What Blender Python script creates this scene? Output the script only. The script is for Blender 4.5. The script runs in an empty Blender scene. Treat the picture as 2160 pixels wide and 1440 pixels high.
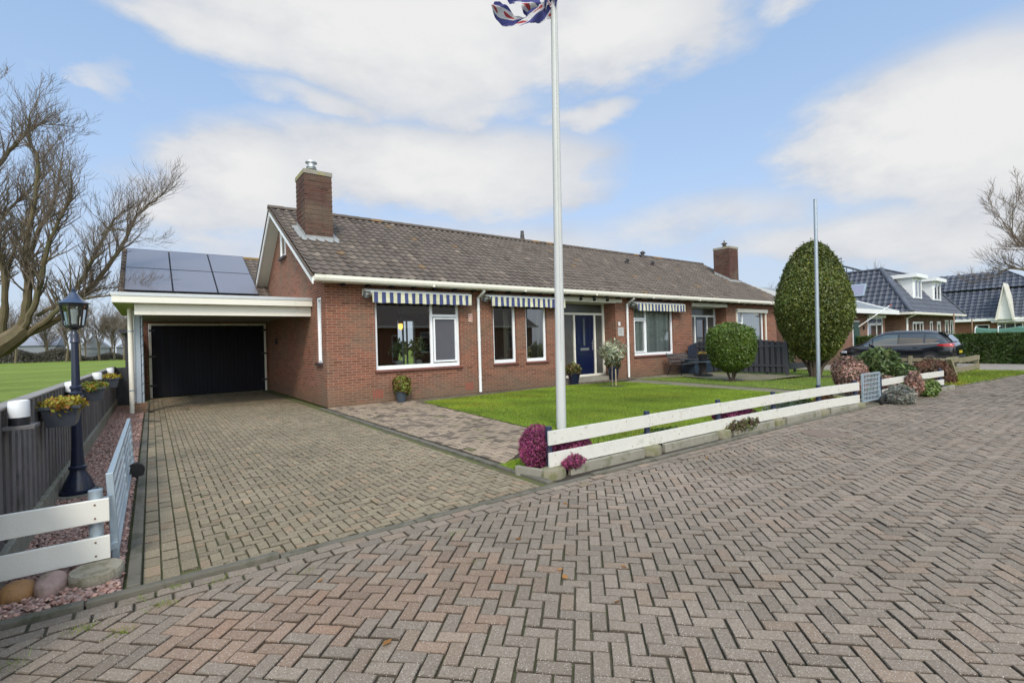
EXPO = 0.65
import bpy, math, random
import numpy as np
from mathutils import Vector, Matrix
random.seed(7); rng = np.random.default_rng(7)
SC = bpy.context.scene
COL = SC.collection
PI = math.pi
V = Vector

# ------------------------------------------------------------------ camera
cam_d = bpy.data.cameras.new("camera"); cam = bpy.data.objects.new("camera", cam_d); COL.objects.link(cam)
F_ = V((0.59729929, 0.80201045, 0.00357662)); R_ = V((0.80175529, -0.59698316, -0.0282765)); U_ = V((0.02054286, -0.0197571, 0.99959374))
m = Matrix((R_, U_, -F_)).transposed().to_4x4(); m.translation = V((0, 0, 1.38)); cam.matrix_world = m
cam_d.sensor_fit = 'HORIZONTAL'; cam_d.sensor_width = 36; cam_d.lens = 36 * 1021.73 / 2160
cam_d.clip_start = .05; cam_d.clip_end = 3000
SC.camera = cam

# ------------------------------------------------------------------ material helpers
def nt(name):
    mt = bpy.data.materials.new(name); mt.use_nodes = True
    t = mt.node_tree; b = t.nodes['Principled BSDF']
    return mt, t, b
def N(t, kind, **kw):
    n = t.nodes.new(kind)
    for k, v in kw.items():
        if k in n.inputs.keys(): n.inputs[k].default_value = v
        else: setattr(n, k, v)
    return n
def L(t, a, b): t.links.new(a, b)
def math_(t, op, a, b=None, clamp=False, c=None):
    n = t.nodes.new('ShaderNodeMath'); n.operation = op; n.use_clamp = clamp
    for i, q in enumerate((a, b, c)):
        if q is None: continue
        if isinstance(q, (int, float)): n.inputs[i].default_value = q
        else: t.links.new(q, n.inputs[i])
    return n.outputs[0]
def mixc(t, f, a, b, mode='MIX'):
    n = t.nodes.new('ShaderNodeMix'); n.data_type = 'RGBA'; n.blend_type = mode
    for i, q in ((0, f), (6, a), (7, b)):
        if isinstance(q, (int, float)): n.inputs[i].default_value = q
        elif isinstance(q, tuple): n.inputs[i].default_value = (*q[:3], 1)
        else: t.links.new(q, n.inputs[i])
    return n.outputs[2]
def noise(t, scale, detail=4, vec=None, rough=.6):
    n = N(t, 'ShaderNodeTexNoise', Scale=scale, Detail=detail, Roughness=rough)
    if vec is not None: L(t, vec, n.inputs['Vector'])
    return n.outputs['Fac']
def pos(t):
    return N(t, 'ShaderNodeNewGeometry').outputs['Position']
def ramp(t, fac, stops):
    r = t.nodes.new('ShaderNodeValToRGB'); e = r.color_ramp.elements
    while len(e) < len(stops): e.new(.5)
    for i, (p, c) in enumerate(stops):
        e[i].position = p; e[i].color = (*c, 1) if isinstance(c, tuple) else (c, c, c, 1)
    L(t, fac, r.inputs[0]); return r.outputs[0]
def bump(t, b, h, strength=.3, dist=.01):
    n = N(t, 'ShaderNodeBump', Strength=strength, Distance=dist); L(t, h, n.inputs['Height']); L(t, n.outputs[0], b.inputs['Normal'])
def M(name, col, rough=.6, var=.12, scale=6, metal=0, bmp=.0, bscale=60, attr=False, stain=None, stainf=.5, spec=.5, coat=0, stscale=1.5):
    """plain surface with uneven tone, optional per-face tint attribute and a stain colour"""
    mt, t, b = nt(name)
    p = pos(t)
    n1 = noise(t, scale, 5, p)
    f = math_(t, 'MULTIPLY_ADD', n1, 2 * var, c=1 - var)
    c = N(t, 'ShaderNodeRGB'); c.outputs[0].default_value = (*col, 1); c = c.outputs[0]
    if attr:
        a = N(t, 'ShaderNodeAttribute', attribute_name='tint'); c = mixc(t, 1.0, c, a.outputs['Color'], 'MULTIPLY')
    vm = t.nodes.new('ShaderNodeVectorMath'); vm.operation = 'SCALE'; L(t, c, vm.inputs[0]); L(t, f, vm.inputs['Scale']); c = vm.outputs[0]
    if stain:
        s = noise(t, stscale, 6, p, .7); sf = ramp(t, s, [(stainf, 0.), (stainf + .12, 1.)]); c = mixc(t, math_(t, 'MULTIPLY', sf, .7), c, stain)
    L(t, c, b.inputs['Base Color']); b.inputs['Roughness'].default_value = rough; b.inputs['Metallic'].default_value = metal
    b.inputs['Specular IOR Level'].default_value = spec; b.inputs['Coat Weight'].default_value = coat
    if bmp: bump(t, b, noise(t, bscale, 4, p), bmp, .01)
    return mt

def brick_mat(name, c1, c2, mortar, scale_l=.22, scale_h=.0635, dirt=(.16, .14, .10)):
    mt, t, b = nt(name)
    g = N(t, 'ShaderNodeNewGeometry'); p = N(t, 'ShaderNodeSeparateXYZ'); L(t, g.outputs['Position'], p.inputs[0])
    n = N(t, 'ShaderNodeSeparateXYZ'); L(t, g.outputs['True Normal'], n.inputs[0])
    side = math_(t, 'GREATER_THAN', math_(t, 'ABSOLUTE', n.outputs[0]), .6)
    u = N(t, 'ShaderNodeMix'); L(t, side, u.inputs[0]); L(t, p.outputs[0], u.inputs[2]); L(t, math_(t, 'ADD', p.outputs[1], .055), u.inputs[3])
    cv = N(t, 'ShaderNodeCombineXYZ'); L(t, u.outputs[0], cv.inputs[0]); L(t, p.outputs[2], cv.inputs[1])
    br = N(t, 'ShaderNodeTexBrick', Scale=1.0); br.inputs['Brick Width'].default_value = scale_l; br.inputs['Row Height'].default_value = scale_h
    br.inputs['Mortar Size'].default_value = .0055; br.inputs['Mortar Smooth'].default_value = .2; br.inputs['Bias'].default_value = 0
    br.inputs['Color1'].default_value = (*c1, 1); br.inputs['Color2'].default_value = (*c2, 1); br.inputs['Mortar'].default_value = (*mortar, 1)
    L(t, cv.outputs[0], br.inputs['Vector'])
    # some over-fired dark bricks: white noise per brick cell via a second brick texture
    b2 = N(t, 'ShaderNodeTexBrick', Scale=1.0); b2.inputs['Brick Width'].default_value = scale_l; b2.inputs['Row Height'].default_value = scale_h
    b2.inputs['Mortar Size'].default_value = 0; b2.inputs['Color1'].default_value = (0, 0, 0, 1); b2.inputs['Color2'].default_value = (1, 1, 1, 1)
    L(t, cv.outputs[0], b2.inputs['Vector'])
    dk = ramp(t, b2.outputs['Color'], [(.0, .45), (.12, .62), (.22, 1.), (.8, 1.), (1., 1.25)])
    c = mixc(t, 1.0, br.outputs['Color'], dk, 'MULTIPLY')
    c = mixc(t, br.outputs['Fac'], c, mortar)
    n1 = noise(t, 1.1, 6, g.outputs['Position'], .65)
    c = mixc(t, math_(t, 'MULTIPLY', ramp(t, n1, [(.46, 0.), (.7, 1.)]), .55), c, dirt)
    low = math_(t, 'MULTIPLY', ramp(t, math_(t, 'ADD', math_(t, 'MULTIPLY', p.outputs[2], .8), math_(t, 'MULTIPLY', n1, .6)), [(.3, 1.), (.75, 0.)]), .5)
    c = mixc(t, low, c, (.11, .10, .065))
    n2 = noise(t, 45, 4, g.outputs['Position'])
    c = mixc(t, .5, c, mixc(t, 1.0, c, ramp(t, n2, [(.2, .55), (.8, 1.4)]), 'MULTIPLY'))
    L(t, c, b.inputs['Base Color']); b.inputs['Roughness'].default_value = .85; b.inputs['Specular IOR Level'].default_value = .25
    h = math_(t, 'ADD', math_(t, 'MULTIPLY', math_(t, 'SUBTRACT', 1., br.outputs['Fac']), 1.), math_(t, 'MULTIPLY', n2, .35))
    bump(t, b, h, .7, .006)
    return mt

def paver_mat(name, base, speck=(.55, .52, .48), moss=(.13, .14, .03), mossf=.62, patch=None):
    mt, t, b = nt(name); p = pos(t)
    a = N(t, 'ShaderNodeAttribute', attribute_name='tint')
    c = mixc(t, 1.0, a.outputs['Color'], base, 'MULTIPLY')
    n = noise(t, 90, 3, p, .7)
    c = mixc(t, 1.0, c, ramp(t, n, [(.25, .62), (.5, .98), (.8, 1.35)]), 'MULTIPLY')
    vo = N(t, 'ShaderNodeTexVoronoi', Scale=115.); L(t, p, vo.inputs['Vector'])
    sp = ramp(t, vo.outputs['Distance'], [(.16, 1.), (.3, 0.)])
    sel = ramp(t, vo.outputs['Color'], [(.48, 0.), (.56, 1.)])
    c = mixc(t, math_(t, 'MULTIPLY', math_(t, 'MULTIPLY', sp, sel), .8), c, speck)
    big = noise(t, .55, 5, p, .6)
    c = mixc(t, 1.0, c, ramp(t, big, [(.3, (.8, .8, .78)), (.7, (1.12, 1.1, 1.1))]), 'MULTIPLY')
    if patch:
        pn = noise(t, .5, 3, p, .5)
        c = mixc(t, math_(t, 'MULTIPLY', ramp(t, pn, [(.56, 0.), (.66, 1.)]), .55), c, patch)
    mo = noise(t, 2.3, 8, p, .75)
    c = mixc(t, math_(t, 'MULTIPLY', ramp(t, mo, [(mossf, 0.), (mossf + .08, 1.)]), .6), c, moss)
    L(t, c, b.inputs['Base Color']); b.inputs['Roughness'].default_value = .8; b.inputs['Specular IOR Level'].default_value = .35
    bump(t, b, n, .55, .004)
    return mt

def leaf_mat(name, col, rough=.5, var=.35, trans=.25):
    mt, t, b = nt(name)
    a = N(t, 'ShaderNodeAttribute', attribute_name='tint'); c = mixc(t, 1.0, a.outputs['Color'], col, 'MULTIPLY')
    L(t, c, b.inputs['Base Color']); b.inputs['Roughness'].default_value = rough; b.inputs['Specular IOR Level'].default_value = .4
    tr = N(t, 'ShaderNodeBsdfTranslucent'); L(t, c, tr.inputs['Color'])
    mx = N(t, 'ShaderNodeMixShader', Fac=trans); L(t, b.outputs[0], mx.inputs[1]); L(t, tr.outputs[0], mx.inputs[2])
    L(t, mx.outputs[0], t.nodes['Material Output'].inputs[0])
    return mt

def glass_mat(name, tint=(.9, .93, .92), refl=1.0, base=.05):
    mt, t, b = nt(name); t.nodes.remove(b)
    tr = N(t, 'ShaderNodeBsdfTransparent'); tr.inputs[0].default_value = (*tint, 1)
    gl = N(t, 'ShaderNodeBsdfGlossy', Roughness=0.01)
    fr = N(t, 'ShaderNodeFresnel', IOR=1.5)
    f = math_(t, 'MULTIPLY_ADD', fr.outputs[0], refl * 1.6, clamp=True, c=base)
    mx = N(t, 'ShaderNodeMixShader'); L(t, f, mx.inputs[0]); L(t, tr.outputs[0], mx.inputs[1]); L(t, gl.outputs[0], mx.inputs[2])
    L(t, mx.outputs[0], t.nodes['Material Output'].inputs[0])
    return mt

# ------------------------------------------------------------------ geometry helpers
class MB:
    def __init__(s): s.v = []; s.f = []; s.c = []
    def add(s, vs, fs, c=(1, 1, 1)):
        o = len(s.v); s.v.extend([tuple(q) for q in vs]); s.f.extend([tuple(i + o for i in q) for q in fs]); s.c.extend([c] * len(fs)); return s
    def box(s, x0, x1, y0, y1, z0, z1, c=(1, 1, 1)):
        return s.add([(x0, y0, z0), (x1, y0, z0), (x1, y1, z0), (x0, y1, z0), (x0, y0, z1), (x1, y0, z1), (x1, y1, z1), (x0, y1, z1)],
                     [(0, 3, 2, 1), (4, 5, 6, 7), (0, 1, 5, 4), (1, 2, 6, 5), (2, 3, 7, 6), (3, 0, 4, 7)], c)
    def prism(s, poly, z0, z1, c=(1, 1, 1)):
        """poly: ccw list of (x,y); z0/z1 numbers or functions of (x,y)"""
        n = len(poly); a = z0 if callable(z0) else (lambda x, y: z0); b = z1 if callable(z1) else (lambda x, y: z1)
        vs = [(x, y, a(x, y)) for x, y in poly] + [(x, y, b(x, y)) for x, y in poly]
        fs = [tuple(range(n))[::-1], tuple(range(n, 2 * n))] + [(i, (i + 1) % n, n + (i + 1) % n, n + i) for i in range(n)]
        return s.add(vs, fs, c)
    def extr(s, poly3, d, c=(1, 1, 1)):
        """extrude a planar 3-D polygon by vector d"""
        n = len(poly3); d = V(d); p = [V(q) for q in poly3]
        return s.add(p + [q + d for q in p], [tuple(range(n))[::-1], tuple(range(n, 2 * n))] + [(i, (i + 1) % n, n + (i + 1) % n, n + i) for i in range(n)], c)
    def bar(s, a, b, w, h, up=(0, 0, 1), c=(1, 1, 1)):
        a = V(a); b = V(b); d = (b - a).normalized(); up = V(up); r = d.cross(up).normalized(); u = r.cross(d)
        vs = [q + r * sx * w / 2 + u * sz * h / 2 for q in (a, b) for sx, sz in ((-1, -1), (1, -1), (1, 1), (-1, 1))]
        return s.add(vs, [(0, 1, 2, 3), (7, 6, 5, 4), (0, 4, 5, 1), (1, 5, 6, 2), (2, 6, 7, 3), (3, 7, 4, 0)], c)
    def tube(s, pts, rad, n=8, cap=True, c=(1, 1, 1)):
        pts = [V(p) for p in pts]; k = len(pts)
        if isinstance(rad, (int, float)): rad = [rad] * k
        vs = []; x = None
        for i, p in enumerate(pts):
            d = (pts[min(i + 1, k - 1)] - pts[max(i - 1, 0)])
            if d.length < 1e-9: d = V((0, 0, 1))
            d.normalize()
            if x is None:
                x = d.orthogonal().normalized()
            x = (x - d * x.dot(d)); x = x.normalized() if x.length > 1e-6 else d.orthogonal().normalized()
            y = d.cross(x)
            vs += [p + (x * math.cos(2 * PI * j / n) + y * math.sin(2 * PI * j / n)) * rad[i] for j in range(n)]
        fs = [(i * n + j, i * n + (j + 1) % n, (i + 1) * n + (j + 1) % n, (i + 1) * n + j) for i in range(k - 1) for j in range(n)]
        if cap: fs += [tuple(range(n))[::-1], tuple(range((k - 1) * n, k * n))]
        return s.add(vs, fs, c)
    def lathe(s, prof, o=(0, 0, 0), n=20, axis='z', c=(1, 1, 1), sx=1, sy=1):
        vs = []
        for r, z in prof:
            for j in range(n):
                a = 2 * PI * j / n; p = (r * math.cos(a) * sx, r * math.sin(a) * sy, z)
                if axis == 'x': p = (p[2], p[0], p[1])
                if axis == 'y': p = (p[0], p[2], p[1])
                vs.append((p[0] + o[0], p[1] + o[1], p[2] + o[2]))
        k = len(prof)
        fs = [(i * n + j, i * n + (j + 1) % n, (i + 1) * n + (j + 1) % n, (i + 1) * n + j) for i in range(k - 1) for j in range(n)]
        fs += [tuple(range(n))[::-1], tuple(range((k - 1) * n, k * n))]
        return s.add(vs, fs, c)
    def build(s, name, mat, parent=None, smooth=False, bevel=0, root=None):
        me = bpy.data.meshes.new(name); off = V((0, 0, 0))
        q = parent
        while q is not None: off += q.location; q = q.parent
        me.from_pydata([tuple(V(p) - off) for p in s.v], [], s.f); me.update()
        a = me.attributes.new('tint', 'FLOAT_COLOR', 'FACE')
        a.data.foreach_set('color', np.array([(*c, 1) for c in s.c], dtype=np.float32).ravel())
        return fin(name, me, mat, parent, smooth, bevel)
def fin(name, me, mat, parent=None, smooth=False, bevel=0):
    me.materials.append(mat)
    if smooth:
        me.polygons.foreach_set('use_smooth', [True] * len(me.polygons))
        if smooth == 'auto': me.set_sharp_from_angle(angle=math.radians(40))
    o = bpy.data.objects.new(name, me); COL.objects.link(o)
    if parent: o.parent = parent
    if bevel:
        b = o.modifiers.new('bevel', 'BEVEL'); b.width = bevel; b.segments = 2; b.limit_method = 'ANGLE'; b.angle_limit = math.radians(40)
    return o
def npmesh(name, verts, faces, mat, tint=None, parent=None, smooth=False):
    off = V((0, 0, 0)); q = parent
    while q is not None: off += q.location; q = q.parent
    verts = np.asarray(verts, dtype=np.float32) - np.array(off, dtype=np.float32); faces = np.asarray(faces, dtype=np.int32)
    me = bpy.data.meshes.new(name); k = faces.shape[1]; n = len(faces)
    me.vertices.add(len(verts)); me.vertices.foreach_set('co', verts.ravel())
    me.loops.add(n * k); me.loops.foreach_set('vertex_index', faces.ravel())
    me.polygons.add(n); me.polygons.foreach_set('loop_start', np.arange(0, n * k, k, dtype=np.int32))
    me.update(calc_edges=True)
    a = me.attributes.new('tint', 'FLOAT_COLOR', 'FACE')
    if tint is None: tint = np.ones((n, 3))
    a.data.foreach_set('color', np.hstack([tint, np.ones((n, 1))]).astype(np.float32).ravel())
    return fin(name, me, mat, parent, smooth)
def tag(o, label=None, cat=None, group=None, kind=None):
    if label: o['label'] = label
    if cat: o['category'] = cat
    if group: o['group'] = group
    if kind: o['kind'] = kind
    return o
def thing(name, loc, label, cat, group=None, rz=0):
    o = bpy.data.objects.new(name, None); o.empty_display_size = .2; COL.objects.link(o)
    o.location = loc; o.rotation_euler = (0, 0, rz); return tag(o, label, cat, group)
def kids(o): return [c for c in bpy.data.objects if c.parent == o]
def copy_tree(o, parent=None):
    c = o.copy(); COL.objects.link(c); c.parent = parent
    for ch in kids(o): copy_tree(ch, c)
    return c
def strips(mb, poly, z0, dz, step=1.0):
    """prism of a ground polygon cut into narrow strips so that its top follows the sloping ground"""
    xa = min(p[0] for p in poly); xb = max(p[0] for p in poly); x = xa
    while x < xb - 1e-6:
        x2 = min(x + (step if x + step > 14 else max(step, 14 - x)), xb)
        q = clip(clip(poly, (x, 99), (x, -99)), (x2, -99), (x2, 99)); q = [p for i, p in enumerate(q) if math.dist(p, q[i - 1]) > 1e-5]
        if len(q) > 2: mb.add([(a, b, gz(a) + dz) for a, b in q], [tuple(range(len(q)))])
        x = x2
def gz(x): return -.018 * min(max(x - 14, 0), 12)
def lerp(a, b, t): return a + (b - a) * t
def polyy(pts, x):
    for (a, b), (c, d) in zip(pts[:-1], pts[1:]):
        if a <= x <= c: return lerp(b, d, (x - a) / (c - a))
    return pts[0][1] if x < pts[0][0] else pts[-1][1]

# ------------------------------------------------------------------ leaves / blades
def blob_leaves(name, mat, centre, rad, n, size, parent=None, shell=.55, squash=None, seed=0, ctint=.25, shapef=None, base=(1, 1, 1), aspect=1.7, alt=None, altp=0., upb=.0, bumpy=.08, keep=None):
    r = np.random.default_rng(seed)
    d = r.normal(size=(n, 3)); d /= np.linalg.norm(d, axis=1)[:, None]
    t = 1 - (r.random(n) ** 1.8) * shell
    # lumpy outline
    k = r.normal(size=(14, 3)); k /= np.linalg.norm(k, axis=1)[:, None]; am = r.uniform(-1, 1, 14)
    lum = sum(a * np.exp(6 * ((d @ q) - 1)) for a, q in zip(am, k))
    t = t * (1 + bumpy * lum) + np.where(r.random(n) < .07, r.uniform(0, .07, n), 0)   # a few stray shoots
    rad = np.array(rad); P = d * t[:, None]
    if shapef is not None: P = shapef(P)
    P = P * rad + np.array(centre)
    P += r.normal(size=P.shape) * size * .4
    if keep is not None: q = keep(P); P = P[q]; d = d[q]; t = t[q]; n = len(P)
    nn = d * .8 + r.normal(size=(n, 3)) * .65; nn[:, 2] += upb; nn /= np.linalg.norm(nn, axis=1)[:, None]
    u = np.cross(nn, r.normal(size=(n, 3))); u /= np.linalg.norm(u, axis=1)[:, None]; w = np.cross(nn, u)
    s = size * r.uniform(.6, 1.25, n)[:, None]
    A = P - u * s * .5 * aspect; B = P + w * s * .42 + nn * s * .08; C = P + u * s * .5 * aspect; D = P - w * s * .42 + nn * s * .08
    verts = np.stack([A, B, C, D], 1).reshape(-1, 3); faces = np.arange(4 * n).reshape(n, 4)
    kk = r.normal(size=(10, 3)); ph = r.uniform(0, 6, 10)
    cl = sum(np.sin((P - np.array(centre)) / rad.mean() @ q * 3.2 + a) for q, a in zip(kk, ph)) / 3.5
    br = np.clip(1 + ctint * cl + r.normal(size=n) * .2, .35, 1.9)
    tint = br[:, None] * np.array(base) * (1 + r.normal(size=(n, 3)) * np.array([.08, .04, .06]))
    if alt is not None:
        q = r.random(n) < altp; tint[q] = np.array(alt) * r.uniform(.7, 1.3, q.sum())[:, None]
    return npmesh(name, verts, faces, mat, np.clip(tint, 0, 4), parent)
def blades(name, mat, pts, h, w, parent=None, seed=0, lean=.5, base=(1, 1, 1), var=.25):
    r = np.random.default_rng(seed); n = len(pts); P = np.asarray(pts, float)
    a = r.uniform(0, 2 * PI, n); hx = h * r.uniform(.5, 1.3, n); ww = w * r.uniform(.7, 1.3, n)
    u = np.stack([np.cos(a), np.sin(a), 0 * a], 1); ln = r.normal(size=(n, 2)) * lean
    top = P + np.stack([ln[:, 0] * hx, ln[:, 1] * hx, hx], 1)
    verts = np.stack([P - u * ww[:, None] / 2, P + u * ww[:, None] / 2, top], 1).reshape(-1, 3)
    kk = r.normal(size=(16, 2)) * np.array([[1.1], [1.6], [2.5], [4.]] * 4); ph = r.uniform(0, 6, 16); big = sum(np.sin(P[:, :2] @ q + a) for q, a in zip(kk, ph)) / 16 * .75; yel = np.clip(sum(np.sin(P[:, :2] @ q[::-1] * .8 + a * 2) for q, a in zip(kk, ph)) / 6, 0, 1)
    tint = np.clip(1 + big + r.normal(size=n) * var, .4, 2)[:, None] * np.array(base) * (1 + r.normal(size=(n, 3)) * np.array([.15, .05, .1])) * (1 + yel[:, None] * np.array([.45, .12, .1]))
    return npmesh(name, verts, np.arange(3 * n).reshape(n, 3), mat, np.clip(tint, 0, 3), parent)
def inpoly(P, poly):
    x, y = P[:, 0], P[:, 1]; ins = np.zeros(len(P), bool); n = len(poly)
    for i in range(n):
        x1, y1 = poly[i]; x2, y2 = poly[(i + 1) % n]
        if y1 == y2: continue
        c = ((y1 > y) != (y2 > y)) & (x < (x2 - x1) * (y - y1) / (y2 - y1) + x1); ins ^= c
    return ins
def scatter(poly, n, seed=0):
    r = np.random.default_rng(seed); p = np.array(poly); lo = p.min(0); hi = p.max(0); P = r.uniform(lo, hi, (n, 2)); return P[inpoly(P, poly)]

# ------------------------------------------------------------------ pavers
def clip(poly, a, b):
    """keep the part of poly left of the directed line a->b"""
    out = []; n = len(poly)
    sd = lambda p: (b[0] - a[0]) * (p[1] - a[1]) - (b[1] - a[1]) * (p[0] - a[0])
    for i in range(n):
        p, q = poly[i], poly[(i + 1) % n]; sp, sq = sd(p), sd(q)
        if sp >= 0: out.append(p)
        if (sp > 0 > sq) or (sp < 0 < sq): t = sp / (sp - sq); out.append((p[0] + (q[0] - p[0]) * t, p[1] + (q[1] - p[1]) * t))
    return out
def area(p): return abs(sum(p[i][0] * p[(i + 1) % len(p)][1] - p[(i + 1) % len(p)][0] * p[i][1] for i in range(len(p)))) / 2
def put_paver(mb, poly, z, tint, cham=.004, drop=.022, tilt=.0022, flat=False, wob=None):
    n = len(poly); cx = sum(p[0] for p in poly) / n; cy = sum(p[1] for p in poly) / n
    tx = random.gauss(0, tilt) * 8; ty = random.gauss(0, tilt) * 8; dz = random.gauss(0, tilt)
    zz = lambda x, y: z(x, y) + dz + tx * (x - cx) + ty * (y - cy)
    if flat: mb.add([(x, y, zz(x, y)) for x, y in poly], [tuple(range(n))], tint); return
    def sh(p, d):
        dx, dy = cx - p[0], cy - p[1]; l = math.hypot(dx, dy) or 1; return (p[0] + dx / l * d, p[1] + dy / l * d)
    top = [sh(p, cham * 1.3) for p in poly]
    vs = [(x, y, zz(x, y)) for x, y in top] + [(x, y, zz(x, y) - cham) for x, y in poly] + [(x, y, zz(x, y) - drop) for x, y in poly]
    mb.add(vs, [tuple(range(n))], tint); o = len(mb.v) - 3 * n; dk = tuple(q * .5 for q in tint)
    mb.f += [tuple(o + k for k in f) for f in [(n + i, n + (i + 1) % n, (i + 1) % n, i) for i in range(n)] + [(2 * n + i, 2 * n + (i + 1) % n, n + (i + 1) % n, n + i) for i in range(n)]]; mb.c += [tuple(q * .62 for q in tint)] * n + [tuple(q * .38 for q in tint)] * n
def herringbone(mb, region, clips, z, W, joint, ang, tintf, org=(0, 0), near=None, minarea=.0012):
    """region: bounding (x0,x1,y0,y1); clips: list of directed lines; 2:1 bricks"""
    ca, sa = math.cos(ang), math.sin(ang); x0, x1, y0, y1 = region
    cs = [((x - org[0]) * ca + (y - org[1]) * sa, -(x - org[0]) * sa + (y - org[1]) * ca) for x in (x0, x1) for y in (y0, y1)]
    i0 = int(min(c[0] for c in cs) / W) - 2; i1 = int(max(c[0] for c in cs) / W) + 2; j0 = int(min(c[1] for c in cs) / W) - 2; j1 = int(max(c[1] for c in cs) / W) + 2
    for i in range(i0, i1):
        for j in range(j0, j1):
            mdl = (i - j) % 4
            if mdl == 0: r = (i, j, i + 2, j + 1)
            elif mdl == 2: r = (i, j - 1, i + 1, j + 1)
            else: continue
            jj = joint * random.uniform(.35, .75); jx = random.gauss(0, joint * .12); jy = random.gauss(0, joint * .12)
            q = [(r[0] * W + jj + jx, r[1] * W + jj + jy), (r[2] * W - jj + jx, r[1] * W + jj + jy), (r[2] * W - jj + jx, r[3] * W - jj + jy), (r[0] * W + jj + jx, r[3] * W - jj + jy)]
            q = [(org[0] + x * ca - y * sa, org[1] + x * sa + y * ca) for x, y in q]
            mx = sum(p[0] for p in q) / 4; my = sum(p[1] for p in q) / 4
            if not (x0 - .2 < mx < x1 + .2 and y0 - .2 < my < y1 + .2): continue
            for a, b in clips:
                q = clip(q, a, b)
                if len(q) < 3: break
            if len(q) < 3 or area(q) < minarea: continue
            flat = near is not None and (mx * mx + my * my) > near * near
            put_paver(mb, q, z, tintf(mx, my), flat=flat)

# ------------------------------------------------------------------ roof tiles
def tiles(mb, O, U, S, ulo, uhi, vlen, pitch=.225, course=.29, amp=.016, lap=.026, tintf=None, sub=8):
    """O origin at the eave, U unit along the eave, S unit up the slope; ulo/uhi functions of v"""
    O = V(O); U = V(U).normalized(); S = V(S).normalized(); Nn = U.cross(S).normalized()
    if Nn.z < 0: Nn = -Nn
    rows = int(round(vlen / course)); course = vlen / rows
    def prof(u):
        x = (u / pitch) % 1.0
        return amp * (math.cos(2 * PI * x) * 1.0 + .35 * math.cos(4 * PI * x + .9))
    for r in range(rows):
        v0 = r * course; v1 = v0 + course
        a = min(ulo(v0), ulo(v1)); b = max(uhi(v0), uhi(v1))
        k0 = math.floor(a / pitch); k1 = math.ceil(b / pitch)
        for k in range(k0, k1):
            tc = tintf(k, r) if tintf else (1, 1, 1); jl = random.gauss(0, .003); jv = random.gauss(0, .004)
            vs = []; 
            for s in range(sub + 1):
                u = (k + s / sub) * pitch
                for (v, h) in ((v0 - .012 + jv, lap * .15), (v0 - .012 + jv, lap + jl), (v1 + .004, 0)):
                    uu = min(max(u, ulo(min(max(v, 0), vlen))), uhi(min(max(v, 0), vlen)))
                    p = prof(u)
                    vv = v - (p * .5 if v < v1 - .01 else 0)
                    vs.append(O + U * uu + S * vv + Nn * (p + h + .03))
            fs = []
            for s in range(sub):
                q = s * 3
                fs += [(q, q + 3, q + 4, q + 1), (q + 1, q + 4, q + 5, q + 2)]
            mb.add(vs, fs, tc)
def ridge(mb, a, b, r=.11, seg=.38, tintf=None, drop=.02):
    a = V(a); b = V(b); Ld = (b - a).length; d = (b - a).normalized(); n = max(1, int(Ld / seg)); seg = Ld / n
    side = d.cross(V((0, 0, 1))).normalized(); up = side.cross(d)
    for i in range(n):
        p = a + d * (i * seg - .01); q = a + d * ((i + 1) * seg + .03); vs = []
        for (pt, rr) in ((p, r), (q, r * 1.1)):
            for k in range(9):
                t = PI * k / 8 ; vs.append(pt + side * math.cos(t) * rr * 1.15 + up * (math.sin(t) * rr - drop))
        tc = tintf(i, 0) if tintf else (1, 1, 1)
        mb.add(vs, [(k, k + 1, k + 10, k + 9) for k in range(8)] + [tuple(range(9)), tuple(range(17, 8, -1))], tc)

def wall_holes(mb, ax, c, a0, a1, z0, z1, holes, th, inward, c_=(1, 1, 1)):
    """wall with rectangular openings. ax 'y': plane Y=c spanning X a0..a1; 'x': plane X=c spanning Y. inward=+1/-1 thickness direction"""
    us = sorted(set([a0, a1] + [h[0] for h in holes] + [h[1] for h in holes])); zs = sorted(set([z0, z1] + [h[2] for h in holes] + [h[3] for h in holes]))
    solid = lambda i, j: 0 <= i < len(us) - 1 and 0 <= j < len(zs) - 1 and not any(h[0] <= (us[i] + us[i + 1]) / 2 <= h[1] and h[2] <= (zs[j] + zs[j + 1]) / 2 <= h[3] for h in holes)
    P = (lambda u, w, z: (u, c + inward * w, z)) if ax == 'y' else (lambda u, w, z: (c + inward * w, u, z))
    for i in range(len(us) - 1):
        for j in range(len(zs) - 1):
            if not solid(i, j): continue
            a, b, d, e = us[i], us[i + 1], zs[j], zs[j + 1]
            fl = [[P(a, 0, d), P(b, 0, d), P(b, 0, e), P(a, 0, e)], [P(a, th, d), P(a, th, e), P(b, th, e), P(b, th, d)]]
            if not solid(i - 1, j): fl.append([P(a, 0, d), P(a, 0, e), P(a, th, e), P(a, th, d)])
            if not solid(i + 1, j): fl.append([P(b, 0, d), P(b, th, d), P(b, th, e), P(b, 0, e)])
            if not solid(i, j - 1): fl.append([P(a, 0, d), P(a, th, d), P(b, th, d), P(b, 0, d)])
            if not solid(i, j + 1): fl.append([P(a, 0, e), P(b, 0, e), P(b, th, e), P(a, th, e)])
            for q in fl: mb.add(q, [(0, 1, 2, 3)], c_)
    return mb
def frame(mb, ax, c, a0, a1, z0, z1, w, d, inward=1, bot=None):
    """rectangular ring frame, depth d, from plane c inward"""
    bt = bot or w
    B = (lambda u0, u1, q0, q1: mb.box(u0, u1, min(c, c + inward * d), max(c, c + inward * d), q0, q1)) if ax == 'y' else (lambda u0, u1, q0, q1: mb.box(min(c, c + inward * d), max(c, c + inward * d), u0, u1, q0, q1))
    B(a0, a0 + w, z0, z1); B(a1 - w, a1, z0, z1); B(a0 + w, a1 - w, z1 - w, z1); B(a0 + w, a1 - w, z0, z0 + bt)
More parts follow.
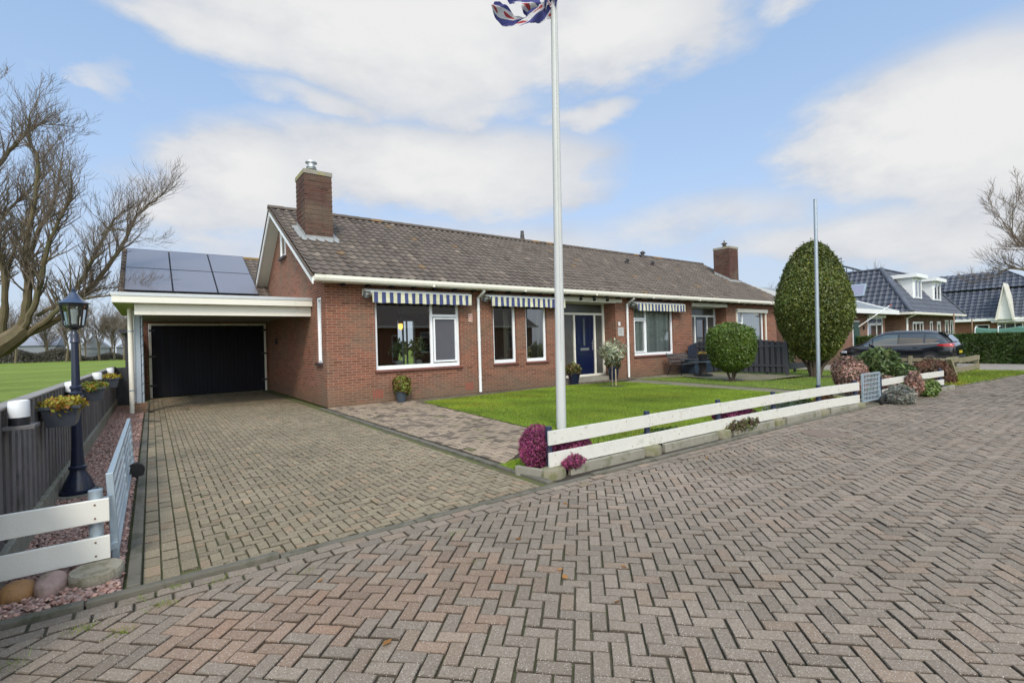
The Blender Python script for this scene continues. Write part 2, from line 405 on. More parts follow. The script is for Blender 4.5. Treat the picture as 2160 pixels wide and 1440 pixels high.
def pane(name, mat, ax, c, a0, a1, z0, z1, parent, th=.006):
    mb = MB()
    if ax == 'y': mb.add([(a0, c, z0), (a1, c, z0), (a1, c, z1), (a0, c, z1)], [(0, 1, 2, 3)])
    else: mb.add([(c, a0, z0), (c, a1, z0), (c, a1, z1), (c, a0, z1)], [(0, 1, 2, 3)])
    return mb.build(name, mat, parent)

# ------------------------------------------------------------------ bare tree
def grow(mb, p, d, length, r, depth, rn, spread=.55, up=.15, n=3, minr=.0035, droop=0, segs=4, sides=None):
    """one branch that carries side shoots"""
    pts = [V(p)]; q = V(p); dd = V(d).normalized()
    for i in range(segs):
        dd = (dd + V((rn.gauss(0, .13), rn.gauss(0, .13), rn.gauss(0, .1) + up * .25 - droop))).normalized()
        q = q + dd * length / segs; pts.append(q.copy())
    rr = [lerp(r, r * .45, i / segs) for i in range(segs + 1)]
    mb.tube(pts, rr, n=(sides or (7 if r > .04 else 5 if r > .015 else 3)), cap=False, c=(1, 1, 1))
    if depth <= 0: return
    for k in range(n):
        t = lerp(.25, 1.0, (k + rn.random()) / n); i = min(int(t * segs), segs - 1); b = pts[i].lerp(pts[i + 1], t * segs - i)
        ax = V((rn.gauss(0, 1), rn.gauss(0, 1), rn.gauss(0, .6))).normalized()
        nd = (dd + ax * spread * rn.uniform(.7, 1.5) + V((0, 0, up))).normalized()
        grow(mb, b, nd, length * rn.uniform(.5, .78), max(rr[i] * rn.uniform(.45, .65), minr), depth - 1, rn, spread, up, n, minr, droop, segs, sides)
# ------------------------------------------------------------------ world and light
SUN_EL, SUN_AZ = 44.0, -150.0      # azimuth from +Y towards +X: the sun stands behind the camera, to the left
w = bpy.data.worlds.new("World"); SC.world = w; w.use_nodes = True
t = w.node_tree; bg = t.nodes['Background']
sky = t.nodes.new('ShaderNodeTexSky'); sky.sky_type = 'NISHITA'; sky.sun_disc = False
sky.sun_elevation = math.radians(SUN_EL); sky.sun_rotation = math.radians(SUN_AZ); sky.air_density = 1.0; sky.dust_density = .6; sky.ozone_density = 1.6
tc = t.nodes.new('ShaderNodeTexCoord'); sp = t.nodes.new('ShaderNodeSeparateXYZ'); L(t, tc.outputs['Generated'], sp.inputs[0])
az = math_(t, 'MULTIPLY', math_(t, 'ARCTAN2', sp.outputs[0], sp.outputs[1]), 57.2958)
el = math_(t, 'MULTIPLY', math_(t, 'ARCSINE', sp.outputs[2]), 57.2958)
# cloud banks: azimuth, elevation, widths, weight (degrees)
BL = [(24, 35.5, 27, 8.5, 1.15), (7, 29.5, 11, 3.0, .8), (27, 20.0, 21, 4.6, 1.0), (9, 17.0, 9.0, 5.0, 1.0), (50, 32.0, 12, 5.0, 1.1), (79.5, 17.0, 11.0, 6.0, 1.25), (33, 26.5, 14, 2.4, .45),
      (46.9, 24.6, 7.1, 1.6, .6), (74, 31.5, 8, 1.8, .7), (60, 12.5, 14, 3.4, .5), (28, 11, 30, 4.0, .55), (75, 9.0, 22, 3.0, .6), (88, 31, 14, 2.6, .7), (-2, 23.6, 1.8, 3, .35), (15, 25.5, 10, 2.0, .5),
      (115, 30, 16, 9, .8), (-60, 35, 30, 9, .8), (-110, 20, 30, 8, .7), (150, 25, 25, 10, .8), (-150, 45, 30, 9, .8)]
n1 = N(t, 'ShaderNodeTexNoise', Scale=3.2, Detail=9, Roughness=.56); 
mp = t.nodes.new('ShaderNodeMapping'); mp.inputs['Scale'].default_value = (1, 1, 2.2); L(t, tc.outputs['Generated'], mp.inputs[0]); L(t, mp.outputs[0], n1.inputs['Vector'])
n2 = N(t, 'ShaderNodeTexNoise', Scale=8.5, Detail=7, Roughness=.6); L(t, mp.outputs[0], n2.inputs['Vector'])
dsp = math_(t, 'MULTIPLY', math_(t, 'SUBTRACT', n2.outputs['Fac'], .5), 5.)
azd = math_(t, 'ADD', az, math_(t, 'MULTIPLY', dsp, 2.0)); eld = math_(t, 'ADD', el, math_(t, 'MULTIPLY', math_(t, 'SUBTRACT', n1.outputs['Fac'], .5), 9.))
def blobsum(azs, els):
    acc = None
    for a, e, sa, se, wt in BL:
        qa = math_(t, 'POWER', math_(t, 'MULTIPLY', math_(t, 'SUBTRACT', azs, a), 1 / sa), 2)
        qe = math_(t, 'POWER', math_(t, 'MULTIPLY', math_(t, 'SUBTRACT', els, e), 1 / se), 2)
        g = math_(t, 'MULTIPLY', math_(t, 'EXPONENT', math_(t, 'MULTIPLY', math_(t, 'ADD', qa, qe), -1.)), wt)
        acc = g if acc is None else math_(t, 'MAXIMUM', acc, g)
    return acc
dens = math_(t, 'ADD', blobsum(azd, eld), math_(t, 'MULTIPLY', math_(t, 'SUBTRACT', n1.outputs['Fac'], .5), .75))
mask = ramp(t, dens, [(.19, 0.), (.33, .45), (.47, .93), (.75, 1.)])
# thinner and greyer below, bright towards the tops
lit = math_(t, 'ADD', math_(t, 'MULTIPLY', dens, .55), math_(t, 'MULTIPLY', n2.outputs['Fac'], .55))
cc = ramp(t, lit, [(.30, (3.6, 3.8, 4.25)), (.52, (4.55, 4.65, 4.85)), (.80, (5.4, 5.42, 5.4))])
hz = ramp(t, math_(t, 'MULTIPLY', el, 1 / 30.), [(.0, .92), (.25, .74), (.6, .34), (1., .12)])
scl = t.nodes.new('ShaderNodeVectorMath'); scl.operation = 'MULTIPLY'; scl.inputs[1].default_value = (1.15, 1.32, 1.5); L(t, sky.outputs[0], scl.inputs[0])
base = mixc(t, .55, scl.outputs[0], (2.6, 3.9, 5.6))
base = mixc(t, hz, base, (3.75, 4.2, 4.95))
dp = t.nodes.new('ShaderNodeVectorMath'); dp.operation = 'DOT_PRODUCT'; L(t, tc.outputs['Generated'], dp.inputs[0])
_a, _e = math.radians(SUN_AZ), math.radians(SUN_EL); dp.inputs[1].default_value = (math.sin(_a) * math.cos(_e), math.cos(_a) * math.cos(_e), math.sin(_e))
gp = math_(t, 'POWER', math_(t, 'MAXIMUM', dp.outputs['Value'], 0.), 2.0); gc = t.nodes.new('ShaderNodeCombineXYZ'); [L(t, math_(t, 'MULTIPLY_ADD', gp, k, c=1.), gc.inputs[i]) for i, k in enumerate((3.2, 2.55, 1.75))]   # warm boost added to the unseen sky around the sun, lifts ambient light
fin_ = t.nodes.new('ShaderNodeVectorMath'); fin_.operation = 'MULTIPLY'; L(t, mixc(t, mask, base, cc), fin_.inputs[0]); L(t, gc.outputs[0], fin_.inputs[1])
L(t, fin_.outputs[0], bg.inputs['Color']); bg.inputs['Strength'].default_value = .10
sd = bpy.data.lights.new('sun', 'SUN'); sd.energy = 1.4; sd.angle = math.radians(11); sd.color = (1, .93, .83)
so = bpy.data.objects.new('sun', sd); COL.objects.link(so)
a_, e_ = math.radians(SUN_AZ), math.radians(SUN_EL); dv = V((math.sin(a_) * math.cos(e_), math.cos(a_) * math.cos(e_), math.sin(e_)))
so.rotation_euler = dv.to_track_quat('Z', 'Y').to_euler()
vs_ = SC.view_settings; vs_.view_transform = 'Standard'; vs_.look = 'None'; vs_.gamma = 1; vs_.use_curve_mapping = False; vs_.exposure = EXPO
SC.cycles.max_bounces = 6; SC.cycles.transparent_max_bounces = 12

# ------------------------------------------------------------------ shared materials
white = M('white_paint', (.78, .79, .78), .35, .05, 3, stain=(.5, .5, .46), stainf=.66)
cream = M('cream_paint', (.72, .695, .61), .4, .06, 3, stain=(.5, .48, .36), stainf=.6)
pvc = M('white_frame_paint', (.80, .82, .84), .25, .03, 2)
greypaint = M('grey_steel', (.36, .41, .46), .45, .15, 12, metal=.5)
galv = M('galvanised_steel', (.42, .50, .56), .45, .2, 25, metal=.55)
navy = M('navy_paint', (.010, .015, .038), .3, .15, 6, coat=.2)
black = M('black_paint', (.012, .013, .016), .4, .2, 10)
anthr = M('anthracite_wood', (.028, .030, .036), .55, .3, 14, bmp=.2)
rubber = M('rubber', (.012, .012, .012), .8, .2, 20)
conc = M('concrete', (.25, .235, .19), .9, .3, 5, bmp=.5, bscale=90, stain=(.10, .11, .045), stainf=.52, stscale=6)
kerbm = M('kerb_concrete', (.13, .118, .092), .9, .35, 7, bmp=.6, bscale=120, stain=(.05, .055, .03), stainf=.5, stscale=5)
soil = M('soil', (.035, .026, .018), .95, .5, 14, bmp=1., bscale=30)
brick = brick_mat('red_brick', (.285, .104, .060), (.150, .060, .040), (.33, .25, .19))
brick_dark = brick_mat('dark_brick', (.125, .052, .038), (.075, .036, .03), (.10, .075, .06))
brick_brown = brick_mat('brown_brick', (.24, .115, .075), (.19, .09, .065), (.25, .19, .15))
glass = glass_mat('window_glass', refl=1.25, base=.17)
glass_dull = M('frosted_glass', (.075, .075, .07), .18, .4, 4, spec=.6)
dark_in = M('dark_interior', (.05, .045, .04), .9, .2, 2)

# ------------------------------------------------------------------ ground
STREET = [(-8, 3.62), (3.2, 3.5), (8.3, 3.4), (10.6, 3.28), (15.5, 3.12), (24, 2.87), (60, 2.3)]
grass_far = leaf_mat  # placeholder replaced below
mt, t, b = nt('meadow'); p = pos(t)
g1 = noise(t, .35, 6, p, .6); g2 = noise(t, 7, 5, p, .7)
mpn = t.nodes.new('ShaderNodeMapping'); mpn.inputs['Scale'].default_value = (.02, .22, 1); mpn.inputs['Rotation'].default_value = (0, 0, -.18); L(t, p, mpn.inputs[0])
g3 = noise(t, 1.0, 5, mpn.outputs[0], .6)
c = ramp(t, g1, [(.25, (.11, .16, .028)), (.55, (.16, .215, .042)), (.8, (.21, .25, .065))])
c = mixc(t, .7, c, mixc(t, 1.0, c, ramp(t, g2, [(.25, .5), (.75, 1.5)]), 'MULTIPLY'))
c = mixc(t, .8, c, mixc(t, 1.0, c, ramp(t, g3, [(.3, .65), (.7, 1.35)]), 'MULTIPLY'))
L(t, c, b.inputs['Base Color']); b.inputs['Roughness'].default_value = .9; b.inputs['Specular IOR Level'].default_value = .1
bump(t, b, g2, 1., .06)
meadow = mt
mb = MB(); xs = [-600, -200, -60, -20, -5, 5, 14, 17, 20, 23, 26, 40, 80, 250, 700]; ys = [-300, -60, -10, 2.5, 10, 20, 60, 200, 900]
ver = [(x, y, gz(x) - .045) for y in ys for x in xs]; nx = len(xs)
mb.add(ver, [(j * nx + i, j * nx + i + 1, (j + 1) * nx + i + 1, (j + 1) * nx + i) for j in range(len(ys) - 1) for i in range(nx - 1)])
tag(mb.build('ground', meadow), 'flat green meadow stretching to the horizon behind the wooden fence', 'meadow', kind='structure')

# street: joint bed and herringbone bricks
bed = M('paving_joint_bed', (.085, .075, .045), .95, .4, 12, bmp=.6, stain=(.055, .075, .015), stainf=.5, stscale=2.5)
bed_moss = M('mossy_joint_bed', (.085, .078, .036), .95, .4, 12, bmp=.6, stain=(.085, .10, .022), stainf=.42, stscale=2.5)
mb = MB(); xs = list(np.arange(-8, 60.1, 1.0)); rows = []
for x in xs: rows.append([(x, y, gz(x) - .016) for y in (-9, polyy(STREET, x))])
mb.add([q for r in rows for q in r], [(2 * i, 2 * i + 2, 2 * i + 3, 2 * i + 1) for i in range(len(xs) - 1)])
street_m = paver_mat('street_brick', (.218, .177, .137), mossf=.68)
tag(mb.build('street', bed), 'mossy joint bed beneath the herringbone street bricks', 'street', kind='structure')
def stint(x, y):
    g = random.gauss(1, .075); q = random.random()
    c = [g, g, g]
    if q < .10: c = [g * 1.06, g * .98, g * .93]
    elif q < .2: c = [g * .9, g * .91, g * .92]
    d = math.hypot(x - 1.3, y - 2.55) + random.gauss(0, .18)   # a patch of newer, redder bricks
    d2 = math.hypot((x - .45) * .55, y - 2.75) + random.gauss(0, .12)
    if d < .40 or d2 < .34: c = [c[0] * 1.08, c[1] * .93, c[2] * .86]
    return tuple(c)
mb = MB(); zst = lambda x, y: gz(x)
SC_OFF = .20
cl = []
for (a, b2) in zip(STREET[:-1], STREET[1:]): pass
def st_clip(x0, x1):  # boundary strip pieces between polyline vertices
    return [((x1, polyy(STREET, x1) - SC_OFF), (x0, polyy(STREET, x0) - SC_OFF))]
segs_ = [(-3.0, 3.2), (3.2, 8.3), (8.3, 10.6), (10.6, 15.5), (15.5, 24), (24, 36)]
for (xa, xb) in segs_:
    ymin = -1.2 if xa < 8 else -6
    herringbone(mb, (xa, xb, ymin, 3.6), st_clip(xa, xb) + [((xa, 9), (xa, -9)), ((xb, -9), (xb, 9))], zst, .081, .0082, math.radians(-45), stint, org=(0, 0), near=11)
# border course laid along the kerb
for k in range(2):
    x = -3.0 + k * .08
    while x < 36:
        l = .176; y1 = polyy(STREET, x) - .096 * k - .006; y2 = polyy(STREET, x + l) - .096 * k - .006
        q = [(x + .005, y1 - .09), (x + l - .005, y2 - .09), (x + l - .005, y2 - .004), (x + .005, y1 - .004)]
        put_paver(mb, q, zst, stint(x, y1), flat=x > 11); x += l
tag(mb.build('street_paving', street_m), 'weathered grey brown street bricks laid in herringbone', 'street paving', kind='structure')

# driveway
drive_m = paver_mat('driveway_brick', (.225, .187, .132), moss=(.14, .14, .04), mossf=.62)
mb = MB(); mb.add([(-.17, 3.5, -.014), (3.2, 3.5, -.014), (3.2, 18.7, -.014), (-.17, 18.7, -.014)], [(0, 1, 2, 3)])
tag(mb.build('driveway_bed', bed_moss), 'mossy joint bed of the driveway', 'driveway', kind='structure')
def dtint(x, y):
    g = random.gauss(1, .09); c = [g, g * .99, g * .93]
    if random.random() < .12: c = [g * 1.18, g * 1.05, g * .95]
    return tuple(c)
mb = MB()
zfl = lambda x, y: 0.0
herringbone(mb, (.18, 3.0, 3.6, 18.55), [((.226, 18.6), (.226, 3.5)), ((2.98, 3.5), (2.98, 18.6)), ((9, 18.5), (-9, 18.5)), ((-9, 3.60), (9, 3.60))], zfl, .071, .0075, 0, dtint, near=14)
for k in range(3):   # soldier rows along the left kerb
    y = 3.6 + .07 * k
    while y < 18.4: put_paver(mb, [(-.07 + k * .098, y + .006), (.02 + k * .098, y + .006), (.02 + k * .098, y + .166), (-.07 + k * .098, y + .166)], zfl, dtint(0, y), flat=y > 12); y += .172
tag(mb.build('driveway', drive_m), 'mossy yellow grey brick driveway leading to the garage', 'driveway', kind='structure')

# path beside the lawn
path_m = paver_mat('path_brick', (.29, .235, .178), mossf=.56)
LAWN = [(4.22, 4.35), (12.0, 4.0), (12.45, 10.6), (10.5, 11.15), (7.0, 10.95), (5.3, 10.87), (4.88, 5.99), (4.0, 5.0)]
LAWN2 = [(12.75, 3.95), (17.6, 3.8), (23.5, 4.6), (24.3, 4.7), (24.3, 11.9), (18.05, 11.9), (18.05, 7.3), (17.6, 7.3), (15.3, 7.55), (14.8, 8.2), (15.3, 9.9), (15.5, 10.6), (14.1, 10.9), (13.6, 10.9)]
GRASSBIT = [(3.12, 4.12), (3.45, 4.12), (4.0, 4.35), (4.3, 4.7), (4.0, 5.0), (3.6, 4.62), (3.12, 4.5)]
mb = MB(); strips(mb, [(3.1, 3.62), (3.1, 11.7), (24, 11.7), (24, 3.62)][::-1], 0, -.02)
tag(mb.build('garden_ground', soil), 'dark soil of the front garden', 'soil', kind='structure')
mb = MB()
def ptint(x, y):
    g = random.gauss(1, .07); q = random.random()
    return (g * .50, g * .47, g * .46) if q < .24 else (g * 1.05, g, g * .95)
herringbone(mb, (3.1, 5.6, 4.2, 11.7), [((3.24, 11.6), (3.24, 4.5)), ((3.24, 4.55), (4.2, 5.25)), ((4.86, 5.9), (5.30, 10.95)), ((9, 11.62), (-9, 11.62))], lambda x, y: -.002, .1, .008, 0, ptint)
herringbone(mb, (5.2, 18, 10.8, 11.75), [((5.35, 11.9), (5.35, 10.9)), ((5.3, 10.90), (7.0, 10.98)), ((17.9, 10), (17.9, 12)), ((18, 11.62), (-9, 11.62))], lambda x, y: -.004, .1, .008, 0, lambda x, y: (.46, .44, .40))
herringbone(mb, (10.8, 11.95, 3.5, 4.2), [((10.75, 4.2), (10.75, 3.4)), ((11.6, 3.4), (11.6, 4.2)), ((-9, 3.5), (20, 3.3))], lambda x, y: -.004, .1, .008, 0, lambda x, y: (.8, .78, .6))
tag(mb.build('garden_path', path_m), 'light brick path with scattered dark bricks beside the lawn', 'path', kind='structure')
mossy = M('mossy_paving', (.17, .15, .10), .9, .35, 9, bmp=.5, stain=(.08, .10, .03), stainf=.5, stscale=2)
mb = MB(); mb.add([(12.3, 10.7, -.006), (13.75, 11.0, -.006), (12.9, 3.7, -.006), (11.75, 3.7, -.006)], [(3, 2, 1, 0)])
mb.add([(13.7, 10.8, -.005), (15.6, 10.5, -.005), (14.7, 8.1, -.005), (15.4, 7.5, -.005), (18.0, 7.4, -.005), (18.0, 11.6, -.005), (13.7, 11.6, -.005)], [tuple(range(7))])
tag(mb.build('patio', mossy), 'mossy tiled walk and patio between the two lawns', 'patio', kind='structure')

# kerbs
mb = MB()
x = -1.3
while x < 22:   # kerb between street and plots
    l = .98; y0, y1 = polyy(STREET, x), polyy(STREET, x + l)
    z = gz(x) + (.022 if x > 3.1 else .008) + random.uniform(-.004, .004)
    if x < -.2: z += .02
    mb.prism([(x + .004, y0), (x + l - .004, y1), (x + l - .004, y1 + .065), (x + .004, y0 + .065)], -.3, z); x += l
tag(mb.build('street_kerb', kerbm, bevel=.008), 'worn dark concrete kerb along the street edge', 'kerb', kind='structure')
mb = MB(); y = 3.6
while y < 16.4: mb.box(-.145, -.078, y + .003, y + .997, -.2, .035 + random.uniform(-.004, .004)); y += 1.0
tag(mb.build('gravel_kerb', kerbm, bevel=.008), 'mossy concrete kerb between driveway and gravel strip', 'kerb', kind='structure')
mb = MB(); y = 3.62
while y < 11.5: mb.box(3.08, 3.16, y + .003, min(y + .997, 11.6), -.2, .012 + random.uniform(-.003, .003)); y += 1.0
tag(mb.build('path_kerb', kerbm, bevel=.008), 'narrow concrete kerb between driveway and garden path', 'kerb', kind='structure')

# lawns
lawn_m = leaf_mat('grass_blade', (.205, .29, .026), .6, trans=.3)
lawn_base = M('lawn_ground', (.085, .13, .012), .95, .45, 5, bmp=1., bscale=60)
for poly, nm, lb in ((LAWN, 'lawn', 'short bright green lawn in front of the three narrow windows'), (LAWN2, 'side_lawn', 'green lawn around the topiary bushes'), (GRASSBIT, 'grass_corner', 'small wedge of grass at the end of the brick path')):
    mb = MB(); strips(mb, poly, 0, .004)
    tag(mb.build(nm, lawn_base), lb, 'lawn', kind='structure')
def lawnz(P): return np.column_stack([P, [gz(x) for x in P[:, 0]]])
P = lawnz(np.vstack([scatter(LAWN, 330000, 1), scatter(LAWN2, 70000, 2), scatter(GRASSBIT, 16000, 3)]))
dd = np.hypot(P[:, 0], P[:, 1]); 
tag(blades('grass', lawn_m, P, .032, .0075, seed=3, base=(1, 1, 1)), 'short grass blades of the front lawns', 'grass', kind='stuff')
# daisies / fallen petals are too small; a few leaves on the lawn
verge = [(16.1, 3.12), (20, 2.98), (25.5, 2.85), (25.2, 4.4), (20.5, 4.6), (16.1, 3.9)]
mb = MB(); mb.prism(verge, -.4, lambda x, y: gz(x) + .01); tag(mb.build('grass_verge', lawn_base), 'rough grass verge below the leaning wooden fence', 'grass verge', kind='structure')
P = lawnz(scatter(verge, 26000, 5)); Pf = scatter([(-6, 6), (-.95, 6), (-.95, 20), (-9, 20)], 60000, 8)
tag(blades('long_grass', lawn_m, np.vstack([P]), .10, .014, seed=5, base=(.95, .9, 1)), 'long tufts of grass on the roadside verge', 'grass', kind='stuff')
tag(blades('meadow_grass', lawn_m, np.column_stack([Pf, np.full(len(Pf), -.045)]), .09, .016, seed=6, base=(.9, .8, 1.1)), 'meadow grass behind the wooden fence', 'grass', kind='stuff')
# grass tufts in the street joints near the kerb
tp = []
for x, y, n in [(-.3, 3.28, 60), (-.15, 3.12, 40), (.02, 3.3, 70), (-.55, 3.1, 50), (.75, 3.2, 30), (-.5, 2.55, 80), (-.35, 2.5, 40), (-.25, 2.6, 30), (1.75, 3.1, 26), (-.05, 3.47, 50), (.1, 3.5, 40), (1.6, 2.62, 14), (.3, 3.42, 30), (3.3, 3.35, 20)]:
    tp.append(np.random.default_rng(int(abs(x * 100))).normal((x, y), (.035, .02), (n, 2)))
tp = np.vstack(tp); tag(blades('joint_grass', lawn_m, np.column_stack([tp, np.full(len(tp), -.006)]), .03, .004, seed=9, lean=.8), 'tufts of grass growing between the street bricks', 'grass', kind='stuff')

# gravel strip
gbase = M('gravel_base', (.20, .13, .11), .95, .4, 30, bmp=1., bscale=80)
mb = MB(); mb.add([(-.78, 3.55, .01), (-.165, 3.55, .01), (-.165, 16.5, .01), (-.78, 16.5, .01)], [(0, 1, 2, 3)])
mb.add([(-3.2, 3.66, .008), (-.78, 3.66, .008), (-.78, 4.5, .008), (-3.2, 4.5, .008)], [(0, 1, 2, 3)])
tag(mb.build('gravel_bed', gbase), 'strip of pink gravel along the wooden fence', 'gravel bed', kind='structure')
gm = M('pink_gravel', (.35, .24, .20), .8, .2, 40, attr=True)
ico_v = []; ph = (1 + 5 ** .5) / 2
for a in (-1, 1):
    for b3 in (-ph, ph): ico_v += [(0, a, b3), (a, b3, 0), (b3, 0, a)]
ico = np.array(ico_v, float); ico /= np.linalg.norm(ico, axis=1)[:, None]
from itertools import combinations
E_ = 1.06; icof = [f for f in combinations(range(12), 3) if all(np.linalg.norm(ico[a] - ico[b3]) < E_ for a, b3 in combinations(f, 2))]
icof = [f if np.dot(np.cross(ico[f[1]] - ico[f[0]], ico[f[2]] - ico[f[0]]), ico[f[0]]) > 0 else (f[0], f[2], f[1]) for f in icof]
def pebbles(name, P, size, mat, pal, label, seed):
    r = np.random.default_rng(seed); n = len(P)
    sc = size * r.uniform(.6, 1.3, (n, 1, 1)) * np.stack([r.uniform(.8, 1.3, n), r.uniform(.7, 1.1, n), r.uniform(.45, .8, n)], 1)[:, None, :]
    v = ico[None] * (1 + r.normal(size=(n, 12, 1)) * .16) * sc; a = r.uniform(0, 2 * PI, n)
    ca, sa = np.cos(a)[:, None], np.sin(a)[:, None]; x = v[:, :, 0] * ca - v[:, :, 1] * sa; y = v[:, :, 0] * sa + v[:, :, 1] * ca
    tl = r.normal(size=(n, 1)) * .5; z = v[:, :, 2] * np.cos(tl) + x * np.sin(tl) * .5
    v = np.stack([x, y, z], 2) + P[:, None, :]
    f = (np.array(icof)[None] + (np.arange(n) * 12)[:, None, None]).reshape(-1, 3)
    pal = np.array(pal); tint = pal[r.integers(0, len(pal), n)] * r.uniform(.7, 1.3, (n, 1))
    return tag(npmesh(name, v.reshape(-1, 3), f, mat, np.repeat(tint, 20, 0)), label, 'gravel', kind='stuff')
r_ = np.random.default_rng(4)
A = r_.uniform((-.76, 3.6), (-.175, 8), (7800, 2)); B = r_.uniform((-.76, 8), (-.175, 16.4), (6000, 2)); C2 = r_.uniform((-2.2, 3.68), (-.76, 4.4), (3500, 2)); A = np.vstack([A, C2])
pal = [(1, 1, 1), (1.15, .95, .9), (.85, .8, .85), (1.3, 1.25, 1.2), (.8, .6, .55), (1.1, 1.05, 1.1)]
pebbles('gravel', np.column_stack([np.vstack([A, B]), .018 + r_.uniform(0, .012, len(A) + len(B))]), .0145, gm, pal, 'pink crushed gravel between fence and driveway kerb', 3)
# loose pebbles on the street by the kerb
# ================================================================== the brick bungalow
YF, XW, XE = 11.62, 3.26, 25.3
house = thing('brick_bungalow', (3.26, 11.62, 0), 'long red brick bungalow with grey tiled roof and two chimneys behind the lawn', 'house')
EA = (11.25, 3.03); RG = (15.86, 5.60); sl = math.atan2(RG[1] - EA[1], RG[0] - EA[0])
def roof_z(y): return EA[1] + (y - EA[0]) * math.tan(sl) if y <= RG[0] else RG[1] - (y - RG[0]) * .735
W1 = (4.45, 6.87, .80, 2.62); W2 = (7.99, 8.83, .80, 2.62); W3 = (9.2, 10.04, .80, 2.62); W4 = (14.27, 16.69, .78, 2.62); W5 = (21.46, 24.05, .78, 2.62)
D1 = (10.8, 13.28, 0, 2.78); D2 = (17.97, 20.63, 0, 2.78)
mb = MB()
wall_holes(mb, 'y', YF, XW, XE, 0, 2.98, [W1, W2, W3, W4, W5, D1, D2], .30, 1)
wall_holes(mb, 'x', XW, YF + .30, 19.3, 0, 2.98, [(11.94, 12.36, 1.03, 2.62)], .28, 1)
mb.box(XE - .28, XE, YF + .3, 19.3, 0, 2.98)
wall_holes(mb, 'y', 19.3, XW + .28, XE - .28, 0, 2.98, [(7.95, 9.05, .1, 2.5), (15, 17, .8, 2.2)], .28, -1)
for xa in (XW, XE - .28):   # gable triangles
    pts = [(xa, YF, 2.98), (xa, 19.3, 2.98), (xa, 19.3, 3.02), (xa, RG[0], RG[1] - .16), (xa, YF, 3.06)]
    mb.extr(pts, (.28, 0, 0))
# porch jambs
for (a, b) in ((D1[0], D1[1]), (D2[0], D2[1])):
    mb.box(a - .22, a, YF + .3, 12.5, 0, 2.78); mb.box(b, b + .22, YF + .3, 12.5, 0, 2.78)
mb.build('wall', brick, house)
# interior: floors, partition walls and ceiling seen through the panes
mb = MB(); mb.box(XW + .29, XE - .29, YF + .32, 19.0, .02, .06); mb.box(XW + .29, XE - .29, YF + .32, 19.0, 2.72, 2.78)
for xx in (10.45, 13.6, 17.6, 21.0): mb.box(xx, xx + .1, YF + .32, 19.0, .06, 2.72)
mb.box(13.7, 17.6, 15.8, 15.9, .06, 2.72); mb.box(21.1, 25, 15.8, 15.9, .06, 2.72)
mb.build('interior', M('interior_plaster', (.45, .40, .33), .9, .1, 2), house)
MB().box(4.9, 5.6, 14.6, 14.7, .06, 2.7).build('partition', M('orange_wall', (.42, .13, .03), .9, .1, 2), house)
MB().box(6.5, 7.2, 16.6, 16.7, .06, 2.7).build('partition', M('orange_wall2', (.36, .12, .04), .9, .1, 2), house)
rw = MB(); frame(rw, 'y', 19.02, 7.95, 9.05, .1, 2.5, .07, .06); rw.box(8.45, 8.52, 19.02, 19.08, .17, 2.43); rw.box(8.63, 8.69, 19.02, 19.08, .17, 2.43); rw.build('rear_window', pvc, house)

# roof tiles
tile_m = M('roof_tile', (.112, .088, .070), .75, .2, 4, bmp=.5, bscale=50, attr=True, stain=(.085, .085, .045), stainf=.66, stscale=3)
def ttint(k, r):
    g = random.gauss(1, .085); q = random.random(); c = (g, g, g)
    if q < .007: c = (g * 1.4, g * 1.15, g * .75)        # orange lichen
    elif q < .035: c = (g * 1.45, g * 1.48, g * 1.45)      # pale lichen
    elif q < .14: c = (g * .75, g * .72, g * .7)
    if k <= 9 and random.random() < .25: c = (g * 1.25, g * 1.2, g * .75)
    return c
VX0, VX1 = 2.9, 25.65
sl_len = math.hypot(RG[0] - EA[0], RG[1] - EA[1])
mb = MB(); tiles(mb, (0, EA[0], EA[1]), (1, 0, 0), (0, math.cos(sl), math.sin(sl)), lambda v: VX0, lambda v: VX1, sl_len, tintf=ttint)
rl = 3.5 * math.sqrt(1 + .735 ** 2); ax_ = math.atan(.735)
tiles(mb, (0, RG[0] + 3.5, RG[1] - 3.5 * .735), (1, 0, 0), (0, -math.cos(ax_), math.sin(ax_)), lambda v: VX0, lambda v: VX1, rl, tintf=ttint, sub=4)
# verge closing tiles
roof = mb.build('roof', tile_m, house)
mb = MB()
und = [(VX0 + .03, EA[0] + .08, EA[1] - .03), (VX0 + .03, RG[0], RG[1] - .07), (VX0 + .03, RG[0] + 3.45, RG[1] - 3.45 * .735 - .05), (VX0 + .03, RG[0] + 3.45, RG[1] - 3.45 * .735 - .15), (VX0 + .03, RG[0], RG[1] - .16), (VX0 + .03, EA[0] + .14, EA[1] - .10)]
mb.extr(und, (VX1 - VX0 - .06, 0, 0)); mb.build('soffit', M('soffit_board', (.42, .39, .32), .6, .1, 3), house)
def vt(k, r): return ttint(5, 0)
mb = MB(); ridge(mb, (VX0 - .02, RG[0], RG[1] + .03), (VX1 + .02, RG[0], RG[1] + .03), r=.10, tintf=lambda i, j: (random.gauss(.8, .1),) * 3 if random.random() > .12 else (1.6, 1.2, .6)); mb.build('ridge_tile', tile_m, roof)
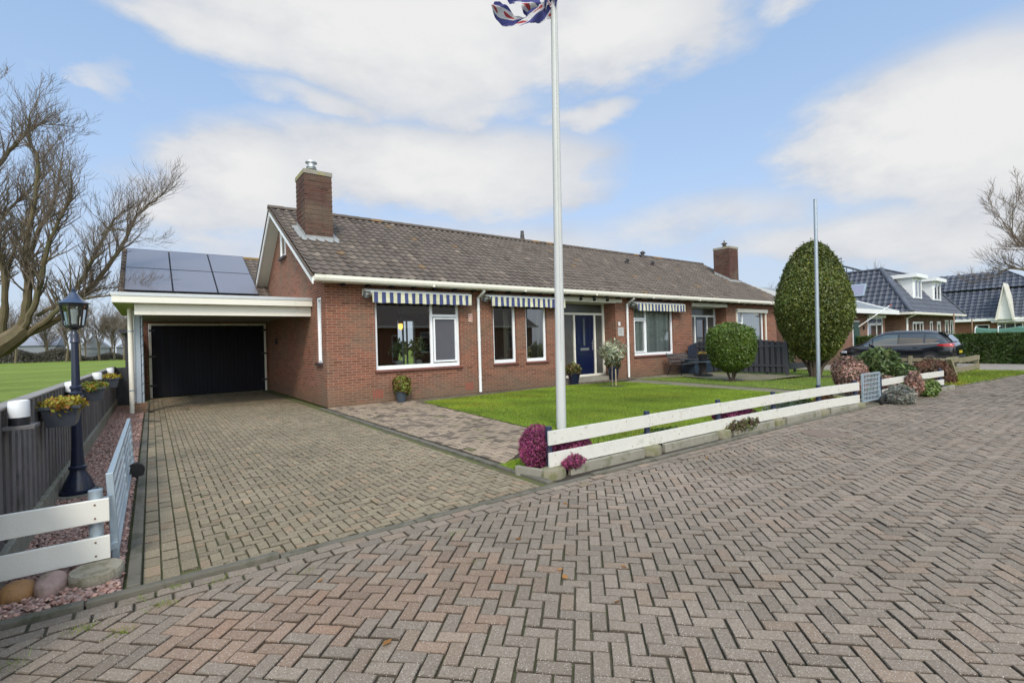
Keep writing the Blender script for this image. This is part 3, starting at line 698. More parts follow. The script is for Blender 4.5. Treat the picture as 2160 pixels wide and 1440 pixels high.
# white barge boards
mb = MB()
def barge(x):
    mb = MB()
    for (ya, za, yb, zb) in ((EA[0] + .02, EA[1] - .05, RG[0], RG[1] - .05), (RG[0], RG[1] - .05, RG[0] + 3.5, RG[1] - 3.5 * .735 - .05)):
        mb.extr([(x, ya, za), (x, yb, zb), (x, yb, zb - .15), (x, ya, za - .15)], (.03, 0, 0))
    mb.build('barge_board', white, house)
barge(VX0); barge(VX1 - .03)
mb = MB()  # slim dark verge strip under the tiles
for (ya, za, yb, zb) in ((EA[0] + .02, EA[1] - .045, RG[0], RG[1] - .045), (RG[0], RG[1] - .045, RG[0] + 3.5, RG[1] - 3.5 * .735 - .045)):
    mb.extr([(VX0 - .025, ya, za + .065), (VX0 - .025, yb, zb + .065), (VX0 - .025, yb, zb), (VX0 - .025, ya, za)], (.06, 0, 0))
mb.build('verge_tile', tile_m, roof)
# gutter
GX0, GX1 = VX0 + .02, VX1 - .02
mb = MB(); prof = [(-.085, .075), (-.09, .0), (-.07, -.05), (-.02, -.075), (.05, -.075), (.05, .05), (.04, .05), (.04, -.05), (-.02, -.05), (-.055, -.03), (-.062, .06)]
mb.add([(x, 11.27 + a - .06, 2.955 + b) for x in (GX0, GX1) for a, b in prof], [tuple(range(11))[::-1], tuple(range(11, 22))] + [(i, (i + 1) % 11, 11 + (i + 1) % 11, 11 + i) for i in range(11)])
x = GX0 + 2.9
while x < GX1: mb.box(x, x + .06, 11.125, 11.26, 2.88, 3.018); x += 3.0
mb.build('gutter', cream, house)
mb = MB(); mb.box(GX0 + .3, GX1 - .3, 11.32, YF - .002, 2.905, 2.93); mb.build('eave_board', cream, house)
x = 3.62
while x < XE: MB().box(x, x + .07, 11.44, YF - .002, 2.855, 2.905).build('rafter_end', navy, house); x += .605
# downpipes
for xd in (7.45, 13.84):
    mb = MB(); mb.tube([(xd, 11.22, 2.9), (xd, 11.24, 2.84), (xd, YF - .065, 2.68), (xd, YF - .065, .03)], .043, 12); dp = mb.build('downpipe', white, house, smooth='auto')
    for z in (.45, 1.5, 2.35): MB().lathe([(.047, z - .02), (.05, z - .02), (.05, z + .02), (.047, z + .02)], (xd, YF - .065, 0), 12).build('pipe_clip', white, dp)

# windows
sillm = M('sill_tile', (.15, .055, .045), .5, .2, 10)
def window(W, mull=None, subs=None, seal=True, name='window'):
    x0, x1, z0, z1 = W; yf = YF + .07
    mb = MB(); frame(mb, 'y', yf, x0 + .002, x1 - .002, z0 + .002, z1 - .002, .07, .07, bot=.10)
    if mull: mb.box(mull - .035, mull + .035, yf + .001, yf + .069, z0 + .102, z1 - .072)
    if subs:
        for (a, b, c_, d, side) in subs: mb.box(a, b, yf + .002, yf + .068, c_ - .035, c_ + .035)
    wd = mb.build(name, pvc, house, bevel=.004)
    return wd, yf
def sash(wd, yf, a, b, c_, d, w=.045, proud=.018, gm=glass, darkscreen=False):
    mb = MB(); frame(mb, 'y', yf - proud, a, b, c_, d, w, .05); s = mb.build('sash', pvc, wd, bevel=.003)
    pane('glass', gm, 'y', yf + .035, a + w, b - w, c_ + w, d - w, wd)
def sill(W, wd):
    MB().extr([(W[0] - .04, YF - .05, W[2] - .02), (W[0] - .04, YF + .07, W[2] + .0), (W[0] - .04, YF + .07, W[2] - .05), (W[0] - .04, YF - .05, W[2] - .055)], (W[1] - W[0] + .08, 0, 0)).build('sill', sillm, wd)
wd, yf = window(W1, 6.03, [(6.065, 6.80, 2.18, 0, 0)])
pane('glass', glass, 'y', yf + .035, 4.52, 5.995, .90, 2.55, wd); pane('glass', glass, 'y', yf + .035, 6.065, 6.80, 2.215, 2.55, wd)
sash(wd, yf, 6.085, 6.785, .93, 2.125); sill(W1, wd)
screen = M('insect_screen', (.085, .085, .10), .45, .1, 3)
pane('insect_screen', screen, 'y', yf + .02, 6.13, 6.74, .975, 2.08, wd)
for W in (W2, W3):
    wd, yf = window(W); pane('glass', glass, 'y', yf + .035, W[0] + .07, W[1] - .07, .9, 2.55, wd); sill(W, wd)
wd, yf = window(W4, 15.04, [(14.34, 15.005, 2.16, 0, 0)])
pane('glass', glass, 'y', yf + .035, 15.075, 16.62, .88, 2.55, wd); pane('glass', glass, 'y', yf + .035, 14.34, 15.005, 2.195, 2.55, wd); sash(wd, yf, 14.35, 14.99, .90, 2.11); sill(W4, wd)
wd, yf = window(W5, 22.15, [(21.53, 22.115, 2.0, 0, 0)])
pane('glass', glass, 'y', yf + .035, 22.185, 23.98, .88, 2.55, wd); pane('glass', glass, 'y', yf + .035, 21.53, 22.115, 2.035, 2.55, wd); sash(wd, yf, 21.54, 22.10, .90, 1.96); sill(W5, wd)
mb = MB(); mb.box(21.42, 24.25, YF - .10, YF - .002, 2.50, 2.66); mb.box(21.42, 21.50, YF - .05, YF - .002, .9, 2.5); mb.box(24.12, 24.2, YF - .05, YF - .002, .9, 2.5); mb.build('roller_shutter', cream, house)
# side window (west wall)
mb = MB(); frame(mb, 'x', XW + .02, 11.945, 12.355, 1.035, 2.615, .06, .07); wd = mb.build('window', pvc, house, bevel=.004)
pane('glass', glass, 'x', XW + .055, 12.0, 12.3, 1.09, 2.56, wd)
MB().box(XW - .06, XW + .02, 11.88, 12.42, .97, 1.03).build('sill', M('dark_sill', (.05, .03, .03), .5), wd)
# attic window in the gable
mb = MB(); frame(mb, 'x', XW - .03, 15.45, 16.1, 4.17, 4.95, .055, .06); wd = mb.build('window', pvc, house)
pane('glass', glass, 'x', XW - .006, 15.5, 16.05, 4.22, 4.9, wd); MB().box(XW - .09, XW - .002, 15.4, 16.15, 4.09, 4.16).build('sill', bpy.data.materials['dark_sill'], wd)
# blinds and net curtains
blm = M('blind_fabric', (.78, .82, .76), .8, .1, 4, attr=True)
mb = MB(); x = 14.36
while x < 16.6: 
    g = random.uniform(.62, 1.1); a = random.uniform(.5, .9); mb.add([(x, YF + .19 - .03 * math.cos(a) * 0, .9), (x + .074, YF + .19 - .022, .9), (x + .074, YF + .19 - .022, 2.6), (x, YF + .19, 2.6)], [(0, 1, 2, 3)], (g, g, g)); x += .083
mb.build('vertical_blind', blm, house)
mb = MB(); k = 0; x = 21.5; pts = []
while x < 24.0: pts.append((x, YF + .19 + .02 * math.sin(k * 1.25))); x += .04; k += 1
mb.add([(a, b, z) for a, b in pts for z in (.9, 2.6)], [(2 * i, 2 * i + 2, 2 * i + 3, 2 * i + 1) for i in range(len(pts) - 1)]); mb.build('net_curtain', M('net_curtain_fabric', (.72, .74, .76), .9, .05, 2), house)
mb = MB()
for (xa, xb) in ((7.95, 8.15), (8.62, 8.85), (9.2, 9.34), (9.93, 10.1), (4.4, 4.52)):
    k = 0; x = xa; pts = []
    while x < xb: pts.append((x, YF + .38 + .02 * math.sin(k * 1.7))); x += .025; k += 1
    o = len(mb.v); mb.add([(a, b, z) for a, b in pts for z in (.1, 2.6)], [(2 * i, 2 * i + 2, 2 * i + 3, 2 * i + 1) for i in range(len(pts) - 1)])
mb.build('curtain', M('curtain_fabric', (.30, .27, .2), .9, .1, 3), house)

# front door and side lights
def entrance(D, x0, dl, dr, yd, doorm, zt, left_side, right_side, glassdoor=False):
    mb = MB(); zt2 = 2.78
    mb.box(x0, x0 + .08, yd, yd + .1, .14, zt2); mb.box(D[1] - .09, D[1] - .002, yd, yd + .1, .14, zt2)
    mb.box(x0 + .08, D[1] - .09, yd + .001, yd + .099, zt, zt + .075); mb.box(x0 + .08, D[1] - .09, yd + .001, yd + .099, zt2 - .1, zt2)
    mb.box(x0 + .08, D[1] - .09, yd + .001, yd + .099, .14, .21)
    mb.box(dl - .07, dl, yd + .002, yd + .098, .21, zt); mb.box(dr, dr + .07, yd + .002, yd + .098, .21, zt)
    fr = mb.build('door_frame', cream if not glassdoor else white, house, bevel=.004)
    pane('glass', glass_dull, 'y', yd + .05, x0 + .08, D[1] - .09, zt + .075, zt2 - .1, fr)
    if dl - .07 > x0 + .1: pane('glass', glass_dull, 'y', yd + .05, x0 + .08, dl - .07, .21, zt, fr)
    pane('glass', glass_dull, 'y', yd + .05, dr + .07, D[1] - .09, .21, zt, fr)
    MB().box(D[0] + .002, D[1] - .002, YF + .02, yd + .1, .0, .138).build('step', conc, house)
    return fr
entrance(D1, 11.12, 11.80, 12.74, 12.15, navy, 2.30, 1, 1)
bluedoor = M('blue_door_paint', (.004, .009, .040), .3, .12, 5, coat=.3)
mb = MB(); yd = 12.19; mb.box(11.805, 12.735, yd, yd + .05, .215, 2.295)
for (a, b, c_, d) in ((11.88, 12.14, 1.28, 2.2), (12.42, 12.66, 1.28, 2.2), (11.88, 12.66, .34, .98)):
    frame(mb, 'y', yd - .012, a, b, c_, d, .025, .012); mb.box(a + .06, b - .06, yd - .01, yd, c_ + .06, d - .06)
door = mb.build('door', bluedoor, house, bevel=.004)
MB().box(12.215, 12.30, yd - .004, yd, 1.22, 2.18).build('glass_strip', M('strip_glass', (.09, .10, .11), .1), door)
MB().box(12.06, 12.48, yd - .014, yd, 1.05, 1.14).build('letterbox', M('brushed_metal', (.45, .47, .5), .3, .1, metal=.8), door, bevel=.004)
mb = MB(); mb.box(12.645, 12.685, yd - .012, yd, 1.06, 1.42); mb.tube([(12.665, yd - .01, 1.3), (12.665, yd - .05, 1.3), (12.57, yd - .05, 1.3)], .011, 8); mb.build('handle', bpy.data.materials['brushed_metal'], door)
entrance(D2, 18.45, 19.06, 19.93, 12.15, navy, 2.30, 1, 1, True)
mb = MB(); frame(mb, 'y', 12.18, 19.065, 19.925, .215, 2.295, .12, .05, bot=.85); mb.box(19.185, 19.805, 12.185, 12.225, 1.02, 1.10)
door = mb.build('door', M('slate_door_paint', (.06, .075, .10), .35, .1, 5), house, bevel=.004); pane('glass', glass, 'y', 12.21, 19.185, 19.805, 1.10, 2.175, door)
MB().box(19.33, 19.68, 12.165, 12.178, .93, 1.01).build('letterbox', pvc, door)
mb = MB(); mb.box(D1[0] + .002, D1[1] - .002, YF - .03, YF + .12, 2.70, 2.86); mb.box(D1[0] - .35, D1[1] + .32, YF - .05, YF - .002, 2.72, 2.84); mb.build('porch_fascia', cream, house); MB().box(D2[0] - .002, D2[1] + .02, YF - .05, YF + .12, 2.70, 2.84).build('porch_fascia', cream, house)
[MB().lathe([(.0, -.03), (.05, -.03), (.05, .03), (0, .03)], (xx, YF - .085, 2.79), 10, 'y').build('fascia_vent', black, house) for xx in (11.5, 12.15, 12.8)]
mb = MB(); mb.box(D1[0] + .01, D1[1] - .01, YF + .13, 12.5, 2.705, 2.72); mb.box(D2[0] + .01, D2[1] - .01, YF + .13, 12.5, 2.705, 2.72); mb.build('porch_ceiling', cream, house)
# back wall behind the porches
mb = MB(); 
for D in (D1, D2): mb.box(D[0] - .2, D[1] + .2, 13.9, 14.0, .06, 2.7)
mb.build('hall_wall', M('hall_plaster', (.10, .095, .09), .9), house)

# awnings with striped valance
mt, t, b = nt('awning_stripes'); tcx = N(t, 'ShaderNodeSeparateXYZ'); L(t, pos(t), tcx.inputs[0])
st = math_(t, 'GREATER_THAN', math_(t, 'FRACT', math_(t, 'MULTIPLY', tcx.outputs[0], 1 / .197)), .5)
cc_ = mixc(t, st, (.045, .06, .17), (.58, .58, .42)); nn_ = noise(t, 9, 4, pos(t)); cc_ = mixc(t, 1.0, cc_, ramp(t, nn_, [(.3, .8), (.7, 1.15)]), 'MULTIPLY')
L(t, cc_, b.inputs['Base Color']); b.inputs['Roughness'].default_value = .85; awnm = mt
for (xa, xb, zt) in ((4.14, 7.12, 2.80), (7.60, 10.62, 2.80), (14.02, 17.12, 2.78)):
    mb = MB()
    mb.extr([(xa, YF - .002, zt - .16), (xa, YF - .002, zt), (xa, YF - .14, zt + .0), (xa, YF - .26, zt - .055), (xa, YF - .26, zt - .075), (xa, YF - .14, zt - .04), (xa, YF - .05, zt - .05)], (xb - xa, 0, 0))
    mb.box(xa + .12, xb - .02, YF - .285, YF - .23, zt - .115, zt - .06)
    mb.lathe([(0, xa + .05), (.035, xa + .05), (.035, xb - .04), (0, xb - .04)], (0, YF - .12, zt - .12), 12, 'x')
    aw = mb.build('awning', pvc, house)
    mb = MB(); n = 90; vs = []
    for i in range(n + 1):
        x = lerp(xa + .14, xb - .03, i / n); wv = math.sin(i * .9) * .006 + math.sin(i * .37) * .008
        sc = .012 * abs(math.sin(PI * (x - xa) / .197 / 2 * 1.0)); vs += [(x, YF - .290, zt - .085), (x + .01, YF - .29 + wv, zt - .21), (x + .015, YF - .293 + wv * 1.8, zt - .355 + sc)]
    mb.add(vs, [(3 * i + k, 3 * i + 3 + k, 3 * i + 4 + k, 3 * i + 1 + k) for i in range(n) for k in (0, 1)]); mb.build('valance', awnm, aw, smooth=True)
    mb = MB(); mb.tube([(xa + .1, YF - .03, zt - .17), (xa + .17, YF - .12, zt - .2), (xa + .1, YF - .22, zt - .13)], .015, 6); mb.box(xa + .02, xa + .12, YF - .12, YF - .004, zt - .22, zt - .08); mb.build('awning_bracket', M('bracket_metal', (.25, .25, .25), .4, .2, 20, metal=.5), aw)

# chimneys
flash = M('lead_flashing', (.27, .28, .28), .6, .4, 9, bmp=.3)
def chimney(xa, xb, cap, mir=False):
    ya, yb = 13.5, 14.4; mb = MB(); mb.box(xa, xb, ya, yb, 3.6, 6.05)
    z = 4.35
    while z < 6.0:  # slightly uneven courses at the corners
        mb.box(xa - .006, xb + .006, ya - .006, yb + .006, z, z + .05); z += .0635 * 2
    ch = mb.build('chimney', brick_dark, house)
    MB().box(xa - .02, xb + .02, ya - .02, yb + .02, 6.05, 6.17).build('chimney_cap', M('chimney_crown', (.26, .24, .20), .9, .3, 7, bmp=.4, stain=(.32, .27, .03), stainf=.50, stscale=4), ch, bevel=.01)
    mb = MB(); zf = roof_z(ya)
    mb.extr([(xa - .12, ya - .17, roof_z(ya - .17) + .055), (xa - .12, ya - .0, zf + .07), (xa - .12, ya - .0, zf + .05), (xa - .12, ya - .17, roof_z(ya - .17) + .03)], (xb - xa + .24, 0, 0))
    mb.box(xa - .01, xb + .01, ya - .012, ya - .004, zf, zf + .12)
    for k in range(4):
        y0 = ya + k * .22; s = .0
        for (xx, w_) in ((xa, -1), (xb, 1)):
            mb.extr([(xx + w_ * .012, y0 - .04, roof_z(y0) + .03), (xx + w_ * .012, y0 + .20, roof_z(y0 + .2) + .03), (xx + w_ * .012, y0 + .20, roof_z(y0 + .2) + .17), (xx + w_ * .012, y0 - .02, roof_z(y0) + .15)], (w_ * .006, 0, 0))
            mb.extr([(xx + w_ * .012, y0 - .04, roof_z(y0 - .04) + .07), (xx + w_ * .17, y0 - .05, roof_z(y0 - .05) + .06), (xx + w_ * .17, y0 + .18, roof_z(y0 + .18) + .06), (xx + w_ * .012, y0 + .18, roof_z(y0 + .18) + .07)], (0, 0, .006))
    mb.build('flashing', flash, ch)
    cx, cy = (xa + xb) / 2, (ya + yb) / 2
    if cap == 'steel':
        mb = MB(); mb.lathe([(.085, 6.17), (.085, 6.30), (.15, 6.31), (.155, 6.33), (.10, 6.35), (.10, 6.37), (.13, 6.375), (.13, 6.39), (.10, 6.40), (.10, 6.48), (.155, 6.50), (.15, 6.53), (.05, 6.56), (0, 6.56)], (cx - .05, cy, 0), 20)
        mb.build('flue_cap', M('stainless_steel', (.5, .51, .52), .3, .1, 10, metal=.8), ch, smooth='auto')
    else:
        mb = MB(); mb.lathe([(.10, 6.17), (.09, 6.24), (.13, 6.26), (.08, 6.28), (.08, 6.34), (.17, 6.37), (.10, 6.44), (.03, 6.48), (.03, 6.56), (0, 6.58)], (cx - .1, cy, 0), 12)
        mb.build('flue_cap', M('clay_pot', (.10, .085, .07), .8, .3), ch, smooth='auto')
chimney(3.34, 4.05, 'steel'); chimney(24.45, 25.3, 'clay')
# vents on the roof
mb = MB(); mb.lathe([(.11, 5.6), (.10, 5.75), (.08, 5.76), (.085, 5.85), (.065, 5.98), (.075, 6.0), (.07, 6.04), (0, 6.05)], (12.5, RG[0], 0), 12); mb.build('roof_vent', M('dark_clay', (.06, .055, .055), .7, .2), roof)
mb = MB(); mb.lathe([(.10, 5.45), (.09, 5.72), (.16, 5.74), (.10, 5.80), (0, 5.86)], (20.0, 15.6, 0), 10); mb.build('roof_vent', bpy.data.materials['dark_clay'], roof)
for (xx, yy) in ((17.35, 14.4), (19.3, 14.5)):
    zz = roof_z(yy); mb = MB(); mb.tube([(xx, yy + .1, zz + .02), (xx, yy, zz + .16), (xx, yy - .06, zz + .25)], [.07, .08, .08], 8); mb.box(xx - .11, xx + .11, yy - .02, yy + .2, zz + .05, zz + .10); mb.build('roof_vent', bpy.data.materials['dark_clay'], roof)
# house number, name plate and bell tile
MB().box(13.42, 13.515, YF - .012, YF - .001, 1.90, 2.03).build('number_tile', pvc, house)
def text(s, size, loc, rot, mat, parent, name='lettering', ext=.001):
    cu = bpy.data.curves.new(name, 'FONT'); cu.body = s; cu.size = size; cu.extrude = ext; cu.align_x = 'CENTER'; cu.align_y = 'CENTER'
    tmp = bpy.data.objects.new('tmp', cu); COL.objects.link(tmp); dg = bpy.context.evaluated_depsgraph_get(); me = bpy.data.meshes.new_from_object(tmp.evaluated_get(dg)); bpy.data.objects.remove(tmp)
    me.transform(Matrix.Translation(V(loc)) @ rot.to_4x4()); off = V((0, 0, 0)); q = parent
    while q is not None: off += q.location; q = q.parent
    me.transform(Matrix.Translation(-off)); me.materials.clear(); me.materials.append(mat); o = bpy.data.objects.new(name, me); COL.objects.link(o); o.parent = parent; return o
RX = Matrix.Rotation(PI / 2, 3, 'X')
text('7', .11, (13.467, YF - .014, 1.965), RX, black, house, 'house_number')
mb = MB(); frame(mb, 'y', YF - .018, 13.38, 13.68, 1.53, 1.84, .02, .017); mb.box(13.4, 13.66, YF - .014, YF - .002, 1.55, 1.82); mb.build('name_plate', M('stone_plate', (.42, .42, .41), .5, .15, 14), house)
mb = MB()
for i, z in enumerate((1.745, 1.69, 1.64)):
    wv = [(.10, .05), (.07, .07), (.045, .04)][i]; mb.tube([(13.53 - wv[0] + k * (wv[0] + wv[1]) / 14, YF - .016, z + .010 * math.sin(k * 2.1 + i)) for k in range(15)], .003, 4)
mb.build('plate_script', M('plate_ink', (.16, .17, .18), .6), house)
mb = MB(); mb.box(7.155, 7.275, YF - .012, YF - .001, 2.02, 2.24); t1 = mb.build('wall_tile', M('glazed_tile', (.62, .52, .45), .3, .1), house)
mb = MB(); [mb.lathe([(0, 0), (.02, 0), (.02, .003), (0, .003)], (xx, YF - .016, zz), 8, 'y') for xx in (7.19, 7.24) for zz in (2.07, 2.13, 2.19)]; mb.build('tile_motif', M('tile_red', (.45, .06, .03), .4), t1)
# brick air vents near the ground
for xx in (4.35, 7.0):
    mb = MB()
    for k in range(4): mb.box(xx + k * .07, xx + k * .07 + .05, YF - .004, YF - .001, .12, .32)
    mb.build('air_brick', M('vent_brick', (.25, .075, .05), .8, .2, 20), house)
# wall hook by the second entrance
mb = MB(); mb.bar((20.72, YF - .02, 1.9), (20.95, YF - .02, 2.08), .035, .035); mb.build('wall_hook', black, house)
# back door light: hanging lamp, plants and table inside window one
lampi = M('amber_bulb', (1, .5, .1)); lampi.node_tree.nodes['Principled BSDF'].inputs['Emission Color'].default_value = (1, .45, .08, 1); lampi.node_tree.nodes['Principled BSDF'].inputs['Emission Strength'].default_value = 2.2
pl = thing('pendant_lamp', (5.55, 12.6, 2.7), 'small amber pendant lamp glowing behind the large front window', 'lamp')
MB().tube([(5.55, 12.6, 2.72), (5.55, 12.6, 2.12)], .008, 6).build('cord', black, pl); mb = MB(); mb.lathe([(0, 1.84), (.045, 1.86), (.065, 1.93), (.05, 2.0), (0, 2.02)], (5.55, 12.6, 0), 12); mb.build('bulb', lampi, pl, smooth=True)
mb = MB(); mb.lathe([(.03, 2.0), (.09, 2.03), (.05, 2.10), (.02, 2.18), (0, 2.2)], (5.55, 12.6, 0), 12); mb.build('lamp_shade', M('brown_shade', (.10, .035, .02), .5), pl)
indoorleaf = leaf_mat('indoor_leaf', (.22, .30, .14), .5)
for (xx, s, lb, nm) in ((5.28, 11, 'left of the two leafy houseplants behind the big front window', 'houseplant'), (5.85, 12, 'right of the two leafy houseplants behind the big front window', 'houseplant')):
    pt = thing(nm, (xx, 12.15, .8), lb, 'houseplant', 'houseplants behind the big front window')
    mb = MB(); mb.lathe([(.07, .80), (.10, 1.0), (.09, 1.0), (.0, .98)], (xx, 12.15, 0), 12); mb.build('pot', M('pale_pot', (.4, .4, .38), .5), pt)
    mb = MB(); rn = random.Random(s)
    for k in range(5): a = rn.uniform(0, 6.28); mb.tube([(xx, 12.15, .98), (xx + .1 * math.cos(a), 12.15 + .05 * math.sin(a), 1.2), (xx + .22 * math.cos(a), 12.15 + .1 * math.sin(a), 1.42)], .006, 4)
    mb.build('stem', M('stem', (.12, .09, .05), .8), pt)
    blob_leaves('foliage', indoorleaf, (xx, 12.15, 1.32), (.27, .16, .26), 260, .07, pt, shell=.9, seed=s, base=(1, 1, .8))
ws = MB(); ws.box(4.3, 7.0, 11.94, 12.3, .74, .79); ws.build('window_shelf', M('shelf_stone', (.3, .28, .25), .4), house)
# lantern in the third window
ln = thing('candle_lantern', (9.62, 12.06, .8), 'small candle lantern standing behind the narrow window nearest the door', 'lantern')
mb = MB(); frame(mb, 'y', 12.0, 9.53, 9.71, .82, 1.12, .02, .12); mb.extr([(9.52, 11.99, 1.12), (9.72, 11.99, 1.12), (9.62, 11.99, 1.22)], (0, .15, 0)); mb.build('lantern_case', M('brass', (.35, .25, .08), .35, metal=.6), ln); mb = MB(); mb.lathe([(0, .83), (.04, .83), (.04, .95), (0, .96)], (9.62, 12.06, 0), 10); mb.build('candle', M('candle_wax', (.7, .62, .3), .5), ln)
MB().box(7.95, 10.1, 11.94, 12.2, .74, .79).build('window_shelf', bpy.data.materials['shelf_stone'], house)

# ================================================================== garage, carport
gar = thing('garage', (-.1, 18.6, 0), 'garage annex with black plank doors, cream carport roof and six solar panels', 'garage')
GY = 18.6
mb = MB(); wall_holes(mb, 'y', GY, -.35, XW - .01, 0, 3.3, [(-.06, 3.2, 0, 2.30)], .25, 1); mb.box(-.35, -.1, GY + .25, 24, 0, 3.3)
mb.extr([(-.35, GY, 3.3), (-.35, 24, 3.3), (-.35, 21.2, 4.75)], (.25, 0, 0)); mb.build('wall', brick, gar)
mb = MB(); mb.box(-.055, .005, GY - .03, GY + .06, 0, 2.295); mb.box(3.14, 3.195, GY - .03, GY + .06, 0, 2.295); mb.box(.005, 3.14, GY - .03, GY + .06, 2.235, 2.295); mb.build('door_frame', cream, gar)
plank = M('navy_black_plank', (.0045, .0055, .010), .6, .3, 9, attr=True, spec=.25)
for (xa, xb) in ((.006, 1.5695), (1.5715, 3.139)):
    mb = MB(); x = xa
    while x < xb - .02: xe = min(x + .11, xb); mb.box(x + .004, xe - .003, GY, GY + .04, .03, 2.23, (random.uniform(.75, 1.25),) * 3); x += .11
    mb.box(xa - .004, xb + .004, GY + .03, GY + .05, .0, 2.234); gd = mb.build('garage_door', plank, gar)
    hx = xa if xa < 1 else xb
    mb = MB(); s_ = 1 if xa < 1 else -1
    for z in (.35, 1.25, 2.05): MB().box(min(hx - .06 * s_, hx + .10 * s_), max(hx - .06 * s_, hx + .10 * s_), GY - .045, GY - .031, z, z + .06).build('hinge', black, gd)
rg = (21.0, 4.88); ev = (17.3, 2.9); gs = math.atan2(rg[1] - ev[1], rg[0] - ev[0]); gl_ = math.hypot(rg[1] - ev[1], rg[0] - ev[0])
mb = MB(); tiles(mb, (0, ev[0], ev[1]), (1, 0, 0), (0, math.cos(gs), math.sin(gs)), lambda v: -.72, lambda v: 3.95, gl_, tintf=lambda k, r: tuple(np.array(ttint(20, r)) * 1.05), sub=6)
tiles(mb, (0, 2 * rg[0] - ev[0], ev[1]), (1, 0, 0), (0, -math.cos(gs), math.sin(gs)), lambda v: -.72, lambda v: 3.95, gl_, tintf=ttint, sub=4)
ridge(mb, (-.74, rg[0], rg[1] + .02), (3.95, rg[0], rg[1] + .02), r=.09, tintf=lambda i, j: (1.7, 1.3, .45) if i in (1, 2, 3, 6, 9, 10) else (1.2, 1.1, .8)); groof = mb.build('roof', tile_m, gar)
mb = MB(); mb.extr([(-.70, ev[0] + .05, ev[1] - .02), (-.70, rg[0], rg[1] - .03), (-.70, rg[0], rg[1] - .13), (-.70, ev[0] + .05, ev[1] - .12)], (4.6, 0, 0)); mb.build('soffit', bpy.data.materials['soffit_board'], gar)
# solar panels
mt, t, b = nt('solar_glass'); b.inputs['Base Color'].default_value = (.15, .145, .17, 1); b.inputs['Roughness'].default_value = .4; b.inputs['Specular IOR Level'].default_value = .8; b.inputs['Coat Weight'].default_value = 1.; b.inputs['Coat Roughness'].default_value = .12
S_ = V((0, math.cos(gs), math.sin(gs))); NN = V((0, -math.sin(gs), math.cos(gs)))
pw, phh = 1.155, 1.86
for i in range(3):
    for j in range(2):
        o_ = V((-.60 + i * pw, rg[0], rg[1])) - S_ * (.10 + (j + 1) * phh) + NN * .11
        def Q(u, v, h): return o_ + V((u, 0, 0)) + S_ * v + NN * h
        mb = MB(); mb.add([Q(.015, .015, 0), Q(pw - .015, .015, 0), Q(pw - .015, phh - .015, 0), Q(.015, phh - .015, 0), Q(.015, .015, .035), Q(pw - .015, .015, .035), Q(pw - .015, phh - .015, .035), Q(.015, phh - .015, .035)], [(0, 3, 2, 1), (4, 5, 6, 7), (0, 1, 5, 4), (1, 2, 6, 5), (2, 3, 7, 6), (3, 0, 4, 7)])
        sp_ = mb.build('solar_panel', mt, gar, bevel=.003)
        mb = MB()
        for (a, b2, c_, d) in ((.008, pw - .008, .008, .022), (.008, pw - .008, phh - .022, phh - .008), (.008, .022, .022, phh - .022), (pw - .022, pw - .008, .022, phh - .022)):
            mb.add([Q(a, c_, .0), Q(b2, c_, .0), Q(b2, d, .0), Q(a, d, .0), Q(a, c_, .038), Q(b2, c_, .038), Q(b2, d, .038), Q(a, d, .038)], [(0, 3, 2, 1), (4, 5, 6, 7), (0, 1, 5, 4), (1, 2, 6, 5), (2, 3, 7, 6), (3, 0, 4, 7)])
        mb.build('panel_frame', black, sp_)
# carport roof
mb = MB(); mb.box(-.63, XW - .003, 12.70, 16.95, 2.44, 2.60); mb.build('carport_roof', cream, gar, bevel=.005)
mb = MB(); mb.box(-.30, XW - .004, 16.95, GY - .003, 2.44, 2.60); mb.build('carport_roof', cream, gar)
mb = MB(); mb.box(-.645, XW - .003, 12.685, 12.74, 2.585, 2.655); mb.box(-.645, -.59, 12.74, 16.95, 2.60, 2.655); mb.box(-.6, XW - .003, 12.74, 17.9, 2.602, 2.612); mb.build('roof_trim', M('zinc_trim', (.52, .54, .55), .45, .1, 6, metal=.3), gar)
mb = MB(); mb.box(-.27, XW - .003, 12.86, 12.96, 2.20, 2.438); mb.build('carport_beam', cream, gar, bevel=.004)
mb = MB(); mb.box(-.26, XW - .004, 12.97, GY - .04, 2.36, 2.437); mb.build('carport_ceiling', M('ceiling_board', (.30, .29, .27), .7, .1, 3), gar)
mb = MB(); mb.box(-.62, -.28, 12.75, 16.9, 2.425, 2.438); mb.build('soffit_panel', M('mossy_soffit', (.30, .38, .10), .7, .25, 3), gar)
mb = MB(); mb.box(-.40, -.10, 14.02, 14.42, -.05, .25); mb.build('brick_pier', brick, gar)
mb = MB(); mb.box(-.29, -.20, 14.10, 14.30, .25, 2.40); mb.build('post', greypaint, gar)
mb = MB(); mb.tube([(-.17, 14.15, .25), (-.17, 14.15, 2.38)], .03, 10); pst = mb.build('post', galv, gar, smooth='auto')
mb = MB(); vs = [(-.17 + .036 * math.cos(k * .8), 14.15 + .036 * math.sin(k * .8), .3 + k * .028) for k in range(74)]; mb.tube(vs, .006, 4); mb.build('cable', black, pst)
mb = MB(); mb.tube([(-.375, 14.05, 2.43), (-.375, 14.05, .03)], .05, 14); dpp = mb.build('downpipe', cream, gar, smooth='auto')
[MB().lathe([(.052, z - .015), (.058, z - .015), (.058, z + .015), (.052, z + .015)], (-.375, 14.05, 0), 14).build('pipe_clip', greypaint, dpp) for z in (.55, 1.9)]
mb = MB(); mb.tube([(-.31, 14.22, 2.4), (-.31, 14.22, .27)], .035, 10); mb.build('downpipe', white, gar, smooth='auto')
# outdoor light on the carport wall
mb = MB(); mb.box(XW - .06, XW - .002, 17.0, 17.1, 1.55, 1.75); mb.build('wall_lamp', black, gar)
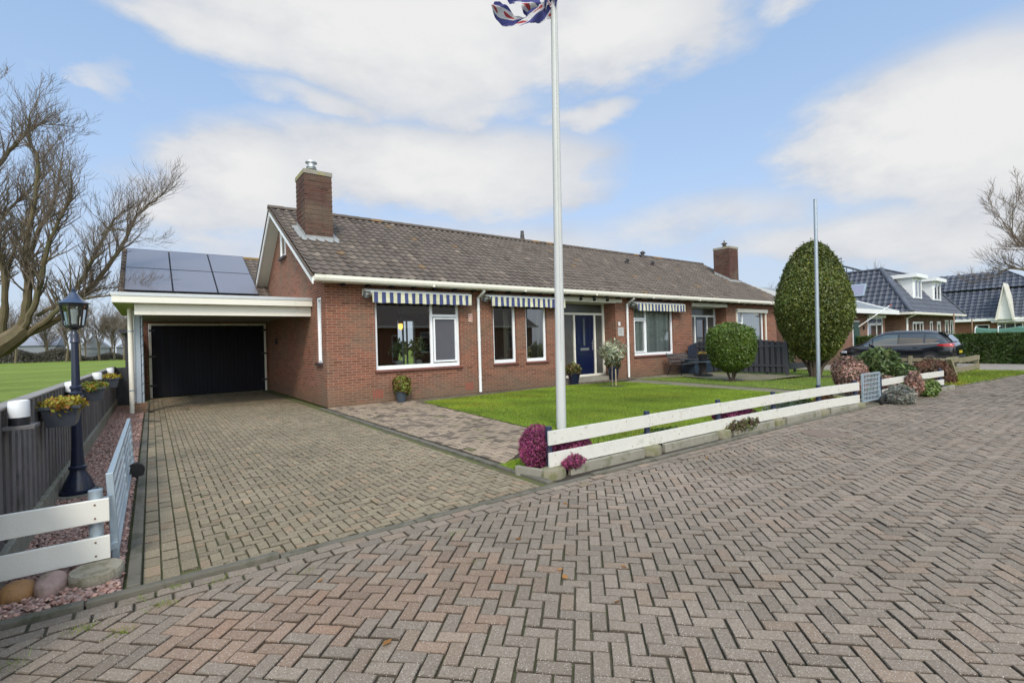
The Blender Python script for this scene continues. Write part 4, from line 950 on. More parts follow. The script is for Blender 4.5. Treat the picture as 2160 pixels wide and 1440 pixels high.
# ================================================================== left side: fence, lamp post, gate
fw = M('grey_fence_wood', (.125, .117, .115), .7, .35, 7, bmp=.4, bscale=40, attr=True, stain=(.06, .06, .05), stainf=.56, stscale=3)
fen = thing('board_fence', (-.8, 9, 0), 'weathered grey board fence on a concrete plinth between gravel strip and meadow', 'fence')
mb = MB(); y = 2.6; k = 0
while y < 16.5:
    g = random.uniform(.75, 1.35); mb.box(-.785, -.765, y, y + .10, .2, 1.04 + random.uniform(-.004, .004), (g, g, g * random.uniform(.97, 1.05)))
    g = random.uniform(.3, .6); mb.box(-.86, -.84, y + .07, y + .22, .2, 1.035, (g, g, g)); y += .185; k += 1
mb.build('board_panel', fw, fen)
mb = MB()
for z in (.42, .86): mb.box(-.838, -.787, 2.6, 16.5, z, z + .06)
mb.build('rail', fw, fen)
mb = MB(); mb.box(-.865, -.762, 2.6, 16.5, 1.045, 1.06, (1.9, 1.9, 1.8)); mb.build('cap_strip', fw, fen)
mb = MB(); y = 2.6
while y < 16.4: mb.box(-.80, -.735 , y + .004, min(y + 1.8, 16.45) - .004, -.1, .19); y += 1.8
mb.build('plinth', conc, fen, bevel=.008)
bf = thing('garden_gate', (-.6, 16.5, 0), 'dark vertical plank gate closing the far end of the gravel strip', 'gate')
mb = MB(); x = -.84
while x < -.30: mb.box(x, x + .104, 16.48, 16.5, .05, 1.03, (.7,) * 3); x += .11
mb.box(-.84, -.26, 16.502, 16.506, .0, 1.02); mb.build('plank_panel', anthr, bf); mb = MB(); mb.box(-.84, -.28, 16.505, 16.53, .3, .36); mb.box(-.84, -.28, 16.505, 16.53, .8, .86); mb.build('rail', anthr, bf)
sh = thing('garden_shed', (-.5, 18.4, 0), 'dark grey shed with overhanging roof edge behind the carport downpipe', 'shed')
mb = MB(); mb.box(-.60, -.37, 17.6, 20, 0, 1.98); mb.build('wall', anthr, sh); mb = MB(); mb.extr([(-.74, 17.45, 2.08), (-.36, 17.45, 2.08), (-.36, 17.45, 1.97), (-.70, 17.45, 1.97)], (0, 2.7, 0)); mb.build('roof', anthr, sh)

# lamp post
lp = thing('garden_lamp_post', (-.60, 6.36, 0), 'navy blue classic lamp post with six sided lantern beside the gravel strip', 'lamp post')
lx, ly = -.60, 6.36
MB().lathe([(.20, .0), (.20, .045), (0, .05)], (lx, ly, 0), 10).build('footing', conc, lp)
mb = MB(); mb.lathe([(.15, .05), (.15, .075), (.128, .08), (.112, .14), (.085, .20), (.066, .24), (.062, .27), (.072, .28), (.072, .30), (.056, .31), (.050, .40), (.048, .44), (.046, .47)], (lx, ly, 0), 24); mb.build('base', navy, lp, smooth='auto')
mb = MB(); mb.lathe([(.046, .47), (.038, .95), (.038, .99), (.048, 1.0), (.048, 1.02), (.039, 1.03), (.039, 1.05), (.048, 1.06), (.048, 1.08), (.034, 1.09), (.028, 1.5), (.037, 1.505), (.037, 1.52), (.033, 1.525), (.033, 1.58), (.028, 1.60), (.018, 1.62), (.018, 1.635)], (lx, ly, 0), 20); mb.build('pole', navy, lp, smooth='auto')
lant = MB(); lant.lathe([(.026, 1.63), (.04, 1.645), (.072, 1.655), (.078, 1.675), (.0, 1.68)], (lx, ly, 0), 6)
for k in range(6):
    a = k * PI / 3 + .25; lant.bar((lx + .076 * math.cos(a), ly + .076 * math.sin(a), 1.67), (lx + .104 * math.cos(a), ly + .104 * math.sin(a), 1.875), .012, .012)
vs = [(lx + r * math.cos(k * PI / 3 + .25), ly + r * math.sin(k * PI / 3 + .25), z) for (r, z) in ((.099, 1.868), (.110, 1.868), (.110, 1.885), (.099, 1.885)) for k in range(6)]
lant.add(vs, [(6 * j + k, 6 * j + (k + 1) % 6, 6 * ((j + 1) % 4) + (k + 1) % 6, 6 * ((j + 1) % 4) + k) for j in range(4) for k in range(6)])
lt = lant.build('lantern_frame', black, lp)
lg = glass_mat('lantern_glass', tint=(.9, .95, .95), refl=1.2, base=.1)
for k in range(6):
    a0, a1 = k * PI / 3 + .25, (k + 1) * PI / 3 + .25; MB().add([(lx + .072 * math.cos(a0), ly + .072 * math.sin(a0), 1.68), (lx + .072 * math.cos(a1), ly + .072 * math.sin(a1), 1.68), (lx + .099 * math.cos(a1), ly + .099 * math.sin(a1), 1.87), (lx + .099 * math.cos(a0), ly + .099 * math.sin(a0), 1.87)], [(0, 1, 2, 3)]).build('lantern_glass', lg, lt)
MB().lathe([(0, 1.68), (.022, 1.69), (.022, 1.76), (.03, 1.78), (.03, 1.83), (0, 1.85)], (lx, ly, 0), 12).build('bulb', M('white_bulb', (.8, .8, .78), .3), lt, smooth='auto')
mb = MB(); mb.lathe([(.124, 1.885), (.127, 1.89), (.105, 1.905), (.075, 1.925), (.050, 1.955), (.032, 1.985), (.02, 2.0), (.022, 2.01), (.012, 2.015), (.016, 2.03), (.006, 2.04), (.004, 2.06), (0, 2.062)], (lx, ly, 0), 24); mb.build('lantern_roof', M('navy_gloss', (.02, .035, .08), .25, .1, 5, coat=.6), lp, smooth='auto')

# foreground rail fence with footing
rail_m = M('white_rail_paint', (.74, .73, .67), .45, .05, 3, stain=(.55, .54, .48), stainf=.63, bmp=.1)
rf = thing('rail_fence', (-.3, 4.06, 0), 'short white two rail fence in the left foreground beside the open farm gate', 'fence', 'white rail fences along the street')
screwm = M('rust_screw', (.16, .09, .05), .5)
for z0 in (.325, .09):
    r1 = MB().box(-4.0, -.235, 4.02, 4.045, z0, z0 + .145).build('rail', rail_m, rf, bevel=.004)
    mb = MB()
    for dz in (.03, .115): mb.lathe([(0, -.003), (.006, -.003), (.006, .002), (0, .002)], (-.305, 4.02, z0 + dz), 8, 'y')
    mb.build('screw', screwm, r1)
for px in (-.305, -2.2): MB().tube([(px, 4.085, .04), (px, 4.085, .52)], .037, 14).build('post', galv, rf, smooth='auto')
mb = MB(); mb.lathe([(.9, .0), (1.0, .03), (.98, .07), (.92, .085), (0, .09)], (0, 0, 0), 22, sx=.135, sy=.15)
mb.v = [(x * (1 + .05 * math.sin(9 * math.atan2(y, x + 1e-6))) - .295, y + 3.91, z) for x, y, z in mb.v]; mb.build('footing', M('old_concrete', (.30, .27, .205), .9, .35, 6, bmp=1., bscale=45, stain=(.15, .13, .07), stainf=.48, stscale=9), rf, smooth='auto')
def boulder(c, s, col, lb, seed, stain):
    r = np.random.default_rng(seed); mb = MB(); n, k = 22, 14; vs = []
    kk = r.normal(size=(6, 3)) * 1.6; ph = r.uniform(0, 6, 6)
    for i in range(k + 1):
        th = PI * i / k
        for j in range(n):
            a = 2 * PI * j / n; d = np.array([math.sin(th) * math.cos(a), math.sin(th) * math.sin(a), math.cos(th)])
            q = 1 + .07 * float(np.sin(kk @ d + ph).sum()) / 1.5; d = np.sign(d) * np.abs(d) ** .9; vs.append((c[0] + d[0] * s[0] * q, c[1] + d[1] * s[1] * q, c[2] + d[2] * s[2] * q))
    mb.add(vs, [(i * n + j, (i + 1) * n + j, (i + 1) * n + (j + 1) % n, i * n + (j + 1) % n) for i in range(k) for j in range(n)])
    tag(mb.build('boulder', M('boulder_stone', col, .65, .35, 9, bmp=.5, bscale=40, stain=stain, stainf=.50, stscale=8), smooth=True), lb, 'boulder', 'boulders in front of the white rail fence')
boulder((-.645, 3.90, .035), (.085, .10, .07), (.30, .15, .055), 'rusty orange boulder under the white rail, leftmost of the two', 1, (.09, .06, .035))
boulder((-.50, 3.88, .04), (.08, .11, .08), (.33, .22, .19), 'pinkish grey boulder touching the concrete fence footing', 5, (.14, .12, .07))

# open farm gate seen along its length
fg = thing('farm_gate', (-.225, 4.2, 0), 'long galvanised farm gate standing open along the gravel strip', 'gate')
gxa = lambda z: -.215 - .04 * z
mb = MB()
def gb(y0, z0, y1, z1, r=.016): mb.tube([(gxa(z0), y0, z0), (gxa(z1), y1, z1)], r, 8)
mb.bar((gxa(.575), 4.18, .575), (gxa(.575), 7.6, .575), .035, .035); mb.bar((gxa(.05), 4.18, .05), (gxa(.05), 7.6, .05), .03, .03)
mb.bar((gxa(.02), 4.18, .02), (gxa(.6), 4.18, .6), .04, .04, up=(0, 1, 0)); mb.bar((gxa(.05), 7.6, .05), (gxa(.59), 7.6, .59), .035, .035, up=(0, 1, 0)); mb.bar((gxa(.05), 5.9, .05), (gxa(.59), 5.9, .59), .025, .025, up=(0, 1, 0))
mb.build('frame', galv, fg, bevel=.003)
for z in (.14, .225, .31, .395, .48): MB().tube([(gxa(z), 4.2, z), (gxa(z), 7.58, z)], .0105, 8).build('bar', galv, fg, smooth='auto')
def wheel(o, r, wdt, axis, parent, rim=None):
    mb = MB(); mb.lathe([(r * .55, -wdt / 2), (r * .9, -wdt / 2), (r, -wdt * .28), (r, wdt * .28), (r * .9, wdt / 2), (r * .55, wdt / 2)], o, 22, axis); ty = mb.build('tyre', rubber, parent, smooth='auto')
    mb = MB(); mb.lathe([(0, -wdt * .3), (r * .56, -wdt * .42), (r * .56, wdt * .42), (0, wdt * .3)], o, 16, axis); mb.build('rim', rim or greypaint, parent, smooth='auto')
wh = MB().bar((-.22, 6.87, .06), (-.22, 6.87, .32), .02, .03, up=(0, 1, 0)).build('wheel', galv, fg); wheel((-.165, 6.80, .095), .082, .05, 'y', wh)
mb = MB(); mb.bar((-.305, 4.09, .12), (-.215, 4.17, .12), .03, .04); mb.bar((-.305, 4.09, .44), (-.23, 4.17, .44), .02, .03); mb.build('hinge', galv, fg)

# flower boxes and fence lights
boxm = M('slate_plastic', (.045, .052, .065), .45, .1, 4)
sedum = leaf_mat('sedum_leaf', (.24, .22, .035), .6)
for (yc, lb, sx, wdt, hh, s, base, alt) in ((5.62, 'nearest grey flower box on the fence, filled with yellow green plants', -.62, .24, .17, 1, (1.1, 1, .6), (1.1, .48, .35)),
      (8.35, 'middle flower box on the fence, between the other two boxes', -.62, .26, .17, 2, (.62, .95, .7), (1.0, .6, .4)), (11.4, 'farthest flower box on the fence, nearest the plank gate', -.62, .28, .17, 3, (1.1, 1, .4), (.9, .5, .3))):
    fb = thing('flower_box', (sx, yc, .78), lb, 'flower box', 'flower boxes hung on the board fence')
    x0, x1 = sx - wdt / 2, sx + wdt / 2; y0, y1 = yc - .16, yc + .22; z0, z1 = .79, .79 + hh; q = .035; mb = MB()
    mb.add([(x0 + q, y0 + q, z0), (x1 - q, y0 + q, z0), (x1 - q, y1 - q, z0), (x0 + q, y1 - q, z0), (x0, y0, z1), (x1, y0, z1), (x1, y1, z1), (x0, y1, z1)], [(0, 3, 2, 1), (0, 1, 5, 4), (1, 2, 6, 5), (2, 3, 7, 6), (3, 0, 4, 7)])
    mb.add([(x0 + .01, y0 + .01, z1 - .02), (x1 - .01, y0 + .01, z1 - .02), (x1 - .01, y1 - .01, z1 - .02), (x0 + .01, y1 - .01, z1 - .02)], [(0, 1, 2, 3)])
    mb.box(x0 - .01, x1 + .01, y0 - .01, y0 + .003, z1 - .02, z1 + .004).box(x0 - .01, x1 + .01, y1 - .003, y1 + .01, z1 - .02, z1 + .004).box(x1 - .003, x1 + .01, y0 + .003, y1 - .003, z1 - .02, z1 + .004).box(x0 - .01, x0 + .003, y0 + .003, y1 - .003, z1 - .02, z1 + .004)
    mb.build('box', boxm, fb); mb = MB(); mb.box(-.764, x0 + .02, yc - .03, yc + .03, z0 + .05, z0 + .07); mb.build('bracket', black, fb)
    blob_leaves('foliage', sedum, (sx, yc + .03, z1 + .005), (wdt * .62, .24, .06), 1500, .026, fb, shell=.9, seed=s, base=base, alt=alt, altp=.35, ctint=.35)
shade = M('opal_plastic', (.58, .59, .60), .35, .04, 4)
for (yc, lb, sx) in ((4.46, 'white drum fence light on its wooden shelf, closest to the street', -.70), (7.1, 'white drum fence light half hidden behind the lamp post', -.70), (10.15, 'white drum fence light behind the middle flower box', -.70), (13.2, 'white drum fence light nearest the plank gate', -.70)):
    fl = thing('fence_light', (sx, yc, .95), lb, 'fence light', 'solar lights along the board fence'); rr = .053 if yc < 5 else .062
    mb = MB(); mb.lathe([(0, .99), (rr, .99), (rr, 1.09), (rr * .9, 1.098), (rr * .86, 1.092), (0, 1.09)], (sx, yc, 0), 24); mb.build('lamp_shade', shade, fl, smooth='auto')
    mb = MB(); mb.lathe([(0, .94), (rr * .97, .94), (rr * .97, .99), (0, .992)], (sx, yc, 0), 24); mb.build('light_base', black, fl, smooth='auto')
    mb = MB(); mb.box(-.764, sx + .085, yc - .10, yc + .10, .918, .938); mb.build('shelf', fw, fl)

# ================================================================== flagpole and flag
fp = thing('flagpole', (5.17, 5.70, 0), 'tall white wooden flagpole standing on the lawn', 'flagpole')
mb = MB(); mb.tube([(5.17 + .1 * k / 8, 5.70, 6.84 * k / 8) for k in range(9)], [lerp(.078, .052, (k / 8) ** 1.2) for k in range(9)], 12); mb.build('pole', M('flagpole_paint', (.50, .51, .50), .5, .07, 3, stain=(.34, .34, .31), stainf=.64, stscale=2.5, bmp=.15), fp, smooth='auto')
mb = MB(); mb.lathe([(.055, 6.80), (.06, 6.84), (.05, 6.9), (.03, 6.93), (0, 6.95)], (5.27, 5.70, 0), 12); mb.build('pole_cap', black, fp, smooth='auto')
mb = MB(); mb.tube([(5.24, 5.63, 6.7), (5.18, 5.62, 4), (5.13, 5.61, 1.1)], .003, 4); mb.build('halyard', M('rope', (.5, .5, .46), .9), fp)
mt, t, b = nt('flag_cloth'); ua = N(t, 'ShaderNodeAttribute', attribute_name='fuv'); sx_ = N(t, 'ShaderNodeSeparateXYZ'); L(t, ua.outputs['Vector'], sx_.inputs[0])
u, v = sx_.outputs[0], sx_.outputs[1]
stp = math_(t, 'FRACT', math_(t, 'MULTIPLY', math_(t, 'ADD', u, math_(t, 'MULTIPLY', v, .45)), 2.55))
cst = ramp(t, stp, [(.0, (.055, .06, .22)), (.46, (.055, .06, .22)), (.5, (.62, .60, .62)), (.96, (.62, .60, .62)), (1., (.055, .06, .22))])
du = math_(t, 'SUBTRACT', math_(t, 'FRACT', math_(t, 'MULTIPLY', math_(t, 'ADD', u, math_(t, 'MULTIPLY', v, .45)), 2.55)), .73); dv2 = math_(t, 'SUBTRACT', math_(t, 'FRACT', math_(t, 'MULTIPLY', v, 2.)), .5)
rd = math_(t, 'LESS_THAN', math_(t, 'ADD', math_(t, 'MULTIPLY', math_(t, 'POWER', du, 2), 16.), math_(t, 'MULTIPLY', math_(t, 'POWER', dv2, 2), 7.)), .36)
L(t, mixc(t, rd, cst, (.36, .05, .06)), b.inputs['Base Color']); b.inputs['Roughness'].default_value = .8
tr_ = N(t, 'ShaderNodeBsdfTranslucent'); L(t, mixc(t, rd, cst, (.36, .05, .06)), tr_.inputs[0]); mx_ = N(t, 'ShaderNodeMixShader', Fac=.35); L(t, b.outputs[0], mx_.inputs[1]); L(t, tr_.outputs[0], mx_.inputs[2]); L(t, mx_.outputs[0], t.nodes['Material Output'].inputs[0])
FR = V((.80, -.597, -.028)); FU = V((.02, -.02, 1)); FD = V((.6, .8, 0)); FO = V((5.245, 5.66, 6.80)); k_ = 1 / 128
def flagpt(px, py, d): return FO + FR * ((px - 1163) * k_) + FU * (-(py - 8) * k_) + FD * d
def ribbon(mid, wid, u0, u1, ph):
    vs = []; uv = []; n = 40; m_ = 8
    for i in range(n + 1):
        f = i / n * (len(mid) - 1); a = min(int(f), len(mid) - 2); q = f - a; q2 = q * q * (3 - 2 * q)
        p = [lerp(mid[a][j], mid[a + 1][j], q) for j in (0, 1)]; tw = lerp(wid[a], wid[a + 1], q); p0 = [lerp(mid[max(a - 1, 0)][j], mid[a][j], q) for j in (0, 1)]
        d = (mid[a + 1][0] - mid[a][0], mid[a + 1][1] - mid[a][1]); l = math.hypot(*d); nrm = (-d[1] / l, d[0] / l)
        for j in range(m_ + 1):
            s = j / m_ - .5; vs.append(flagpt(p[0] + nrm[0] * s * tw, p[1] + nrm[1] * s * tw, .10 * math.sin(i * .28 + ph + s * 2.2) + .03 * math.sin(i * .9 + j) - .05)); uv.append((lerp(u0, u1, i / n), s + .5))
    return vs, uv, [(i * (m_ + 1) + j, (i + 1) * (m_ + 1) + j, (i + 1) * (m_ + 1) + j + 1, i * (m_ + 1) + j + 1) for i in range(n) for j in range(m_)]
me = bpy.data.meshes.new('flag'); vs = []; fs = []; uvs = []
for args in (([(1164, 2), (1155, 24), (1136, 42), (1106, 55), (1078, 52), (1054, 38), (1040, 26)], [8, 24, 24, 30, 30, 26, 14], 0, 1.0, 0), ([(1128, 44), (1114, 24), (1094, 2), (1070, -22), (1050, -50)], [22, 42, 44, 40, 30], .35, 1.2, 2), ([(1166, -6), (1150, 16), (1138, 32)], [18, 16, 10], .1, .3, 4)):
    a, b2, c2 = ribbon(*args); o_ = len(vs); vs += a; uvs += b2; fs += [tuple(i + o_ for i in f) for f in c2]
me.from_pydata([tuple(q) for q in vs], [], fs); at = me.attributes.new('fuv', 'FLOAT_VECTOR', 'POINT'); at.data.foreach_set('vector', np.array([(a, b2, 0) for a, b2 in uvs], dtype=np.float32).ravel())
fin('flag', me, mt, None, True)
tag(bpy.data.objects['flag'], 'blue and white striped flag with red marks curling in the wind at the pole top', 'flag')

# slim steel pole on the lawn
s2 = thing('steel_pole', (14.19, 5.48, 0), 'slim grey steel pole standing in front of the tall egg shaped bush', 'pole')
MB().tube([(14.19, 5.48, 0), (14.33, 5.48, 4.98)], [.05, .042], 12).build('pole', greypaint, s2, smooth='auto'); MB().lathe([(.045, 4.98), (.045, 5.0), (0, 5.01)], (14.33, 5.48, 0), 12).build('pole_cap', greypaint, s2)

# ================================================================== white rail fence, bed, footings
FP = [(3.31, 3.85), (4.87, 3.81), (6.40, 3.77), (7.85, 3.69), (9.33, 3.61), (10.55, 3.46)]
wf = thing('rail_fence', (6.9, 3.75, 0), 'long weathered white two rail fence with navy posts along the flower bed', 'fence', 'white rail fences along the street')
wr = M('weathered_white_rail', (.58, .57, .52), .6, .13, 5, bmp=.35, bscale=30, stain=(.36, .36, .29), stainf=.57, stscale=5)
knot = M('knot', (.16, .13, .09), .8)
def rails(parent, P, z0s, h=.148):
    for z0 in z0s:
        for (a, b2) in zip(P[:-1], P[1:]):
            d = V((b2[0] - a[0], b2[1] - a[1], 0)); l = d.length; d.normalize(); nn = V((d.y, -d.x, 0)); off = nn * .058
            p = V((a[0], a[1], 0)) + off - d * (.045 if a == P[0] else 0); q = V((b2[0], b2[1], 0)) + off + d * (.045 if b2 == P[-1] else -.003)
            dz0, dz1 = random.uniform(-.004, .004), random.uniform(-.004, .004)
            mb = MB(); mb.extr([p + V((0, 0, z0 + dz0 + gz(a[0]))), q + V((0, 0, z0 + dz1 + gz(b2[0]))), q + V((0, 0, z0 + h + dz1 + gz(b2[0]))), p + V((0, 0, z0 + h + dz0 + gz(a[0])))], -nn * .024)
            nf = len(mb.f)
            for _ in range(5):
                t_ = random.uniform(.1, .9); c = p.lerp(q, t_) + nn * .0015; zz = z0 + random.uniform(.02, h - .02) + gz(c.x); s = random.uniform(.004, .009)
                mb.add([c + d * (s * math.cos(k)) + V((0, 0, zz + s * math.sin(k))) for k in (0, 1.05, 2.1, 3.15, 4.2, 5.25)], [(0, 1, 2, 3, 4, 5)])
            for e in (.035, l - .03):
                for f_ in (.03, h - .03): c = V((a[0], a[1], 0)) + off + d * e + nn * .0015; mb.add([c + d * (.006 * math.cos(k)) + V((0, 0, z0 + f_ + gz(c.x) + .006 * math.sin(k))) for k in (0, 1.05, 2.1, 3.15, 4.2, 5.25)], [(0, 1, 2, 3, 4, 5)])
            r1 = mb.build('rail', wr, parent, bevel=.003); r1.data.materials.append(knot)
            for p_ in r1.data.polygons: p_.material_index = 1 if p_.index >= nf else 0
rails(wf, FP, (.315, .085)); postm = M('navy_post', (.016, .024, .055), .5, .3, 8)
footm = M('mossy_footing', (.22, .20, .14), .95, .3, 9, bmp=.7, bscale=60, stain=(.11, .12, .04), stainf=.48, stscale=9)
for (x, y) in FP:
    MB().lathe([(.036, .0), (.036, .495), (.03, .50), (0, .50)], (x, y, gz(x)), 14).build('post', postm, wf, smooth='auto')
    mb = MB(); mb.lathe([(.15, -.05), (.155, .03), (.145, .075), (.10, .09), (0, .09)], (0, 0, 0), 18); mb.v = [(a * (1 + .06 * math.sin(5 * math.atan2(b2, a + 1e-6) + x)) + x, b2 * .72 + y - .05, z + gz(x)) for a, b2, z in mb.v]; mb.build('footing', footm, wf, smooth='auto')
wf2 = thing('rail_fence', (13.3, 3.3, 0), 'shorter white two rail fence section beyond the small mesh gate', 'fence', 'white rail fences along the street')
FP2 = [(11.62, 3.385), (13.3, 3.29), (15.1, 3.19)]
rails(wf2, FP2, (.325, .12), .13)
for (x, y) in FP2: MB().lathe([(.04, .0), (.04, .50), (0, .50)], (x, y, gz(x)), 12).build('post', postm, wf2, smooth='auto')
# edging boards and soil of the bed
mb = MB(); segs2 = []
def edge(P, zt=.085):
    for (a, b2) in zip(P[:-1], P[1:]):
        d = V((b2[0] - a[0], b2[1] - a[1], 0)); n_ = max(1, round(d.length / 1.0)); d /= n_
        for k in range(n_): p = V((a[0], a[1], 0)) + d * k; q = p + d * .992; nn = V((d.y, -d.x, 0)).normalized(); z1 = zt + random.uniform(-.006, .006) + gz(p.x); mb.extr([p + V((0, 0, -.1)), q + V((0, 0, -.1)), q + V((0, 0, z1)), p + V((0, 0, z1))], -nn * .055)
off_ = .115
for (a, b2) in zip(FP[:-1], FP[1:]): edge([(a[0] + .19, a[1] - off_ - .01), (b2[0] - .19, b2[1] - off_ - .0)])
edge([(3.06, 4.12), (3.16, 3.80)]); edge([(11.7, 3.22), (15.6, 3.02)])
tag(mb.build('bed_edging', conc, bevel=.006), 'weathered concrete edging boards around the flower bed', 'edging', kind='structure')
mb = MB(); bedp = [(3.17, 3.83), (4.9, 3.775), (7.9, 3.645), (10.5, 3.43), (10.6, 3.95), (4.2, 4.32), (3.13, 4.13)]; mb.prism(bedp, -.05, lambda x, y: gz(x) + .04)
bedq = [(11.7, 3.30), (15.9, 3.10), (17.6, 4.1), (12.3, 4.2)]; mb.prism(bedq, -.25, lambda x, y: gz(x) + .05); tag(mb.build('flower_bed', soil), 'dark planting soil behind the concrete edging', 'flower bed', kind='structure')

# bed plants
pinkh = leaf_mat('heather_bloom', (.27, .048, .135), .6); greenl = leaf_mat('shrub_leaf', (.06, .085, .022), .45); greyl = leaf_mat('grey_leaf', (.20, .20, .17), .7); redl = leaf_mat('barberry_leaf', (.12, .055, .035), .6); dryp = leaf_mat('dried_bloom', (.40, .235, .19), .7); brownl = leaf_mat('brown_leaf', (.11, .075, .04), .8)
def shrub(name, c, rad, n, size, mat, label, cat='shrub', group=None, **kw):
    o = thing(name, (c[0], c[1], c[2] - rad[2] * .8), label, cat, group)
    mb = MB(); rn = random.Random(int(c[0] * 100))
    for k in range(9): a = rn.uniform(0, 6.28); q = rn.uniform(.3, .8); mb.tube([(c[0] + .02 * math.cos(a), c[1] + .02 * math.sin(a), c[2] - rad[2] * .95), (c[0] + rad[0] * q * .5 * math.cos(a), c[1] + rad[1] * q * .5 * math.sin(a), c[2] - rad[2] * .3), (c[0] + rad[0] * q * math.cos(a), c[1] + rad[1] * q * math.sin(a), c[2] + rad[2] * .4)], .006, 4)
    mb.build('stem', M('twig', (.10, .07, .05), .9) if 'twig' not in bpy.data.materials else bpy.data.materials['twig'], o)
    blob_leaves('foliage', mat, c, rad, n, size, o, **kw); return o
shrub('heather', (3.30, 4.02, .25), (.20, .19, .25), 9500, .016, pinkh, 'round magenta heather at the corner post of the white fence', 'heather', 'pink heathers in the flower bed', seed=21, alt=(.55, 1.0, .35), altp=.16, ctint=.35, shell=.6)
shrub('heather', (3.72, 3.93, .22), (.26, .14, .17), 6500, .017, pinkh, 'spreading magenta heather poking between the two white rails next to the corner', 'heather', 'pink heathers in the flower bed', seed=22, alt=(.8, .8, .5), altp=.25, ctint=.35, shell=.8)
shrub('heather', (3.55, 3.74, .11), (.16, .05, .07), 1300, .020, pinkh, 'small low magenta heather below the bottom rail near the corner', 'heather', 'pink heathers in the flower bed', seed=23, alt=(.5, 1.2, .4), altp=.25, ctint=.35, shell=.9)
shrub('heather', (6.95, 3.86, .24), (.52, .12, .13), 4200, .022, pinkh, 'long crimson heather between the rails in the middle of the fence', 'heather', 'pink heathers in the flower bed', seed=24, alt=(.6, .9, .4), altp=.2, ctint=.35, shell=.9)
for i, (x, y, z, rx, ry, rz_, n, mt_, lb, kw) in enumerate([(4.35, 3.95, .08, .35, .15, .08, 900, brownl, 'low dead brown ground plants right of the corner heathers', dict(alt=(1, 1.6, .6), altp=.3)),
        (5.35, 3.95, .10, .45, .17, .10, 1500, leaf_mat('iris_leaf', (.10, .16, .03), .5), 'low green leafy clump between second and third navy posts', {}),
        (6.9, 3.70, .10, .45, .12, .09, 1100, brownl, 'dry brown clump under the long crimson heather', dict(alt=(.8, 1.6, .6), altp=.3)), (7.45, 3.95, .12, .35, .16, .12, 900, redl, 'small reddish brown clump left of the fourth navy post', {}),
        (8.5, 3.85, .14, .5, .18, .15, 1500, greyl, 'grey green low shrub right of the fourth navy post', dict(alt=(.6, 1.0, .4), altp=.4)), (9.9, 3.72, .12, .42, .17, .16, 1500, brownl, 'russet low shrub beside the small mesh gate', dict(alt=(1.3, .7, .5), altp=.4)), (9.3, 3.95, .16, .35, .2, .18, 1300, greenl, 'small dark green shrub between the slim steel pole and the rails', {})]):
    shrub('bed_plant', (x, y, z), (rx, ry, rz_), n, .035, mt_, lb, 'plant', 'low plants in the flower bed', seed=40 + i, shell=1., ctint=.3, **kw)
# beyond the small gate
shrub('lavender', (11.62, 3.05, .14), (.27, .22, .22), 4200, .04, greyl, 'bushy silver grey lavender in front of the second fence section', 'shrub', seed=61, aspect=3.2, shell=.9, bumpy=.18, ctint=.4)
shrub('hydrangea', (12.75, 3.12, .30), (.17, .16, .27), 2200, .035, dryp, 'narrow faded pink bush hanging over the white rails', 'hydrangea', 'faded pink bushes by the mesh gate', seed=62, alt=(.25, .35, .25), altp=.25, shell=.8, ctint=.4, bumpy=.2)
shrub('green_shrub', (13.35, 3.03, .15), (.26, .2, .2), 2200, .045, leaf_mat('fresh_leaf', (.12, .17, .04), .45), 'bright green leafy shrub in front of the rails beside the faded pink bush', 'shrub', seed=63, shell=.8, ctint=.3, bumpy=.15)
shrub('hydrangea', (13.6, 4.55, .32), (.36, .36, .42), 6500, .042, dryp, 'large faded pink bush behind the mesh gate', 'hydrangea', 'faded pink bushes by the mesh gate', seed=64, alt=(.22, .34, .2), altp=.22, shell=.5, ctint=.4, bumpy=.16)
shrub('hydrangea', (12.6, 4.15, .28), (.28, .25, .34), 4000, .040, dryp, 'faded pink bush directly behind the small mesh gate, lower than the large one', 'hydrangea', 'faded pink bushes by the mesh gate', seed=65, alt=(.25, .36, .22), altp=.25, shell=.6, ctint=.4, bumpy=.16)
shrub('hydrangea', (13.2, 3.75, .22), (.5, .22, .18), 2000, .038, dryp, 'low faded pink bush seen through the gap between the rails', 'hydrangea', 'faded pink bushes by the mesh gate', seed=66, alt=(.25, .36, .22), altp=.4, shell=.8, ctint=.4)
shrub('rhododendron', (15.5, 4.5, .46), (.38, .36, .52), 3200, .075, leaf_mat('rhodo_leaf', (.085, .12, .04), .4), 'tall ragged dark green rhododendron in front of the black car', 'shrub', seed=67, shell=.9, ctint=.35, bumpy=.35, aspect=2.2)
for i, (x, y, z, rx, ry, rz_, n, mt_, lb) in enumerate([(17.4, 4.6, .10, .9, .45, .38, 5500, greenl, 'clipped low green hedge bush right of the rhododendron'), (19.2, 4.3, .10, .9, .5, .42, 6500, redl, 'reddish brown barberry bush in front of the car wheel'), (16.8, 3.6, .12, .40, .34, .36, 4200, redl, 'reddish brown barberry at the end of the white rails')]):
    shrub('border_shrub', (x, y, z), (rx, ry, rz_), n, .05, mt_, lb, 'shrub', 'border shrubs by the neighbouring driveway', seed=70 + i, shell=.6, ctint=.35, bumpy=.14, alt=(.8, 1.3, .8), altp=.25)

